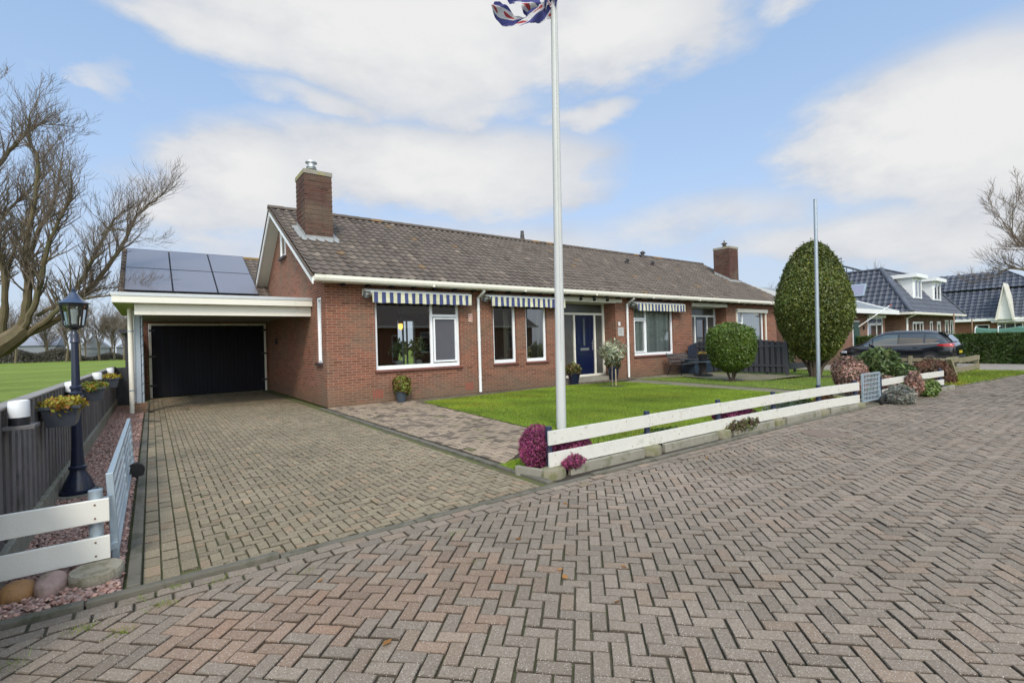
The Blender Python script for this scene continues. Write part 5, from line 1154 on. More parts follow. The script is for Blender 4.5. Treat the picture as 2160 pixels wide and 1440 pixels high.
# small mesh gate
sg = thing('mesh_gate', (10.75, 3.44, 0), 'small galvanised wire mesh gate with a black wheel', 'gate')
A_, B_ = V((10.74, 3.40, 0)), V((11.50, 3.35, 0)); d_ = (B_ - A_)
mb = MB(); P_ = lambda s, z: A_ + d_ * s + V((0, 0, z))
mb.bar(P_(0, .08), P_(0, .60), .03, .03, up=(0, 1, 0)); mb.bar(P_(1, .08), P_(1, .60), .03, .03, up=(0, 1, 0)); mb.bar(P_(0, .60), P_(1, .60), .03, .03); mb.bar(P_(0, .09), P_(1, .09), .03, .03); mb.build('frame', galv, sg)
for k in range(1, 6): MB().tube([P_(0, .09 + k * .085), P_(1, .09 + k * .085)], .009, 6).build('bar', galv, sg)
mb = MB(); [mb.tube([P_(k / 12, .09), P_(k / 12, .60)], .006, 5) for k in range(1, 12)]; mb.build('wire_mesh', galv, sg)
MB().bar(P_(.98, .09) + V((.03, 0, 0)), P_(.98, .52) + V((.03, 0, 0)), .05, .05, up=(0, 1, 0)).build('post', postm, sg)
wh = MB().bar((11.36, 3.30, .06), (11.36, 3.30, .26), .02, .02, up=(0, 1, 0)).build('wheel', galv, sg); wheel((11.22, 3.24, .08), .085, .05, 'y', wh)

# ================================================================== topiary and lawn things
box_l = leaf_mat('box_leaf', (.095, .15, .025), .42); holly = leaf_mat('holly_leaf', (.105, .13, .03), .36)
ob = thing('topiary_bush', (14.68, 8.15, 0), 'dense round clipped bush on short branching stems by the patio', 'bush')
def sb(P):
    r2 = np.hypot(P[:, 0], P[:, 1]) + 1e-9; z = P[:, 2]; m_ = np.maximum(np.abs(P).max(1), 1e-6)
    k = (1 - .30 * np.clip(-z, 0, 1) ** 1.5); Q = P.copy(); Q[:, 0] *= k; Q[:, 1] *= k; return Q * (1 + .16 * (1 - np.abs(np.abs(P[:, 2]) / (np.linalg.norm(P, axis=1) + 1e-9) - .62)) ** 4)[:, None]
blob_leaves('foliage', box_l, (14.70, 8.15, 1.05), (.72, .72, .76), 30000, .042, ob, shell=.16, seed=81, shapef=sb, ctint=.2, bumpy=.05, base=(1, 1, 1), alt=(1.5, 1.4, .8), altp=.08)
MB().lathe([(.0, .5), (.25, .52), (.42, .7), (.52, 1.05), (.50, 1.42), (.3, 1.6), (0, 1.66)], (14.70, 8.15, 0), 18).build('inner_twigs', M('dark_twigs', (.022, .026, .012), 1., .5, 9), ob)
mb = MB(); rn = random.Random(3)
for k in range(9): a = rn.uniform(0, 6.28); q = rn.uniform(.1, .42); mb.tube([(14.68 + .04 * math.cos(a), 8.15 + .04 * math.sin(a), 0), (14.68 + .1 * math.cos(a), 8.15 + .1 * math.sin(a), .18), (14.7 + q * math.cos(a), 8.15 + q * math.sin(a), .62)], [.035, .028, .014], 6)
mb.build('stem', M('bush_bark', (.085, .065, .045), .9, .3, 12), ob)
ob = thing('topiary_bush', (18.5, 7.2, 0), 'tall egg shaped clipped holly bush behind the slim steel pole', 'bush')
def eg(P):
    z = P[:, 2]; k = np.where(z < 0, 1 + .03 * np.abs(z) - .30 * np.abs(z) ** 2.2, 1 - .20 * z); Q = P.copy(); Q[:, 0] *= k; Q[:, 1] *= k; return Q
blob_leaves('foliage', holly, (18.42, 7.2, 2.45), (1.14, 1.14, 2.12), 85000, .056, ob, shell=.13, seed=82, shapef=eg, ctint=.22, bumpy=.04, alt=(1.7, 1.45, .7), altp=.05, keep=lambda P: P[:, 2] > .52)
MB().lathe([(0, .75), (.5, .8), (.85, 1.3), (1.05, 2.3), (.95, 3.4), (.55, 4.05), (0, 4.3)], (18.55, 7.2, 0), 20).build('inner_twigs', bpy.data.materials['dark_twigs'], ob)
mb = MB(); rn = random.Random(5)
for k in range(15): a = rn.uniform(0, 6.28); q = rn.uniform(.2, .85); mb.tube([(18.4 + .1 * math.cos(a), 7.2 + .1 * math.sin(a), -.1), (18.42 + .2 * math.cos(a), 7.2 + .2 * math.sin(a), .25), (18.5 + q * math.cos(a), 7.2 + q * math.sin(a), 1.15)], [.07, .055, .03], 6)
mb.build('stem', bpy.data.materials['bush_bark'], ob)
mb = MB(); [mb.lathe([(r, .012), (r * .6, .02), (0, .022)], (x, y, gz(x)), 16) for x, y, r in ((14.68, 8.1, .35), (18.45, 7.15, .5), (11.04, 9.85, .45))]; tag(mb.build('bare_soil_patch', soil), 'bare soil around the stems on the lawn', 'soil', kind='structure')

hb = thing('low_hedge', (22, 11.6, gz(22)), 'low dark green hedge on the lawn behind the egg shaped bush', 'hedge')
blob_leaves('foliage', greenl, (22.6, 11.6, .35), (4.0, .5, .62), 14000, .08, hb, shell=.4, seed=171, shapef=lambda P: np.sign(P) * np.abs(P) ** .75)
# young olive tree with stake
ot = thing('olive_tree', (11.04, 9.85, 0), 'young silvery olive tree with thin trunk on the lawn before the front door', 'tree')
MB().tube([(11.04, 9.85, 0), (11.03, 9.85, .35), (11.05, 9.85, .72)], [.014, .012, .011], 6).build('trunk', M('olive_bark', (.24, .21, .16), .9), ot)
mb = MB(); rn = random.Random(2)
for k in range(16): a = rn.uniform(0, 6.28); q = rn.uniform(.1, .34); mb.tube([(11.05, 9.85, .68), (11.05 + q * .5 * math.cos(a), 9.85 + q * .5 * math.sin(a), .85), (11.06 + q * math.cos(a), 9.85 + q * math.sin(a), rn.uniform(.95, 1.35))], .005, 4)
mb.build('branch', bpy.data.materials['olive_bark'], ot)
blob_leaves('crown', leaf_mat('olive_leaf', (.26, .28, .19), .5), (11.08, 9.85, 1.02), (.36, .36, .36), 1250, .055, ot, shell=1., seed=83, aspect=2.6, bumpy=.35, ctint=.3, alt=(1.6, 1.5, 1.4), altp=.3)
MB().tube([(11.16, 9.82, 0), (11.16, 9.82, .52)], .016, 6).build('stake', M('pale_stake', (.45, .36, .22), .8), ot)

# potted plants
def pot(c, r0, r1, h, label, col, nleaf, rr, s, matl, base=(1, 1, 1), group='potted plants along the house wall', alt=None, potm=None, size=.05):
    o = thing('potted_plant', c, label, 'potted plant', group); x, y, z = c
    mb = MB(); mb.lathe([(r0, z), (r1, z + h * .9), (r1 + .012, z + h * .9), (r1 + .012, z + h), (r1 - .01, z + h), (r1 - .015, z + h - .03), (0, z + h - .03)], (x, y, 0), 24); mb.build('pot', potm or navy, o, smooth='auto')
    blob_leaves('foliage', matl, (x, y, z + h + rr[2] * .45), rr, nleaf, size, o, shell=.8, seed=s, base=base, bumpy=.2, alt=alt, altp=.35 if alt else 0, ctint=.35); return o
sl_pot = M('slate_pot', (.045, .06, .08), .45, .1, 5)
pot((4.97, 11.35, 0), .10, .145, .28, 'slate pot with a yellow green bush under the big front window', None, 2600, (.21, .2, .24), 91, leaf_mat('skimmia', (.15, .17, .03), .5), alt=(.9, .45, .45), potm=sl_pot)
pot((10.95, 11.40, 0), .13, .21, .40, 'navy pot with a mixed low plant left of the blue front door', None, 1800, (.25, .25, .18), 92, leaf_mat('mixed_leaf', (.13, .14, .04), .5), alt=(1.0, .5, .6), size=.06)
pot((13.0, 11.55, .0), .14, .21, .48, 'navy pot with dark leaves right of the blue front door', None, 1700, (.26, .25, .18), 93, leaf_mat('dark_mixed_leaf', (.07, .085, .03), .5), alt=(1.3, .6, .6), size=.06)

# bench
bn = thing('garden_bench', (16.2, 11.1, 0), 'dark slatted garden bench with curled iron ends below the blinds window', 'bench')
slat = M('bench_slat', (.055, .05, .048), .7, .3, 12)
bx0, bx1 = 15.72, 17.05
mb = MB(); [mb.box(bx0, bx1, 10.72 + k * .085, 10.785 + k * .085, .40 - k * .004, .42 - k * .004) for k in range(5)]; mb.build('seat', slat, bn)
mb = MB(); [mb.extr([(bx0, 11.17 + k * .035, .48 + k * .085), (bx0, 11.19 + k * .035, .48 + k * .085), (bx0, 11.215 + k * .035, .545 + k * .085), (bx0, 11.195 + k * .035, .545 + k * .085)], (bx1 - bx0, 0, 0)) for k in range(4)]; mb.build('backrest', slat, bn)
for xx in (bx0 + .06, bx1 - .06):
    mb = MB(); mb.tube([(xx, 10.70, 0), (xx, 10.78, .18), (xx, 10.72, .39), (xx, 11.15, .37), (xx, 11.22, .5), (xx, 11.34, .84)], .018, 6); mb.tube([(xx, 11.32, 0), (xx, 11.22, .2), (xx, 11.15, .37)], .018, 6)
    mb.tube([(xx, 10.78, .18), (xx, 11.0, .22), (xx, 11.22, .2)], .012, 6); mb.tube([(xx, 10.72, .39), (xx, 10.68, .55), (xx, 10.78, .62), (xx, 11.0, .60), (xx, 11.25, .62)], .016, 6); mb.build('bench_end', black, bn, smooth='auto')
# storage box
sb_ = thing('storage_box', (17.3, 11.0, 0), 'dark blue storage box with flat lid behind the pedestal table', 'storage box')
blu = M('slate_blue_paint', (.022, .038, .062), .5, .15, 5)
MB().box(16.75, 18.25, 10.75, 11.35, 0, .52).build('box', blu, sb_, bevel=.01); MB().box(16.70, 18.30, 10.70, 11.40, .52, .57).build('lid', M('dark_lid', (.04, .05, .06), .4), sb_, bevel=.01)
# pedestal table
tb = thing('pedestal_table', (16.15, 10.05, 0), 'small dark pedestal table with fluted column on the patio', 'table')
MB().lathe([(.33, 0), (.33, .04), (.28, .06), (0, .06)], (16.15, 10.05, 0), 20).build('base', black, tb)
mb = MB(); mb.lathe([(.13, .06), (.12, .1), (.12, .45), (.14, .49), (0, .49)], (16.15, 10.05, 0), 14); mb.build('column', M('brown_wood', (.03, .022, .02), .6), tb)
MB().box(15.78, 16.52, 9.68, 10.42, .49, .525).build('tabletop', M('blue_grey_top', (.05, .07, .09), .5), tb, bevel=.01)
pot((16.15, 10.05, .525), .12, .17, .26, 'black pot with dry heather standing on the pedestal table', None, 700, (.17, .17, .06), 95, leaf_mat('dry_heather', (.28, .20, .06), .7), potm=black, size=.03)
# arched screen by second entrance and grey fence
scn = thing('fence_screen', (17.9, 11.35, 0), 'dark navy arched board screen standing before the second entrance', 'fence panel')
mb = MB(); n = 9
for k in range(n):
    x0 = 17.35 + k * .165; t_ = (k + .5) / n; zt = 1.06 + .22 * math.sin(t_ * PI / 2); mb.box(x0, x0 + .155, 11.42, 11.445, .03, zt)
    if k % 2: mb.box(x0 - .02, x0 + .17, 11.395, 11.42, .03, zt - .02)
mb.build('board_panel', M('navy_screen', (.025, .032, .05), .5, .3, 12), scn)
gf = thing('board_fence', (17.88, 9.2, 0), 'dark grey fence of overlapping vertical boards between the two topiary bushes', 'fence')
mb = MB(); y = 7.9; k = 0
while y < 11.4:
    zt = 1.16 + .14 * math.sin(min(max((y - 7.9) / 3.5, 0), 1) * PI) - (.0); g = random.uniform(.8, 1.3)
    mb.box(17.86, 17.885, y, y + .12, .05, zt, (g,) * 3); mb.box(17.90, 17.92, y + .10, y + .24, .05, zt - .02, (g * .6,) * 3); y += .20; k += 1
mb.build('board_panel', M('dark_fence_wood', (.045, .047, .055), .6, .3, 12, attr=True), gf)
mb = MB(); mb.box(17.84, 17.86, 7.9, 11.4, .28, .35); mb.box(17.84, 17.86, 7.9, 11.4, .98, 1.05); mb.build('rail', bpy.data.materials['dark_fence_wood'], gf)
for y in (7.85, 9.7): MB().box(17.85, 17.94, y, y + .09, 0, 1.18).build('post', bpy.data.materials['dark_fence_wood'], gf)
lfz = thing('low_rail', (20, 8.9, 0), 'low dark wooden rail on the lawn behind the egg shaped bush', 'rail')
MB().box(18.6, 23.5, 8.9, 8.94, .02, .26).build('rail', anthr, lfz); [MB().box(x, x + .08, 8.95, 9.03, -.15, .3).build('post', anthr, lfz) for x in (18.7, 21, 23.3)]
# manhole cover
mh = MB(); mh.lathe([(.30, .0), (.30, .006), (.27, .006), (.27, .003), (0, .003)], (7.5, 2.82, 0), 32); tag(mh.build('manhole_cover', M('rusty_iron', (.17, .125, .095), .8, .4, 20, bmp=.8, bscale=60)), 'round rusty manhole cover set into the street bricks', 'manhole cover')
# fallen leaves
lf = leaf_mat('fallen_leaf', (.30, .14, .04), .7); rr_ = np.random.default_rng(12); pp = []
for (x0, x1, y0, y1, n) in ((.2, 3.0, 14, 18.3, 90), (-.7, -.2, 13, 16.3, 60), (3.4, 12, 3.8, 4.2, 60), (5, 12, 6, 10.5, 26), (.5, 9, 1.5, 3.4, 16)): pp.append(np.column_stack([rr_.uniform((x0, y0), (x1, y1), (n, 2)), np.full(n, .035 if y0 == 13 or y0 == 6 else .06 if x0 == 3.4 else .008)]))
pp = np.vstack(pp); n = len(pp); a = rr_.uniform(0, 6.28, n); s = rr_.uniform(.015, .035, n); u_ = np.column_stack([np.cos(a), np.sin(a), rr_.normal(0, .2, n)]) * s[:, None]; w_ = np.column_stack([-np.sin(a), np.cos(a), rr_.normal(0, .2, n)]) * s[:, None] * .6
tag(npmesh('fallen_leaves', np.stack([pp - u_, pp + w_, pp + u_, pp - w_], 1).reshape(-1, 3), np.arange(4 * n).reshape(n, 4), lf, rr_.uniform(.6, 1.4, (n, 1)) * np.ones((1, 3))), 'scattered brown fallen leaves', 'leaves', kind='stuff')
# ================================================================== neighbouring driveway, car
ZG = gz(30)
mb = MB(); mb.add([(21.5, 4.4, gz(21.5) + .012), (26, 3.0, gz(26) + .012), (31.3, 2.7, ZG + .012), (31.3, 13, ZG + .012), (24.5, 13, gz(24.5) + .012)], [(0, 1, 2, 3, 4)])
tag(mb.build('side_driveway', M('gravel_drive', (.26, .23, .20), .9, .3, 3, bmp=.6, bscale=30)), 'pale driveway where the black car is parked', 'driveway', kind='structure')
car = thing('parked_car', (0, 0, 0), 'black estate car with tinted rear windows parked behind the garden shrubs', 'car')
paint = M('black_car_paint', (.006, .007, .011), .18, .05, 2, coat=1., spec=.6)
cgl = M('tinted_car_glass', (.014, .018, .022), .06, .05, 2, spec=.9, coat=1.)
cgf = M('clear_car_glass', (.05, .075, .085), .06, .05, 2, spec=.9, coat=1.)
# stations along the length (rear = 0 ... nose = 4.5): z bottom, z belt, half width, roof z, roof half width
ST = [(0.0, .42, .86, .62, .87, .60), (.06, .30, .98, .80, 1.00, .72), (.18, .24, 1.04, .86, 1.12, .70), (.38, .22, 1.06, .885, 1.36, .66), (.62, .22, 1.05, .90, 1.53, .64), (.9, .22, 1.04, .905, 1.58, .64), (1.5, .22, 1.01, .91, 1.605, .65), (2.1, .22, .99, .91, 1.605, .655), (2.6, .22, .97, .91, 1.56, .65), (3.0, .22, .96, .91, 1.42, .64), (3.4, .22, .95, .90, 1.19, .66), (3.62, .22, .94, .895, 1.05, .70), (3.9, .23, .90, .88, .98, .72), (4.2, .25, .82, .83, .88, .66), (4.4, .28, .70, .74, .74, .55), (4.5, .35, .60, .60, .62, .40)]
def sect(st):
    y, zb, zt, hw, zr, rw = st
    return [(0, zb), (hw * .80, zb), (hw * .97, zb + .10), (hw, zb + .32), (hw * .995, (zb + zt) / 2 + .12), (hw * .975, zt - .04), (hw * .95, zt), (lerp(hw * .95, rw, .5) + .015, lerp(zt, zr, .52)), (rw, zr - (zr - zt) * .10 - .01), (rw * .86, zr - .005), (rw * .4, zr + .015 * (zr - zt)), (0, zr + .02 * (zr - zt))]
mb = MB(); secs = []
def cr(a, b, c, d, t): return .5 * ((2 * b) + (-a + c) * t + (2 * a - 5 * b + 4 * c - d) * t * t + (-a + 3 * b - 3 * c + d) * t ** 3)
def station(y):
    ys = [s[0] for s in ST]; y = min(max(y, 0), 4.5); i = max(0, min(len(ys) - 2, sum(1 for q in ys if q <= y) - 1)); t_ = (y - ys[i]) / (ys[i + 1] - ys[i])
    g = lambda k: ST[max(0, min(len(ST) - 1, k))]
    return tuple([y] + [lerp(ST[i][k], ST[i + 1][k], t_) * .4 + .6 * cr(g(i - 1)[k], g(i)[k], g(i + 1)[k], g(i + 2)[k], t_) for k in range(1, 6)])
ysm = sorted(set([s[0] for s in ST] + [round(.1 * k, 2) for k in range(46)]))
rows = []
for y in ysm:
    sc = sect(station(y)); ring = [(x, y, z) for x, z in sc] + [(-x, y, z) for x, z in sc[-2:0:-1]]; rows.append(ring)
nr = len(rows[0]); mb.add([p for r in rows for p in r], [(i * nr + j, (i + 1) * nr + j, (i + 1) * nr + (j + 1) % nr, i * nr + (j + 1) % nr) for i in range(len(rows) - 1) for j in range(nr)] + [tuple(range(nr)), tuple(range(len(rows) * nr - 1, (len(rows) - 1) * nr - 1, -1))])
body = mb.build('body', paint, car, smooth='auto')
def sidex(y, z):
    sc = sect(station(y)); up = sc[5:10]
    for (xa, za), (xb, zb) in zip(sc[1:10], sc[2:11]):
        if min(za, zb) <= z <= max(za, zb) and za != zb: return lerp(xa, xb, (z - za) / (zb - za))
    return sc[9][0]
def patch(name, y0, y1, zlo, zhi, mat, side, parent, off=.006, n=14, m=5):
    mb = MB(); vs = []
    for i in range(n + 1):
        y = lerp(y0, y1, i / n); a, b2 = zlo(y), zhi(y)
        for j in range(m + 1): z = lerp(a, b2, j / m); vs.append((side * (sidex(y, z) + off), y, z))
    mb.add(vs, [(i * (m + 1) + j, (i + 1) * (m + 1) + j, (i + 1) * (m + 1) + j + 1, i * (m + 1) + j + 1) for i in range(n) for j in range(m)]); return mb.build(name, mat, parent, smooth=True)
belt = lambda y: station(y)[2] + .035; top = lambda y: station(y)[4] - .105
for sd_ in (-1, 1):
    patch('side_window', 2.05, 3.0, belt, lambda y: min(top(y), 1.47 - max(0, y - 2.55) * .35), cgf, sd_, body)
    patch('side_window', 1.10, 1.97, belt, lambda y: min(top(y), 1.47), cgl, sd_, body)
    patch('side_window', .52, 1.03, lambda y: belt(y) + .02 + max(0, .75 - y) * .45, lambda y: min(top(y), 1.45) - max(0, .7 - y) * .3, cgl, sd_, body)
    patch('side_window', 3.06, 3.36, belt, lambda y: lerp(1.24, 1.03, (y - 3.06) / .3), cgf, sd_, body)
    patch('tail_light', .06, .62, lambda y: .90 + .03 * (y / .6) + max(0, y - .3) * .12, lambda y: 1.055 - max(0, y - .2) * .13, M('red_lamp', (.42, .01, .012), .12, coat=1.) if 'red_lamp' not in bpy.data.materials else bpy.data.materials['red_lamp'], sd_, body, off=.012)
    patch('headlight', 4.1, 4.38, lambda y: .64, lambda y: .75, M('clear_lamp', (.5, .52, .55), .15, coat=1.) if 'clear_lamp' not in bpy.data.materials else bpy.data.materials['clear_lamp'], sd_, body, off=.006)
    patch('chrome_trim', .55, 3.35, lambda y: station(y)[2] + .012, lambda y: station(y)[2] + .028, M('chrome', (.5, .5, .52), .15, metal=1.) if 'chrome' not in bpy.data.materials else bpy.data.materials['chrome'], sd_, body, off=.012, m=1, n=20)
    for yy in (1.30, 2.25): MB().bar((sd_ * (sidex(yy, .90) + .02), yy, .885), (sd_ * (sidex(yy + .17, .90) + .02), yy + .17, .885), .025, .028).build('door_handle', bpy.data.materials['chrome'], body)
    mb = MB(); mb.lathe([(0, -.07), (.06, -.06), (.09, 0), (.06, .06), (0, .07)], (sd_ * 1.0, 3.05, 1.03), 10, 'y'); mb.build('wing_mirror', paint, body, smooth=True)
    mb = MB(); mb.tube([(sd_ * .60, .9, 1.60), (sd_ * .63, 1.2, 1.635), (sd_ * .64, 2.3, 1.63), (sd_ * .62, 2.75, 1.55)], .014, 6); mb.build('roof_rail', bpy.data.materials['chrome'], body, smooth='auto')
    for yy in (.86, 3.62):
        mb = MB(); mb.lathe([(.0, -.02), (.36, -.02), (.36, .02), (.0, .02)], (sd_ * .895, yy, .36), 24, 'x'); mb.build('wheel_arch', black, body)
        wl = MB().lathe([(0, -.10), (.12, -.10), (.12, .08), (0, .08)], (sd_ * .86, yy, .32), 12, 'x').build('wheel', black, car)
        mb = MB(); mb.lathe([(.22, -.11), (.30, -.11), (.32, -.08), (.32, .08), (.30, .11), (.22, .11)], (sd_ * .83, yy, .32), 28, 'x'); mb.build('tyre', rubber, wl, smooth='auto')
        mb = MB(); [mb.bar((sd_ * .945, yy + .03 * math.cos(k * 2 * PI / 10), .32 + .03 * math.sin(k * 2 * PI / 10)), (sd_ * .94, yy + .22 * math.cos(k * 2 * PI / 10), .32 + .22 * math.sin(k * 2 * PI / 10)), .03, .02) for k in range(10)]; mb.lathe([(.205, -.02), (.23, -.03), (.23, .02), (.205, .02)], (sd_ * .93, yy, .32), 24, 'x'); mb.build('rim', bpy.data.materials['chrome'], wl)
mb = MB(); mb.extr([(-.52, .40, 1.42), (.52, .40, 1.42), (.56, .16, 1.13), (-.56, .16, 1.13)], (0, -.006, .004)); mb.v = [(x, y - .02, z) for x, y, z in mb.v]; mb.build('rear_window', cgl, body)
mb = MB(); mb.extr([(-.60, .62, 1.535), (.60, .62, 1.535), (.56, .22, 1.53), (-.56, .22, 1.53)], (0, 0, .025)); mb.build('spoiler', paint, body)
MB().box(-.26, .26, -.012, .02, .62, .73).build('number_plate', M('yellow_plate', (.5, .4, .03), .4), body)
mb = MB(); mb.box(-.78, .78, -.03, .1, .40, .52); mb.build('bumper', M('black_trim', (.02, .02, .022), .6), body, bevel=.02)
car.location = (28.2, 5.25, ZG + .01); car.scale = (.97, .98, 1.0)

# hedge, leaning wooden fence
hl = leaf_mat('hedge_leaf', (.062, .105, .022), .45)
hd = thing('hedge', (32.2, 1, ZG), 'long clipped dark green hedge at the far side of the driveway', 'hedge')
r_ = np.random.default_rng(31)
def box_leaves(x0, x1, y0, y1, z0, z1, n, size, mat, nm, parent, seed, alt=None, altp=0.):
    r = np.random.default_rng(seed); f = r.random(n); P = r.uniform((x0, y0, z0), (x1, y1, z1), (n, 3)); d = np.zeros((n, 3))
    a = f < .62; P[a, 0] = x0 + np.abs(r.normal(0, .06, a.sum())); d[a, 0] = -1; b_ = (f >= .62) & (f < .86); P[b_, 2] = z1 - np.abs(r.normal(0, .05, b_.sum())); d[b_, 2] = 1; c_ = f >= .86; P[c_, 1] = y0 + np.abs(r.normal(0, .05, c_.sum())); d[c_, 1] = -1
    P += .05 * np.sin(P[:, [1, 2, 0]] * 5); nn = d * .8 + r.normal(size=(n, 3)) * .6; nn /= np.linalg.norm(nn, axis=1)[:, None]; u = np.cross(nn, r.normal(size=(n, 3))); u /= np.linalg.norm(u, axis=1)[:, None]; w = np.cross(nn, u); s = size * r.uniform(.6, 1.3, n)[:, None]
    verts = np.stack([P - u * s * .7, P + w * s * .42, P + u * s * .7, P - w * s * .42], 1).reshape(-1, 3); cl = np.sin(P[:, 1] * 2.1) * np.sin(P[:, 2] * 4 + P[:, 1]) * .25
    tint = np.clip(1 + cl + r.normal(size=n) * .22, .3, 2)[:, None] * (1 + r.normal(size=(n, 3)) * .06)
    if alt: q = r.random(n) < altp; tint[q] = np.array(alt)
    return npmesh(nm, verts, np.arange(4 * n).reshape(n, 4), mat, tint, parent)
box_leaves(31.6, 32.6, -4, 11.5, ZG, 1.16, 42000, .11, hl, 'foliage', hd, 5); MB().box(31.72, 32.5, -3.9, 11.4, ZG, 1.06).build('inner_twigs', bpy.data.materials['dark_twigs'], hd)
wood = M('weathered_fence_wood', (.22, .19, .12), .85, .35, 8, bmp=.5, bscale=40, stain=(.12, .13, .05), stainf=.5, stscale=3)
tf = thing('wooden_fence', (22, 4.3, gz(22)), 'leaning rustic wooden two rail fence on the grass verge', 'fence')
q_ = [(20.2, 4.3), (22.6, 4.35), (25.8, 4.35)]
for x, y in q_[0:1] + [(25.8, 4.35), (22.9, 4.45)]: MB().box(x - .06, x + .06, y - .06, y + .06, gz(x) - .05, gz(x) + .62).build('post', wood, tf)
MB().bar((21.0, 4.05, gz(21) - .02), (20.55, 4.12, gz(21) + .62), .13, .13, up=(0, 1, 0)).build('leaning_post', wood, tf)
for za, zb in ((.45, .50), (.10, .16)):
    for (a, b2) in zip(q_[:-1], q_[1:]): MB().bar((a[0], a[1] - .075, gz(a[0]) + za + .04), (b2[0], b2[1] - .075, gz(b2[0]) + zb + .04), .04, .17).build('rail', wood, tf)
for x, y in ((25.8, 6.4), (25.8, 8.2)): MB().box(x - .06, x + .06, y - .06, y + .06, gz(x) - .05, gz(x) + .58).build('post', wood, tf)
MB().bar((25.8, 4.3, gz(26) + .42), (25.8, 8.2, gz(26) + .42), .04, .14).build('rail', wood, tf)

# ================================================================== neighbouring bungalow
def simplewin(root, ax, c, a0, a1, z0, z1, fm=None, nm='window', mull=(), out=-1):
    mb = MB(); frame(mb, ax, c + out * .03, a0, a1, z0, z1, .07, .05, -out)
    for q in mull:
        if ax == 'y': mb.box(q - .03, q + .03, c - .028, c + .015, z0 + .07, z1 - .07)
        else: mb.box(c - .028, c + .015, q - .03, q + .03, z0 + .07, z1 - .07)
    wdw = mb.build(nm, fm or pvc, root); pane('pane', dglass, ax, c + out * .008, a0 + .06, a1 - .06, z0 + .06, z1 - .06, wdw); return wdw
dglass = M('dark_window_glass', (.03, .035, .04), .03, .05, 2, spec=1., coat=1.)
dtile = M('blue_glazed_tile', (.058, .066, .088), .5, .15, 3, attr=True, spec=.6)
def bt(k, r): g = random.gauss(1, .10); return (g, g, g)
nb = thing('neighbour_bungalow', (27.6, 10, ZG), 'low brown brick bungalow with wide white eaves behind the black car', 'house')
mb = MB(); wall_holes(mb, 'y', 10.3, 27.7, 36.6, ZG, 2.6, [], .3, 1); mb.box(27.7, 28, 10.6, 17.6, ZG, 2.6); mb.box(36.3, 36.6, 10.6, 17.6, ZG, 2.6)
for xa in (27.7, 36.3): mb.extr([(xa, 10.3, 2.6), (xa, 17.6, 2.6), (xa, 14.0, 3.95)], (.3, 0, 0))
mb.build('wall', brick_brown, nb)
mb = MB(); mb.extr([(27.4, 9.75, 2.66), (27.4, 14, 4.24), (27.4, 18.2, 2.66), (27.4, 18.2, 2.5), (27.4, 14, 4.08), (27.4, 9.75, 2.5)], (9.6, 0, 0)); mb.build('roof', M('grey_roof_sheet', (.20, .22, .23), .6, .12, 3), nb)
mb = MB(); mb.box(27.38, 37.02, 9.66, 9.748, 2.47, 2.72)
for xa in (27.33, 37.02):
    for (ya, za, yb, zb) in ((9.72, 2.72, 14, 4.33), (14, 4.33, 18.2, 2.72)): mb.extr([(xa, ya, za), (xa, yb, zb), (xa, yb, zb - .24), (xa, ya, za - .24)], (.045, 0, 0))
mb.build('fascia', white, nb); mb = MB(); mb.box(27.5, 36.9, 9.76, 10.29, 2.46, 2.49); mb.build('soffit', M('brown_soffit', (.14, .11, .09), .8), nb)
wdw = simplewin(nb, 'y', 10.3, 33.6, 36.1, .15, 2.3, mull=(35.1,)); MB().box(33.4, 36.3, 10.14, 10.26, 2.28, 2.46).build('roller_shutter', cream, wdw)
fm_ = simplewin(nb, 'y', 10.3, 31.3, 32.3, ZG + .1, 2.1, fm=white, nm='door_frame'); MB().box(31.38, 32.22, 10.24, 10.262, ZG + .12, 2.03).build('green_door', M('green_paint', (.01, .05, .04), .4), nb)
MB().tube([(31.9, 10.2, 1.75), (33.6, 9.2, 2.9)], [.025, .02], 8).build('flagstaff', white, nb); MB().lathe([(0, 2.88), (.05, 2.9), (.05, 2.96), (0, 2.98)], (33.65, 9.18, 0), 8).build('flagstaff_knob', M('red_knob', (.4, .05, .03), .5), nb)
MB().box(32.9, 33.0, 10.22, 10.29, 1.6, 1.8).build('wall_lamp', black, nb)

# hipped house with two dormers
hh = thing('hipped_house', (38.4, 9.5, ZG), 'brown brick house with blue glazed hipped roof and two white dormers', 'house')
X0, X1, Y0_, Y1_ = 38.9, 51.2, 9.9, 16.8; ez = 2.62
mb = MB(); mb.box(X0, X0 + .3, Y0_, Y1_, ZG, ez); mb.build('side_wall', brick_brown, hh)
mb = MB(); mb.box(X0 + .3, X1, Y0_, Y0_ + .3, ZG, ez); mb.box(X1 - .3, X1, Y0_ + .3, Y1_, ZG, ez); mb.build('wall', brick_dark, hh)
tx, tz = 2.15, 5.72; e0, e1, f0, f1 = 38.3, 51.8, 9.35, 17.3; slh = math.atan2(tz - ez, tx); sll = math.hypot(tz - ez, tx)
mb = MB(); ch_, shh = math.cos(slh), math.sin(slh)
tiles(mb, (0, f0, ez), (1, 0, 0), (0, ch_, shh), lambda v: e0 + v * ch_, lambda v: e1 - v * ch_, sll, pitch=.33, course=.36, amp=.02, tintf=bt, sub=6)
tiles(mb, (e0, 0, ez), (0, 1, 0), (ch_, 0, shh), lambda v: f0 + v * ch_, lambda v: f1 - v * ch_, sll, pitch=.33, course=.36, amp=.035, lap=.05, tintf=bt, sub=6)
tiles(mb, (e1, 0, ez), (0, 1, 0), (-ch_, 0, shh), lambda v: f0 + v * ch_, lambda v: f1 - v * ch_, sll, pitch=.33, course=.36, tintf=bt, sub=3)
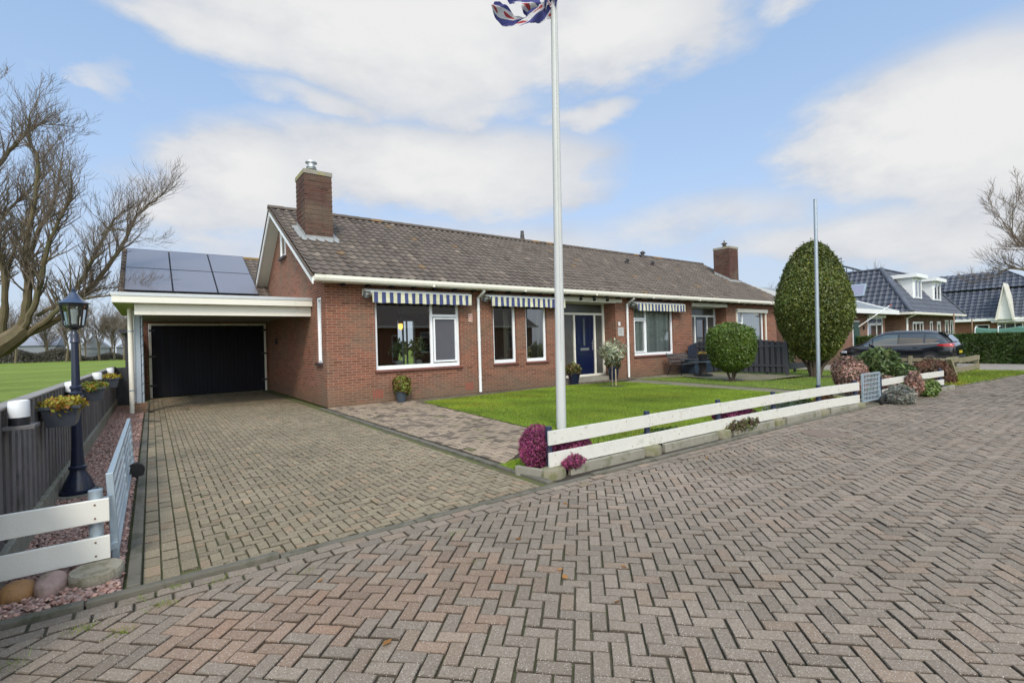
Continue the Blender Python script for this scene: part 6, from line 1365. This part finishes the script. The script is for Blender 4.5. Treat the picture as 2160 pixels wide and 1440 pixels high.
mb.add([(e0 + tx, f0 + tx, tz), (e1 - tx, f0 + tx, tz), (e1 - tx, f1 - tx, tz), (e0 + tx, f1 - tx, tz)], [(0, 1, 2, 3)]); rfh = mb.build('roof', dtile, hh)
mb = MB(); ridge(mb, (e0, f0, ez + .05), (e0 + tx, f0 + tx, tz + .05), r=.13, tintf=bt); ridge(mb, (e1, f0, ez + .05), (e1 - tx, f0 + tx, tz + .05), r=.13, tintf=bt); ridge(mb, (e0 + tx, f0 + tx, tz + .03), (e1 - tx, f0 + tx, tz + .03), r=.10, tintf=bt); ridge(mb, (e0 + tx, f0 + tx, tz + .03), (e0 + tx, f1 - tx, tz + .03), r=.10, tintf=bt); mb.build('ridge_tile', dtile, rfh)
mb = MB(); mb.box(e0 - .05, e1, f0 - .12, f0 + .02, ez - .12, ez + .02); mb.box(e0 - .12, e0 + .02, f0 + .02, f1, ez - .12, ez + .02); mb.build('gutter', cream, hh)
mb = MB(); mb.box(e0, e1, f0, Y0_ - .002, ez - .10, ez - .06); mb.build('soffit', cream, hh)
mb = MB(); mb.tube([(39.2, f0 - .02, ez - .1), (39.05, Y0_ - .1, ez - .35), (38.98, Y0_ - .08, ZG)], .06, 8); mb.build('downpipe', white, hh)
for (xa, xb) in ((41.3, 43.4), (46.0, 48.3)):
    yb = f0 + .66; zb_ = ez + .66 * math.tan(slh); zt_ = 5.05
    mb = MB(); mb.extr([(xa, yb, zb_ - .1), (xa, yb, zt_), (xa, f0 + (zt_ - ez) / math.tan(slh) + .2, zt_)], (.15, 0, 0)); mb.extr([(xb - .15, yb, zb_ - .1), (xb - .15, yb, zt_), (xb - .15, f0 + (zt_ - ez) / math.tan(slh) + .2, zt_)], (.15, 0, 0)); mb.box(xa + .15, xb - .15, yb, yb + .1, zb_ - .1, zt_)
    z = zb_
    while z < zt_ - .1: mb.extr([(xa - .012, yb, z), (xa - .012, yb + (z - zb_) / math.tan(slh) + .02, z), (xa - .012, yb + (z - zb_) / math.tan(slh) + .02, z + .03), (xa - .012, yb, z + .03)], (.012, 0, 0)); z += .17
    dm = mb.build('dormer', white, hh); MB().box(xa - .25, xb + .25, yb - .3, yb + 1.9, zt_, zt_ + .25).build('dormer_roof', white, dm)
    mb = MB(); frame(mb, 'y', yb - .05, xa + .3, xb - .3, zb_ + .1, zt_ - .1, .08, .05); mb.box((xa + xb) / 2 - .05, (xa + xb) / 2 + .05, yb - .05, yb, zb_ + .18, zt_ - .18); mb.build('dormer_window', pvc, dm); pane('pane', dglass, 'y', yb - .012, xa + .38, xb - .38, zb_ + .18, zt_ - .18, dm)
o_ = V((e0, 12.1, ez)) + V((ch_, 0, shh)) * 1.5; SS = V((ch_, 0, shh)); NNs = V((-shh, 0, ch_))
def qk(u, v, h): return o_ + V((0, u, 0)) + SS * v + NNs * h
mb = MB(); mb.add([qk(u, v, h) for h in (.02, .16) for u, v in ((0, 0), (1.15, 0), (1.15, 1.05), (0, 1.05))], [(0, 3, 2, 1), (4, 5, 6, 7), (0, 1, 5, 4), (1, 2, 6, 5), (2, 3, 7, 6), (3, 0, 4, 7)]); skl = mb.build('skylight', greypaint, hh)
MB().add([qk(u, v, .165) for u, v in ((.1, .1), (1.05, .1), (1.05, .95), (.1, .95))], [(0, 1, 2, 3)]).build('pane', M('sky_glass', (.22, .22, .30), .25, coat=1.), skl)
simplewin(hh, 'y', Y0_, 40.6, 42.9, 1.0, 2.05, mull=(41.3, 42.2)); simplewin(hh, 'y', Y0_, 44.6, 45.2, .2, 2.1); simplewin(hh, 'y', Y0_, 46.4, 47.3, -.1, 2.1); simplewin(hh, 'y', Y0_, 48.6, 49.5, .2, 2.2); simplewin(hh, 'y', Y0_, 50.1, 50.9, .2, 2.2)
mb = MB(); mb.bar((41.2, 13.9, tz + .62), (41.2, 12.8, tz + .12), 1.3, .10, up=(0, .4, 1)); [mb.bar((41.2, 13.8 - k * .4, tz), (41.2, 13.8 - k * .4, tz + .55 - .18 * k), .04, .04, up=(1, 0, 0)) for k in range(3)]; mb.build('solar_collector', M('dark_collector', (.04, .045, .05), .4), hh)
mb = MB(); mb.tube([(40.8, 14.0, tz), (40.8, 14.0, tz + 1.15)], .02, 6); mb.bar((40.8, 13.8, tz + .95), (40.8, 14.2, tz + .95), .03, .03); mb.lathe([(0, -.07), (.07, 0), (0, .07)], (40.8, 14.0, tz + 1.2), 6); mb.build('weather_vane', black, hh)

# large blue roofed house at the far right
bh = thing('gabled_house', (60, 10, ZG), 'red brick house with large blue tiled roof and narrow white gable at the far right', 'house')
HX = 60.0; ya, yb = 5.0, 14.5; ez3 = 2.35
mb = MB(); mb.box(HX, HX + .3, ya - 2.5, yb, ZG, ez3); mb.box(HX + .3, HX + 12, ya - 2.5, ya - 2.2, ZG, ez3); mb.build('wall', brick, bh)
s3 = math.radians(47); L3 = 5.9; mb = MB(); c3, n3 = math.cos(s3), math.sin(s3)
tiles(mb, (HX - .5, 0, ez3), (0, 1, 0), (c3, 0, n3), lambda v: ya - 3.0 + v * 1.1, lambda v: yb + 4, L3 * .62, pitch=.42, course=.42, amp=.045, lap=.06, tintf=bt, sub=5)
o3 = V((HX - .5, 0, ez3)) + V((c3, 0, n3)) * (L3 * .62)
tiles(mb, (o3.x - .12, 0, o3.z + .12), (0, 1, 0), (c3, 0, n3), lambda v: ya - 3.0 + (L3 * .62 + v) * 1.1, lambda v: yb + 4, L3 * .38, pitch=.42, course=.42, amp=.045, lap=.06, tintf=bt, sub=5)
rt = o3 + V((c3, 0, n3)) * (L3 * .38); mb.add([(HX - .5, ya - 3.0, ez3), (rt.x, ya - 3.0 + L3 * 1.1, rt.z + .1), (rt.x + 6, ya - 3, ez3)], [(0, 1, 2)]); mb.add([(rt.x, ya - 3.0 + L3 * 1.1, rt.z + .1), (rt.x, yb + 4, rt.z + .1), (rt.x + 6, yb + 4, ez3), (rt.x + 6, ya - 3, ez3)], [(0, 1, 2, 3)]); rf3 = mb.build('roof', dtile, bh)
mb = MB(); mb.box(HX - .58, HX - .5, ya - 3.0, yb + 4, ez3 - .2, ez3 + .05); mb.build('gutter', white, bh)
mb = MB(); gy_ = 8.1; mb.extr([(HX - .75, gy_ - .5, ez3 - .1), (HX - .75, gy_ + .5, ez3 - .1), (HX - .75, gy_, ez3 + 2.7)], (1.8, 0, 0)); gbl = mb.build('gable', white, bh)
mb = MB(); [mb.extr([(HX - 1.0, gy_ + s * .62, ez3 - .2), (HX - 1.0, gy_ + s * .48, ez3 - .2), (HX - 1.0, gy_, ez3 + 2.75), (HX - 1.0, gy_, ez3 + 3.05)], (2.2, 0, 0)) for s in (-1, 1)]; mb.build('gable_verge', cream, gbl)
simplewin(bh, 'x', HX, 9.2, 10.1, .9, 1.85); simplewin(bh, 'x', HX, 7.1, 8.7, .6, 1.95, mull=(7.6, 8.2)); simplewin(bh, 'x', HX, 12.4, 13.2, .9, 1.9)
MB().box(HX - .6, HX - .01, 6.9, 9.0, 2.0, 2.12).build('canopy', white, bh)
mb = MB(); mb.box(HX - .2, HX + .6, 13.2, 14.3, ez3 + 2.2, ez3 + 3.0) ; mb.v = [(x + 1.0, y, z - .6) for x, y, z in mb.v]; mb.build('roof_window', white, rf3)
# green netting of a covered garden tunnel
tn = thing('net_tunnel', (36, 7.4, ZG), 'green garden netting on pale hoops just above the hedge', 'netting')
netm = leaf_mat('green_net', (.18, .36, .30), .6, trans=.5)
HN = [(7.0, 1.50), (5.4, 1.48), (4.2, 1.50)]
mb = MB(); pts = []
for i in range(31): s = i / 30; y = lerp(6.1, 1.2, s); sag = -.10 * abs(math.sin(s * PI * 3)); pts += [(36 + .0, y, 1.02), (36.05, y, 1.46 + sag), (36.6, y, 1.52 + sag)]
mb.add(pts, [(3 * i + k, 3 * i + 3 + k, 3 * i + 4 + k, 3 * i + 1 + k) for i in range(30) for k in (0, 1)]); mb.build('net', netm, tn)
for y in (6.1, 5.2, 3.9, 2.3): MB().tube([(36, y, ZG), (36, y, 1.2), (36.05, y, 1.46), (36.3, y, 1.56), (36.7, y, 1.55)], .02, 5).build('hoop', white, tn)
for (x, y, h, lb) in ((36, 6.95, 2.35, 'pale garden stake nearest the hipped house above the hedge'), (36.5, 6.3, 2.0, 'shorter pale garden stake above the hedge near the netting')): tag(MB().tube([(x, y, ZG), (x + .05, y, h)], .03, 6).build('garden_stake', M('stake_wood', (.3, .2, .13), .8), None), lb, 'stake', 'garden stakes above the hedge')

# ================================================================== trees
bark = M('willow_bark', (.125, .095, .055), .9, .4, 5, bmp=.8, bscale=14, stain=(.10, .11, .05), stainf=.5, stscale=2)
twig = M('bare_twig', (.145, .115, .09), .9, .2, 5)
def planar_tree(name, Y, W_, limbs, label, seed, spx, group=None, n2=9, ang=None, depth=3, trunkpath=None, minr=.006, lenk=1.0, gr=1.0):
    """limbs are polylines in the tree's own upright plane (m right, m up), radii; each gets side branches"""
    rn = random.Random(seed); o = thing(name, W_, label, 'tree', group); R2 = V((.80, -.6, 0)); O2 = V(W_); D2 = V((.6, .8, 0))
    tr = MB(); tw = MB()
    for li, (pts, r0, r1, dp) in enumerate(limbs):
        P = []; dj = rn.uniform(-.6, .6)
        for i, (a, b2) in enumerate(pts): P.append(O2 + R2 * a + V((0, 0, b2)) + D2 * (dj * i * .5 * dp))
        Q = []; n = 5 * (len(P) - 1)
        for i in range(n + 1):
            f = i / n * (len(P) - 1); a = min(int(f), len(P) - 2); q = f - a; g = lambda k: P[max(0, min(len(P) - 1, k))]
            Q.append(V([cr(g(a - 1)[c], g(a)[c], g(a + 1)[c], g(a + 2)[c], q) for c in range(3)]) + V((rn.gauss(0, .01), rn.gauss(0, .01), rn.gauss(0, .01))))
        rad = [lerp(r0, r1, i / n) for i in range(n + 1)]; tr.tube(Q, rad, 8 if r0 > .08 else 6, cap=False)
        if dp == 0: continue
        L_ = sum((Q[i + 1] - Q[i]).length for i in range(n)); m_ = int(n2 * L_)
        for k in range(m_):
            f = rn.uniform(.22, 1.0) * n; i = min(int(f), n - 1); b3 = Q[i].lerp(Q[i + 1], f - i); d = (Q[i + 1] - Q[i]).normalized()
            ax = V((rn.gauss(0, 1), rn.gauss(0, 1), rn.gauss(0, .5))).normalized(); nd = (d * .75 + ax * .75 + V((0, 0, .35))).normalized()
            grow(tw, b3, nd, lenk * rn.uniform(.5, 1.25) * (1.15 - .3 * f / n), max(min(rad[i] * .4, .03), minr), depth - 1, rn, .6, .22, 3, minr, 0, 4)
        grow(tw, Q[-1], (Q[-1] - Q[-2]).normalized(), lenk * 1.0, max(r1, minr), depth, rn, .55, .2, 4, minr, 0, 4)
    tr.build('trunk', bark, o, smooth='auto'); tw.build('crown', twig, o); return o
px = lambda x, y: ((x - 0) / 73., (742 - y) / 73. + 1.38)
limb = lambda pl, r0, r1, dp=1: ([px(*q) for q in pl], r0, r1, dp)
planar_tree('willow_tree', 20, (-3.45, 20.0, 0), [
    ([(-2.6, -.2), (-1.7, .75), (-.7, 1.45), (.1, 1.8), (.75, 2.25)], .50, .20, 0),
    limb([(30, 700), (58, 660), (80, 600), (90, 560), (100, 520), (130, 440), (150, 360), (145, 320), (160, 270)], .12, .012),
    limb([(35, 700), (75, 655), (115, 580), (140, 520), (185, 460), (215, 420), (225, 380)], .095, .011),
    limb([(40, 700), (90, 670), (130, 630), (180, 560), (215, 490), (230, 430), (262, 390), (272, 370)], .10, .011),
    limb([(45, 698), (100, 660), (150, 610), (200, 530), (235, 465), (268, 435)], .09, .012),
    limb([(75, 655), (130, 630), (190, 620), (235, 615), (255, 612)], .05, .01),
    limb([(0, 700), (30, 640), (50, 560), (58, 520), (80, 450), (100, 390), (95, 330), (120, 280)], .085, .011),
    limb([(58, 540), (70, 470), (85, 420), (90, 350), (85, 300)], .08, .015),
    limb([(-10, 690), (5, 600), (8, 540), (25, 480), (40, 420), (60, 360), (70, 300)], .06, .01),
    limb([(-30, 690), (-10, 600), (0, 500), (15, 440), (30, 380)], .06, .01),
    limb([(-40, 640), (-30, 500), (-20, 400), (0, 330), (20, 250), (30, 190)], .075, .01),
    limb([(-40, 420), (-10, 340), (20, 290), (60, 245), (80, 240)], .08, .015),
    limb([(-40, 500), (0, 430), (30, 380), (50, 330)], .06, .015),
    limb([(215, 490), (250, 480), (285, 490)], .04, .01), limb([(180, 560), (210, 545), (240, 535), (262, 530)], .035, .01)],
    'large leaning bare willow in the meadow at the left edge', 11, 73, n2=13, depth=3, minr=.004, lenk=.72)
planar_tree('street_tree', 2, (30.4, 2.1, ZG), [
    ([(0, -.1), (.0, 1.5), (-.1, 3.1)], .28, .2, 0),
    ([(-.1, 2.9), (-1.2, 4.4), (-2.1, 4.9), (-2.7, 4.75)], .13, .02, 1), ([(-1.2, 4.4), (-1.9, 5.2), (-2.1, 5.8), (-2.2, 6.4)], .05, .01, 1), ([(-.1, 3.0), (-1.6, 3.9), (-2.4, 4.1), (-3.0, 3.8)], .08, .012, 1), ([(-.8, 4), (-1.3, 5.2), (-1.5, 6.3)], .06, .012, 1), ([(0, 3.0), (-.5, 5.2), (-.8, 6.5)], .12, .02, 1), ([(0, 3.0), (.7, 5), (.6, 7)], .13, .02, 1), ([(-2.3, 5.0), (-2.7, 5.6), (-2.8, 6.6)], .03, .01, 1)],
    'bare street tree reaching in from the right edge', 13, 40, n2=10, depth=3, minr=.006, lenk=.8)
# distant bare trees: things one can tell apart
def far_tree(x, y, h, seed, lb, base=0, spread=.5, grp='bare trees far beyond the meadow', n=4, minr=.025, name='bare_tree'):
    rn = random.Random(seed); o = thing(name, (x, y, base), lb, 'tree', grp); tr = MB(); tw = MB(); hh_ = h * .3
    tr.tube([(x, y, base - .3), (x + rn.gauss(0, .2), y, base + hh_), (x + rn.gauss(0, .3), y, base + h * .7)], [h * .025, h * .018, h * .007], 6)
    for k in range(14):
        a = rn.uniform(0, 6.28); z = base + hh_ + k * h * .03; grow(tw, (x, y, z), (math.cos(a) * spread, math.sin(a) * spread, .8), h * rn.uniform(.3, .42), h * .010, 3, rn, .55, .2, n, minr, 0, 3, 3)
    tr.build('trunk', bark, o); tw.build('crown', twig, o)
W3 = [(-28, 170, 13, 'leftmost tree of the far row, behind the willow'), (-22, 165, 12, 'far tree showing left of the lamp post beside the long barn'), (-17.5, 160, 15, 'tall narrow far tree at the left end of the row'), (-13, 165, 17, 'far tree just left of the lamp lantern'), (-8.5, 158, 16, 'far tree immediately right of the lamp post'), (-5.4, 150, 17, 'tallest far tree between lamp post and carport'), (-2.2, 155, 15, 'far tree halfway between lamp post and carport'), (.4, 160, 14, 'far tree close to the carport, second from the right'), (2.6, 150, 13, 'rightmost far tree next to the carport')]
W3 += [(-25, 190, 13, 'slim far tree second from the left end of the row'), (-15.2, 185, 12, 'small far tree between the long barn and the lamp post'), (-7, 182, 13, 'short far tree behind the steep roofed barn'), (-.8, 180, 14, 'far tree behind the barn nearest the carport'), (4.5, 175, 12, 'far tree partly hidden by the carport downpipe')]
for i, (x, y, h, lb) in enumerate(W3): far_tree(x - 8, y, h * .72, 100 + i, lb + ' across the meadow')
far_tree(60, 17.9, 6.2, 130, 'slender bare tree rising behind the roof of the hipped house', ZG, .25, 'bare trees behind the houses', minr=.014); far_tree(44, 20.3, 4.6, 131, 'bare tree top showing left of the egg shaped bush', ZG, .5, 'bare trees behind the houses', minr=.014)
# shrubs and farm buildings at the field edge
fs_ = leaf_mat('far_shrub', (.12, .108, .09), .8, trans=.1)
hz_ = thing('far_hedgerow', (-15, 165, 0), 'low dark hedgerow along the far edge of the meadow', 'hedgerow')
r_ = np.random.default_rng(8); n = 90000; P = np.column_stack([r_.uniform(-90, 40, n), r_.uniform(163, 168, n), np.zeros(n)]); hgt = 2.0 + 1.0 * np.sin(P[:, 0] * .21) + .8 * np.sin(P[:, 0] * .67 + 1); P[:, 2] = r_.random(n) ** .7 * hgt
u_ = r_.normal(size=(n, 3)); u_ /= np.linalg.norm(u_, axis=1)[:, None]; w_ = np.cross(u_, r_.normal(size=(n, 3))); w_ /= np.linalg.norm(w_, axis=1)[:, None]
npmesh('foliage', np.stack([P - u_ * .34, P + w_ * .06, P + u_ * .34, P - w_ * .06], 1).reshape(-1, 3), np.arange(4 * n).reshape(n, 4), fs_, np.clip(1 + r_.normal(size=n) * .3, .4, 2)[:, None] * np.ones((1, 3)), hz_)
bm_ = M('far_barn_wall', (.22, .235, .27), .8, .1, .2); br_ = M('far_barn_roof', (.24, .255, .30), .7, .1, .2)
def barn(x0, x1, y0, y1, he, hr, lb, ridge_y=True):
    o = thing('barn', ((x0 + x1) / 2, y0, 0), lb, 'barn', 'farm buildings across the meadow'); MB().box(x0, x1, y0, y1, 0, he).build('wall', bm_, o); ym = (y0 + y1) / 2; mb = MB()
    if ridge_y: mb.extr([(x0 - .4, y0 - .4, he), (x0 - .4, y1 + .4, he), (x0 - .4, ym, hr)], (x1 - x0 + .8, 0, 0))
    else: mb.extr([(x0 - .4, y0 - .3, he), (x1 + .4, y0 - .3, he), ((x0 + x1) / 2, y0 - .3, hr)], (0, y1 - y0 + .6, 0))
    mb.build('roof', br_, o); mb = MB(); k = x0 + 2
    while k < x1 - 3: mb.box(k, k + 2.4, y0 - .06, y0 - .01, .3, he * .6); k += 7
    mb.build('barn_door', M('barn_door', (.16, .17, .19), .7) if 'barn_door' not in bpy.data.materials else bpy.data.materials['barn_door'], o)
barn(-62, -21.5, 185, 205, 4.4, 7.6, 'long pale grey barn across the meadow left of the lamp post'); barn(-17, -10, 186, 200, 3.4, 6.8, 'steep roofed farm building right of the lamp post across the meadow', False); barn(-8.5, 3, 190, 206, 3.4, 7.6, 'farm building across the meadow near the carport', False)

# ================================================================== opposite side of the street, mirrored in the windows
OW = [(7, 9.2, .8, 2.5), (11.5, 14, .8, 2.5), (15.5, 16.5, .1, 2.3), (18, 20.5, .8, 2.5), (23, 25, .8, 2.5), (27, 28.2, .8, 2.5)]
oh = thing('opposite_bungalow', (17, -14, 0), 'brick bungalow across the street, behind the camera', 'house')
mb = MB(); wall_holes(mb, 'y', -13.5, 5, 30, 0, 2.95, OW, .3, -1); mb.box(5, 5.3, -22, -13.8, 0, 2.95); mb.box(29.7, 30, -22, -13.8, 0, 2.95); mb.build('wall', brick, oh)
mb = MB(); mb.extr([(4.6, -13.0, 2.9), (4.6, -22.6, 2.9), (4.6, -17.8, 5.6)], (25.8, 0, 0)); mb.build('roof', tile_m, oh); MB().box(4.6, 30.4, -13.1, -12.95, 2.85, 3.02).build('gutter', cream, oh)
for (a, b2, c_, d) in OW: mb = MB(); frame(mb, 'y', -13.55, a, b2, c_, d, .08, .06, -1); w1_ = mb.build('window', pvc, oh); pane('pane', dglass, 'y', -13.6, a + .06, b2 - .06, c_ + .06, d - .06, w1_)
mb = MB(); mb.add([(-8, -13, -.02), (24, -13, -.02), (24, -9, -.02), (-8, -9, -.02)], [(0, 1, 2, 3)]); tag(mb.build('opposite_lawn', lawn_base), 'lawn of the bungalow across the street', 'lawn', kind='structure')
far_tree(34, -11, 11, 140, 'bare tree across the street beyond the opposite bungalow', ZG, .5, 'bare trees across the street', n=4, minr=.02); et = thing('evergreen_tree', (46, -13, ZG), 'round evergreen tree across the street, mirrored in the blinds window', 'tree')
MB().tube([(46, -13, ZG), (46, -13, 2)], .25, 8).build('trunk', bark, et); blob_leaves('crown', holly, (46, -13, 3.6), (3.2, 3.2, 3.2), 9000, .32, et, seed=222)
far_tree(54, -14, 12, 141, 'second bare tree across the street, farther along the road', ZG, .5, 'bare trees across the street', n=4, minr=.02)
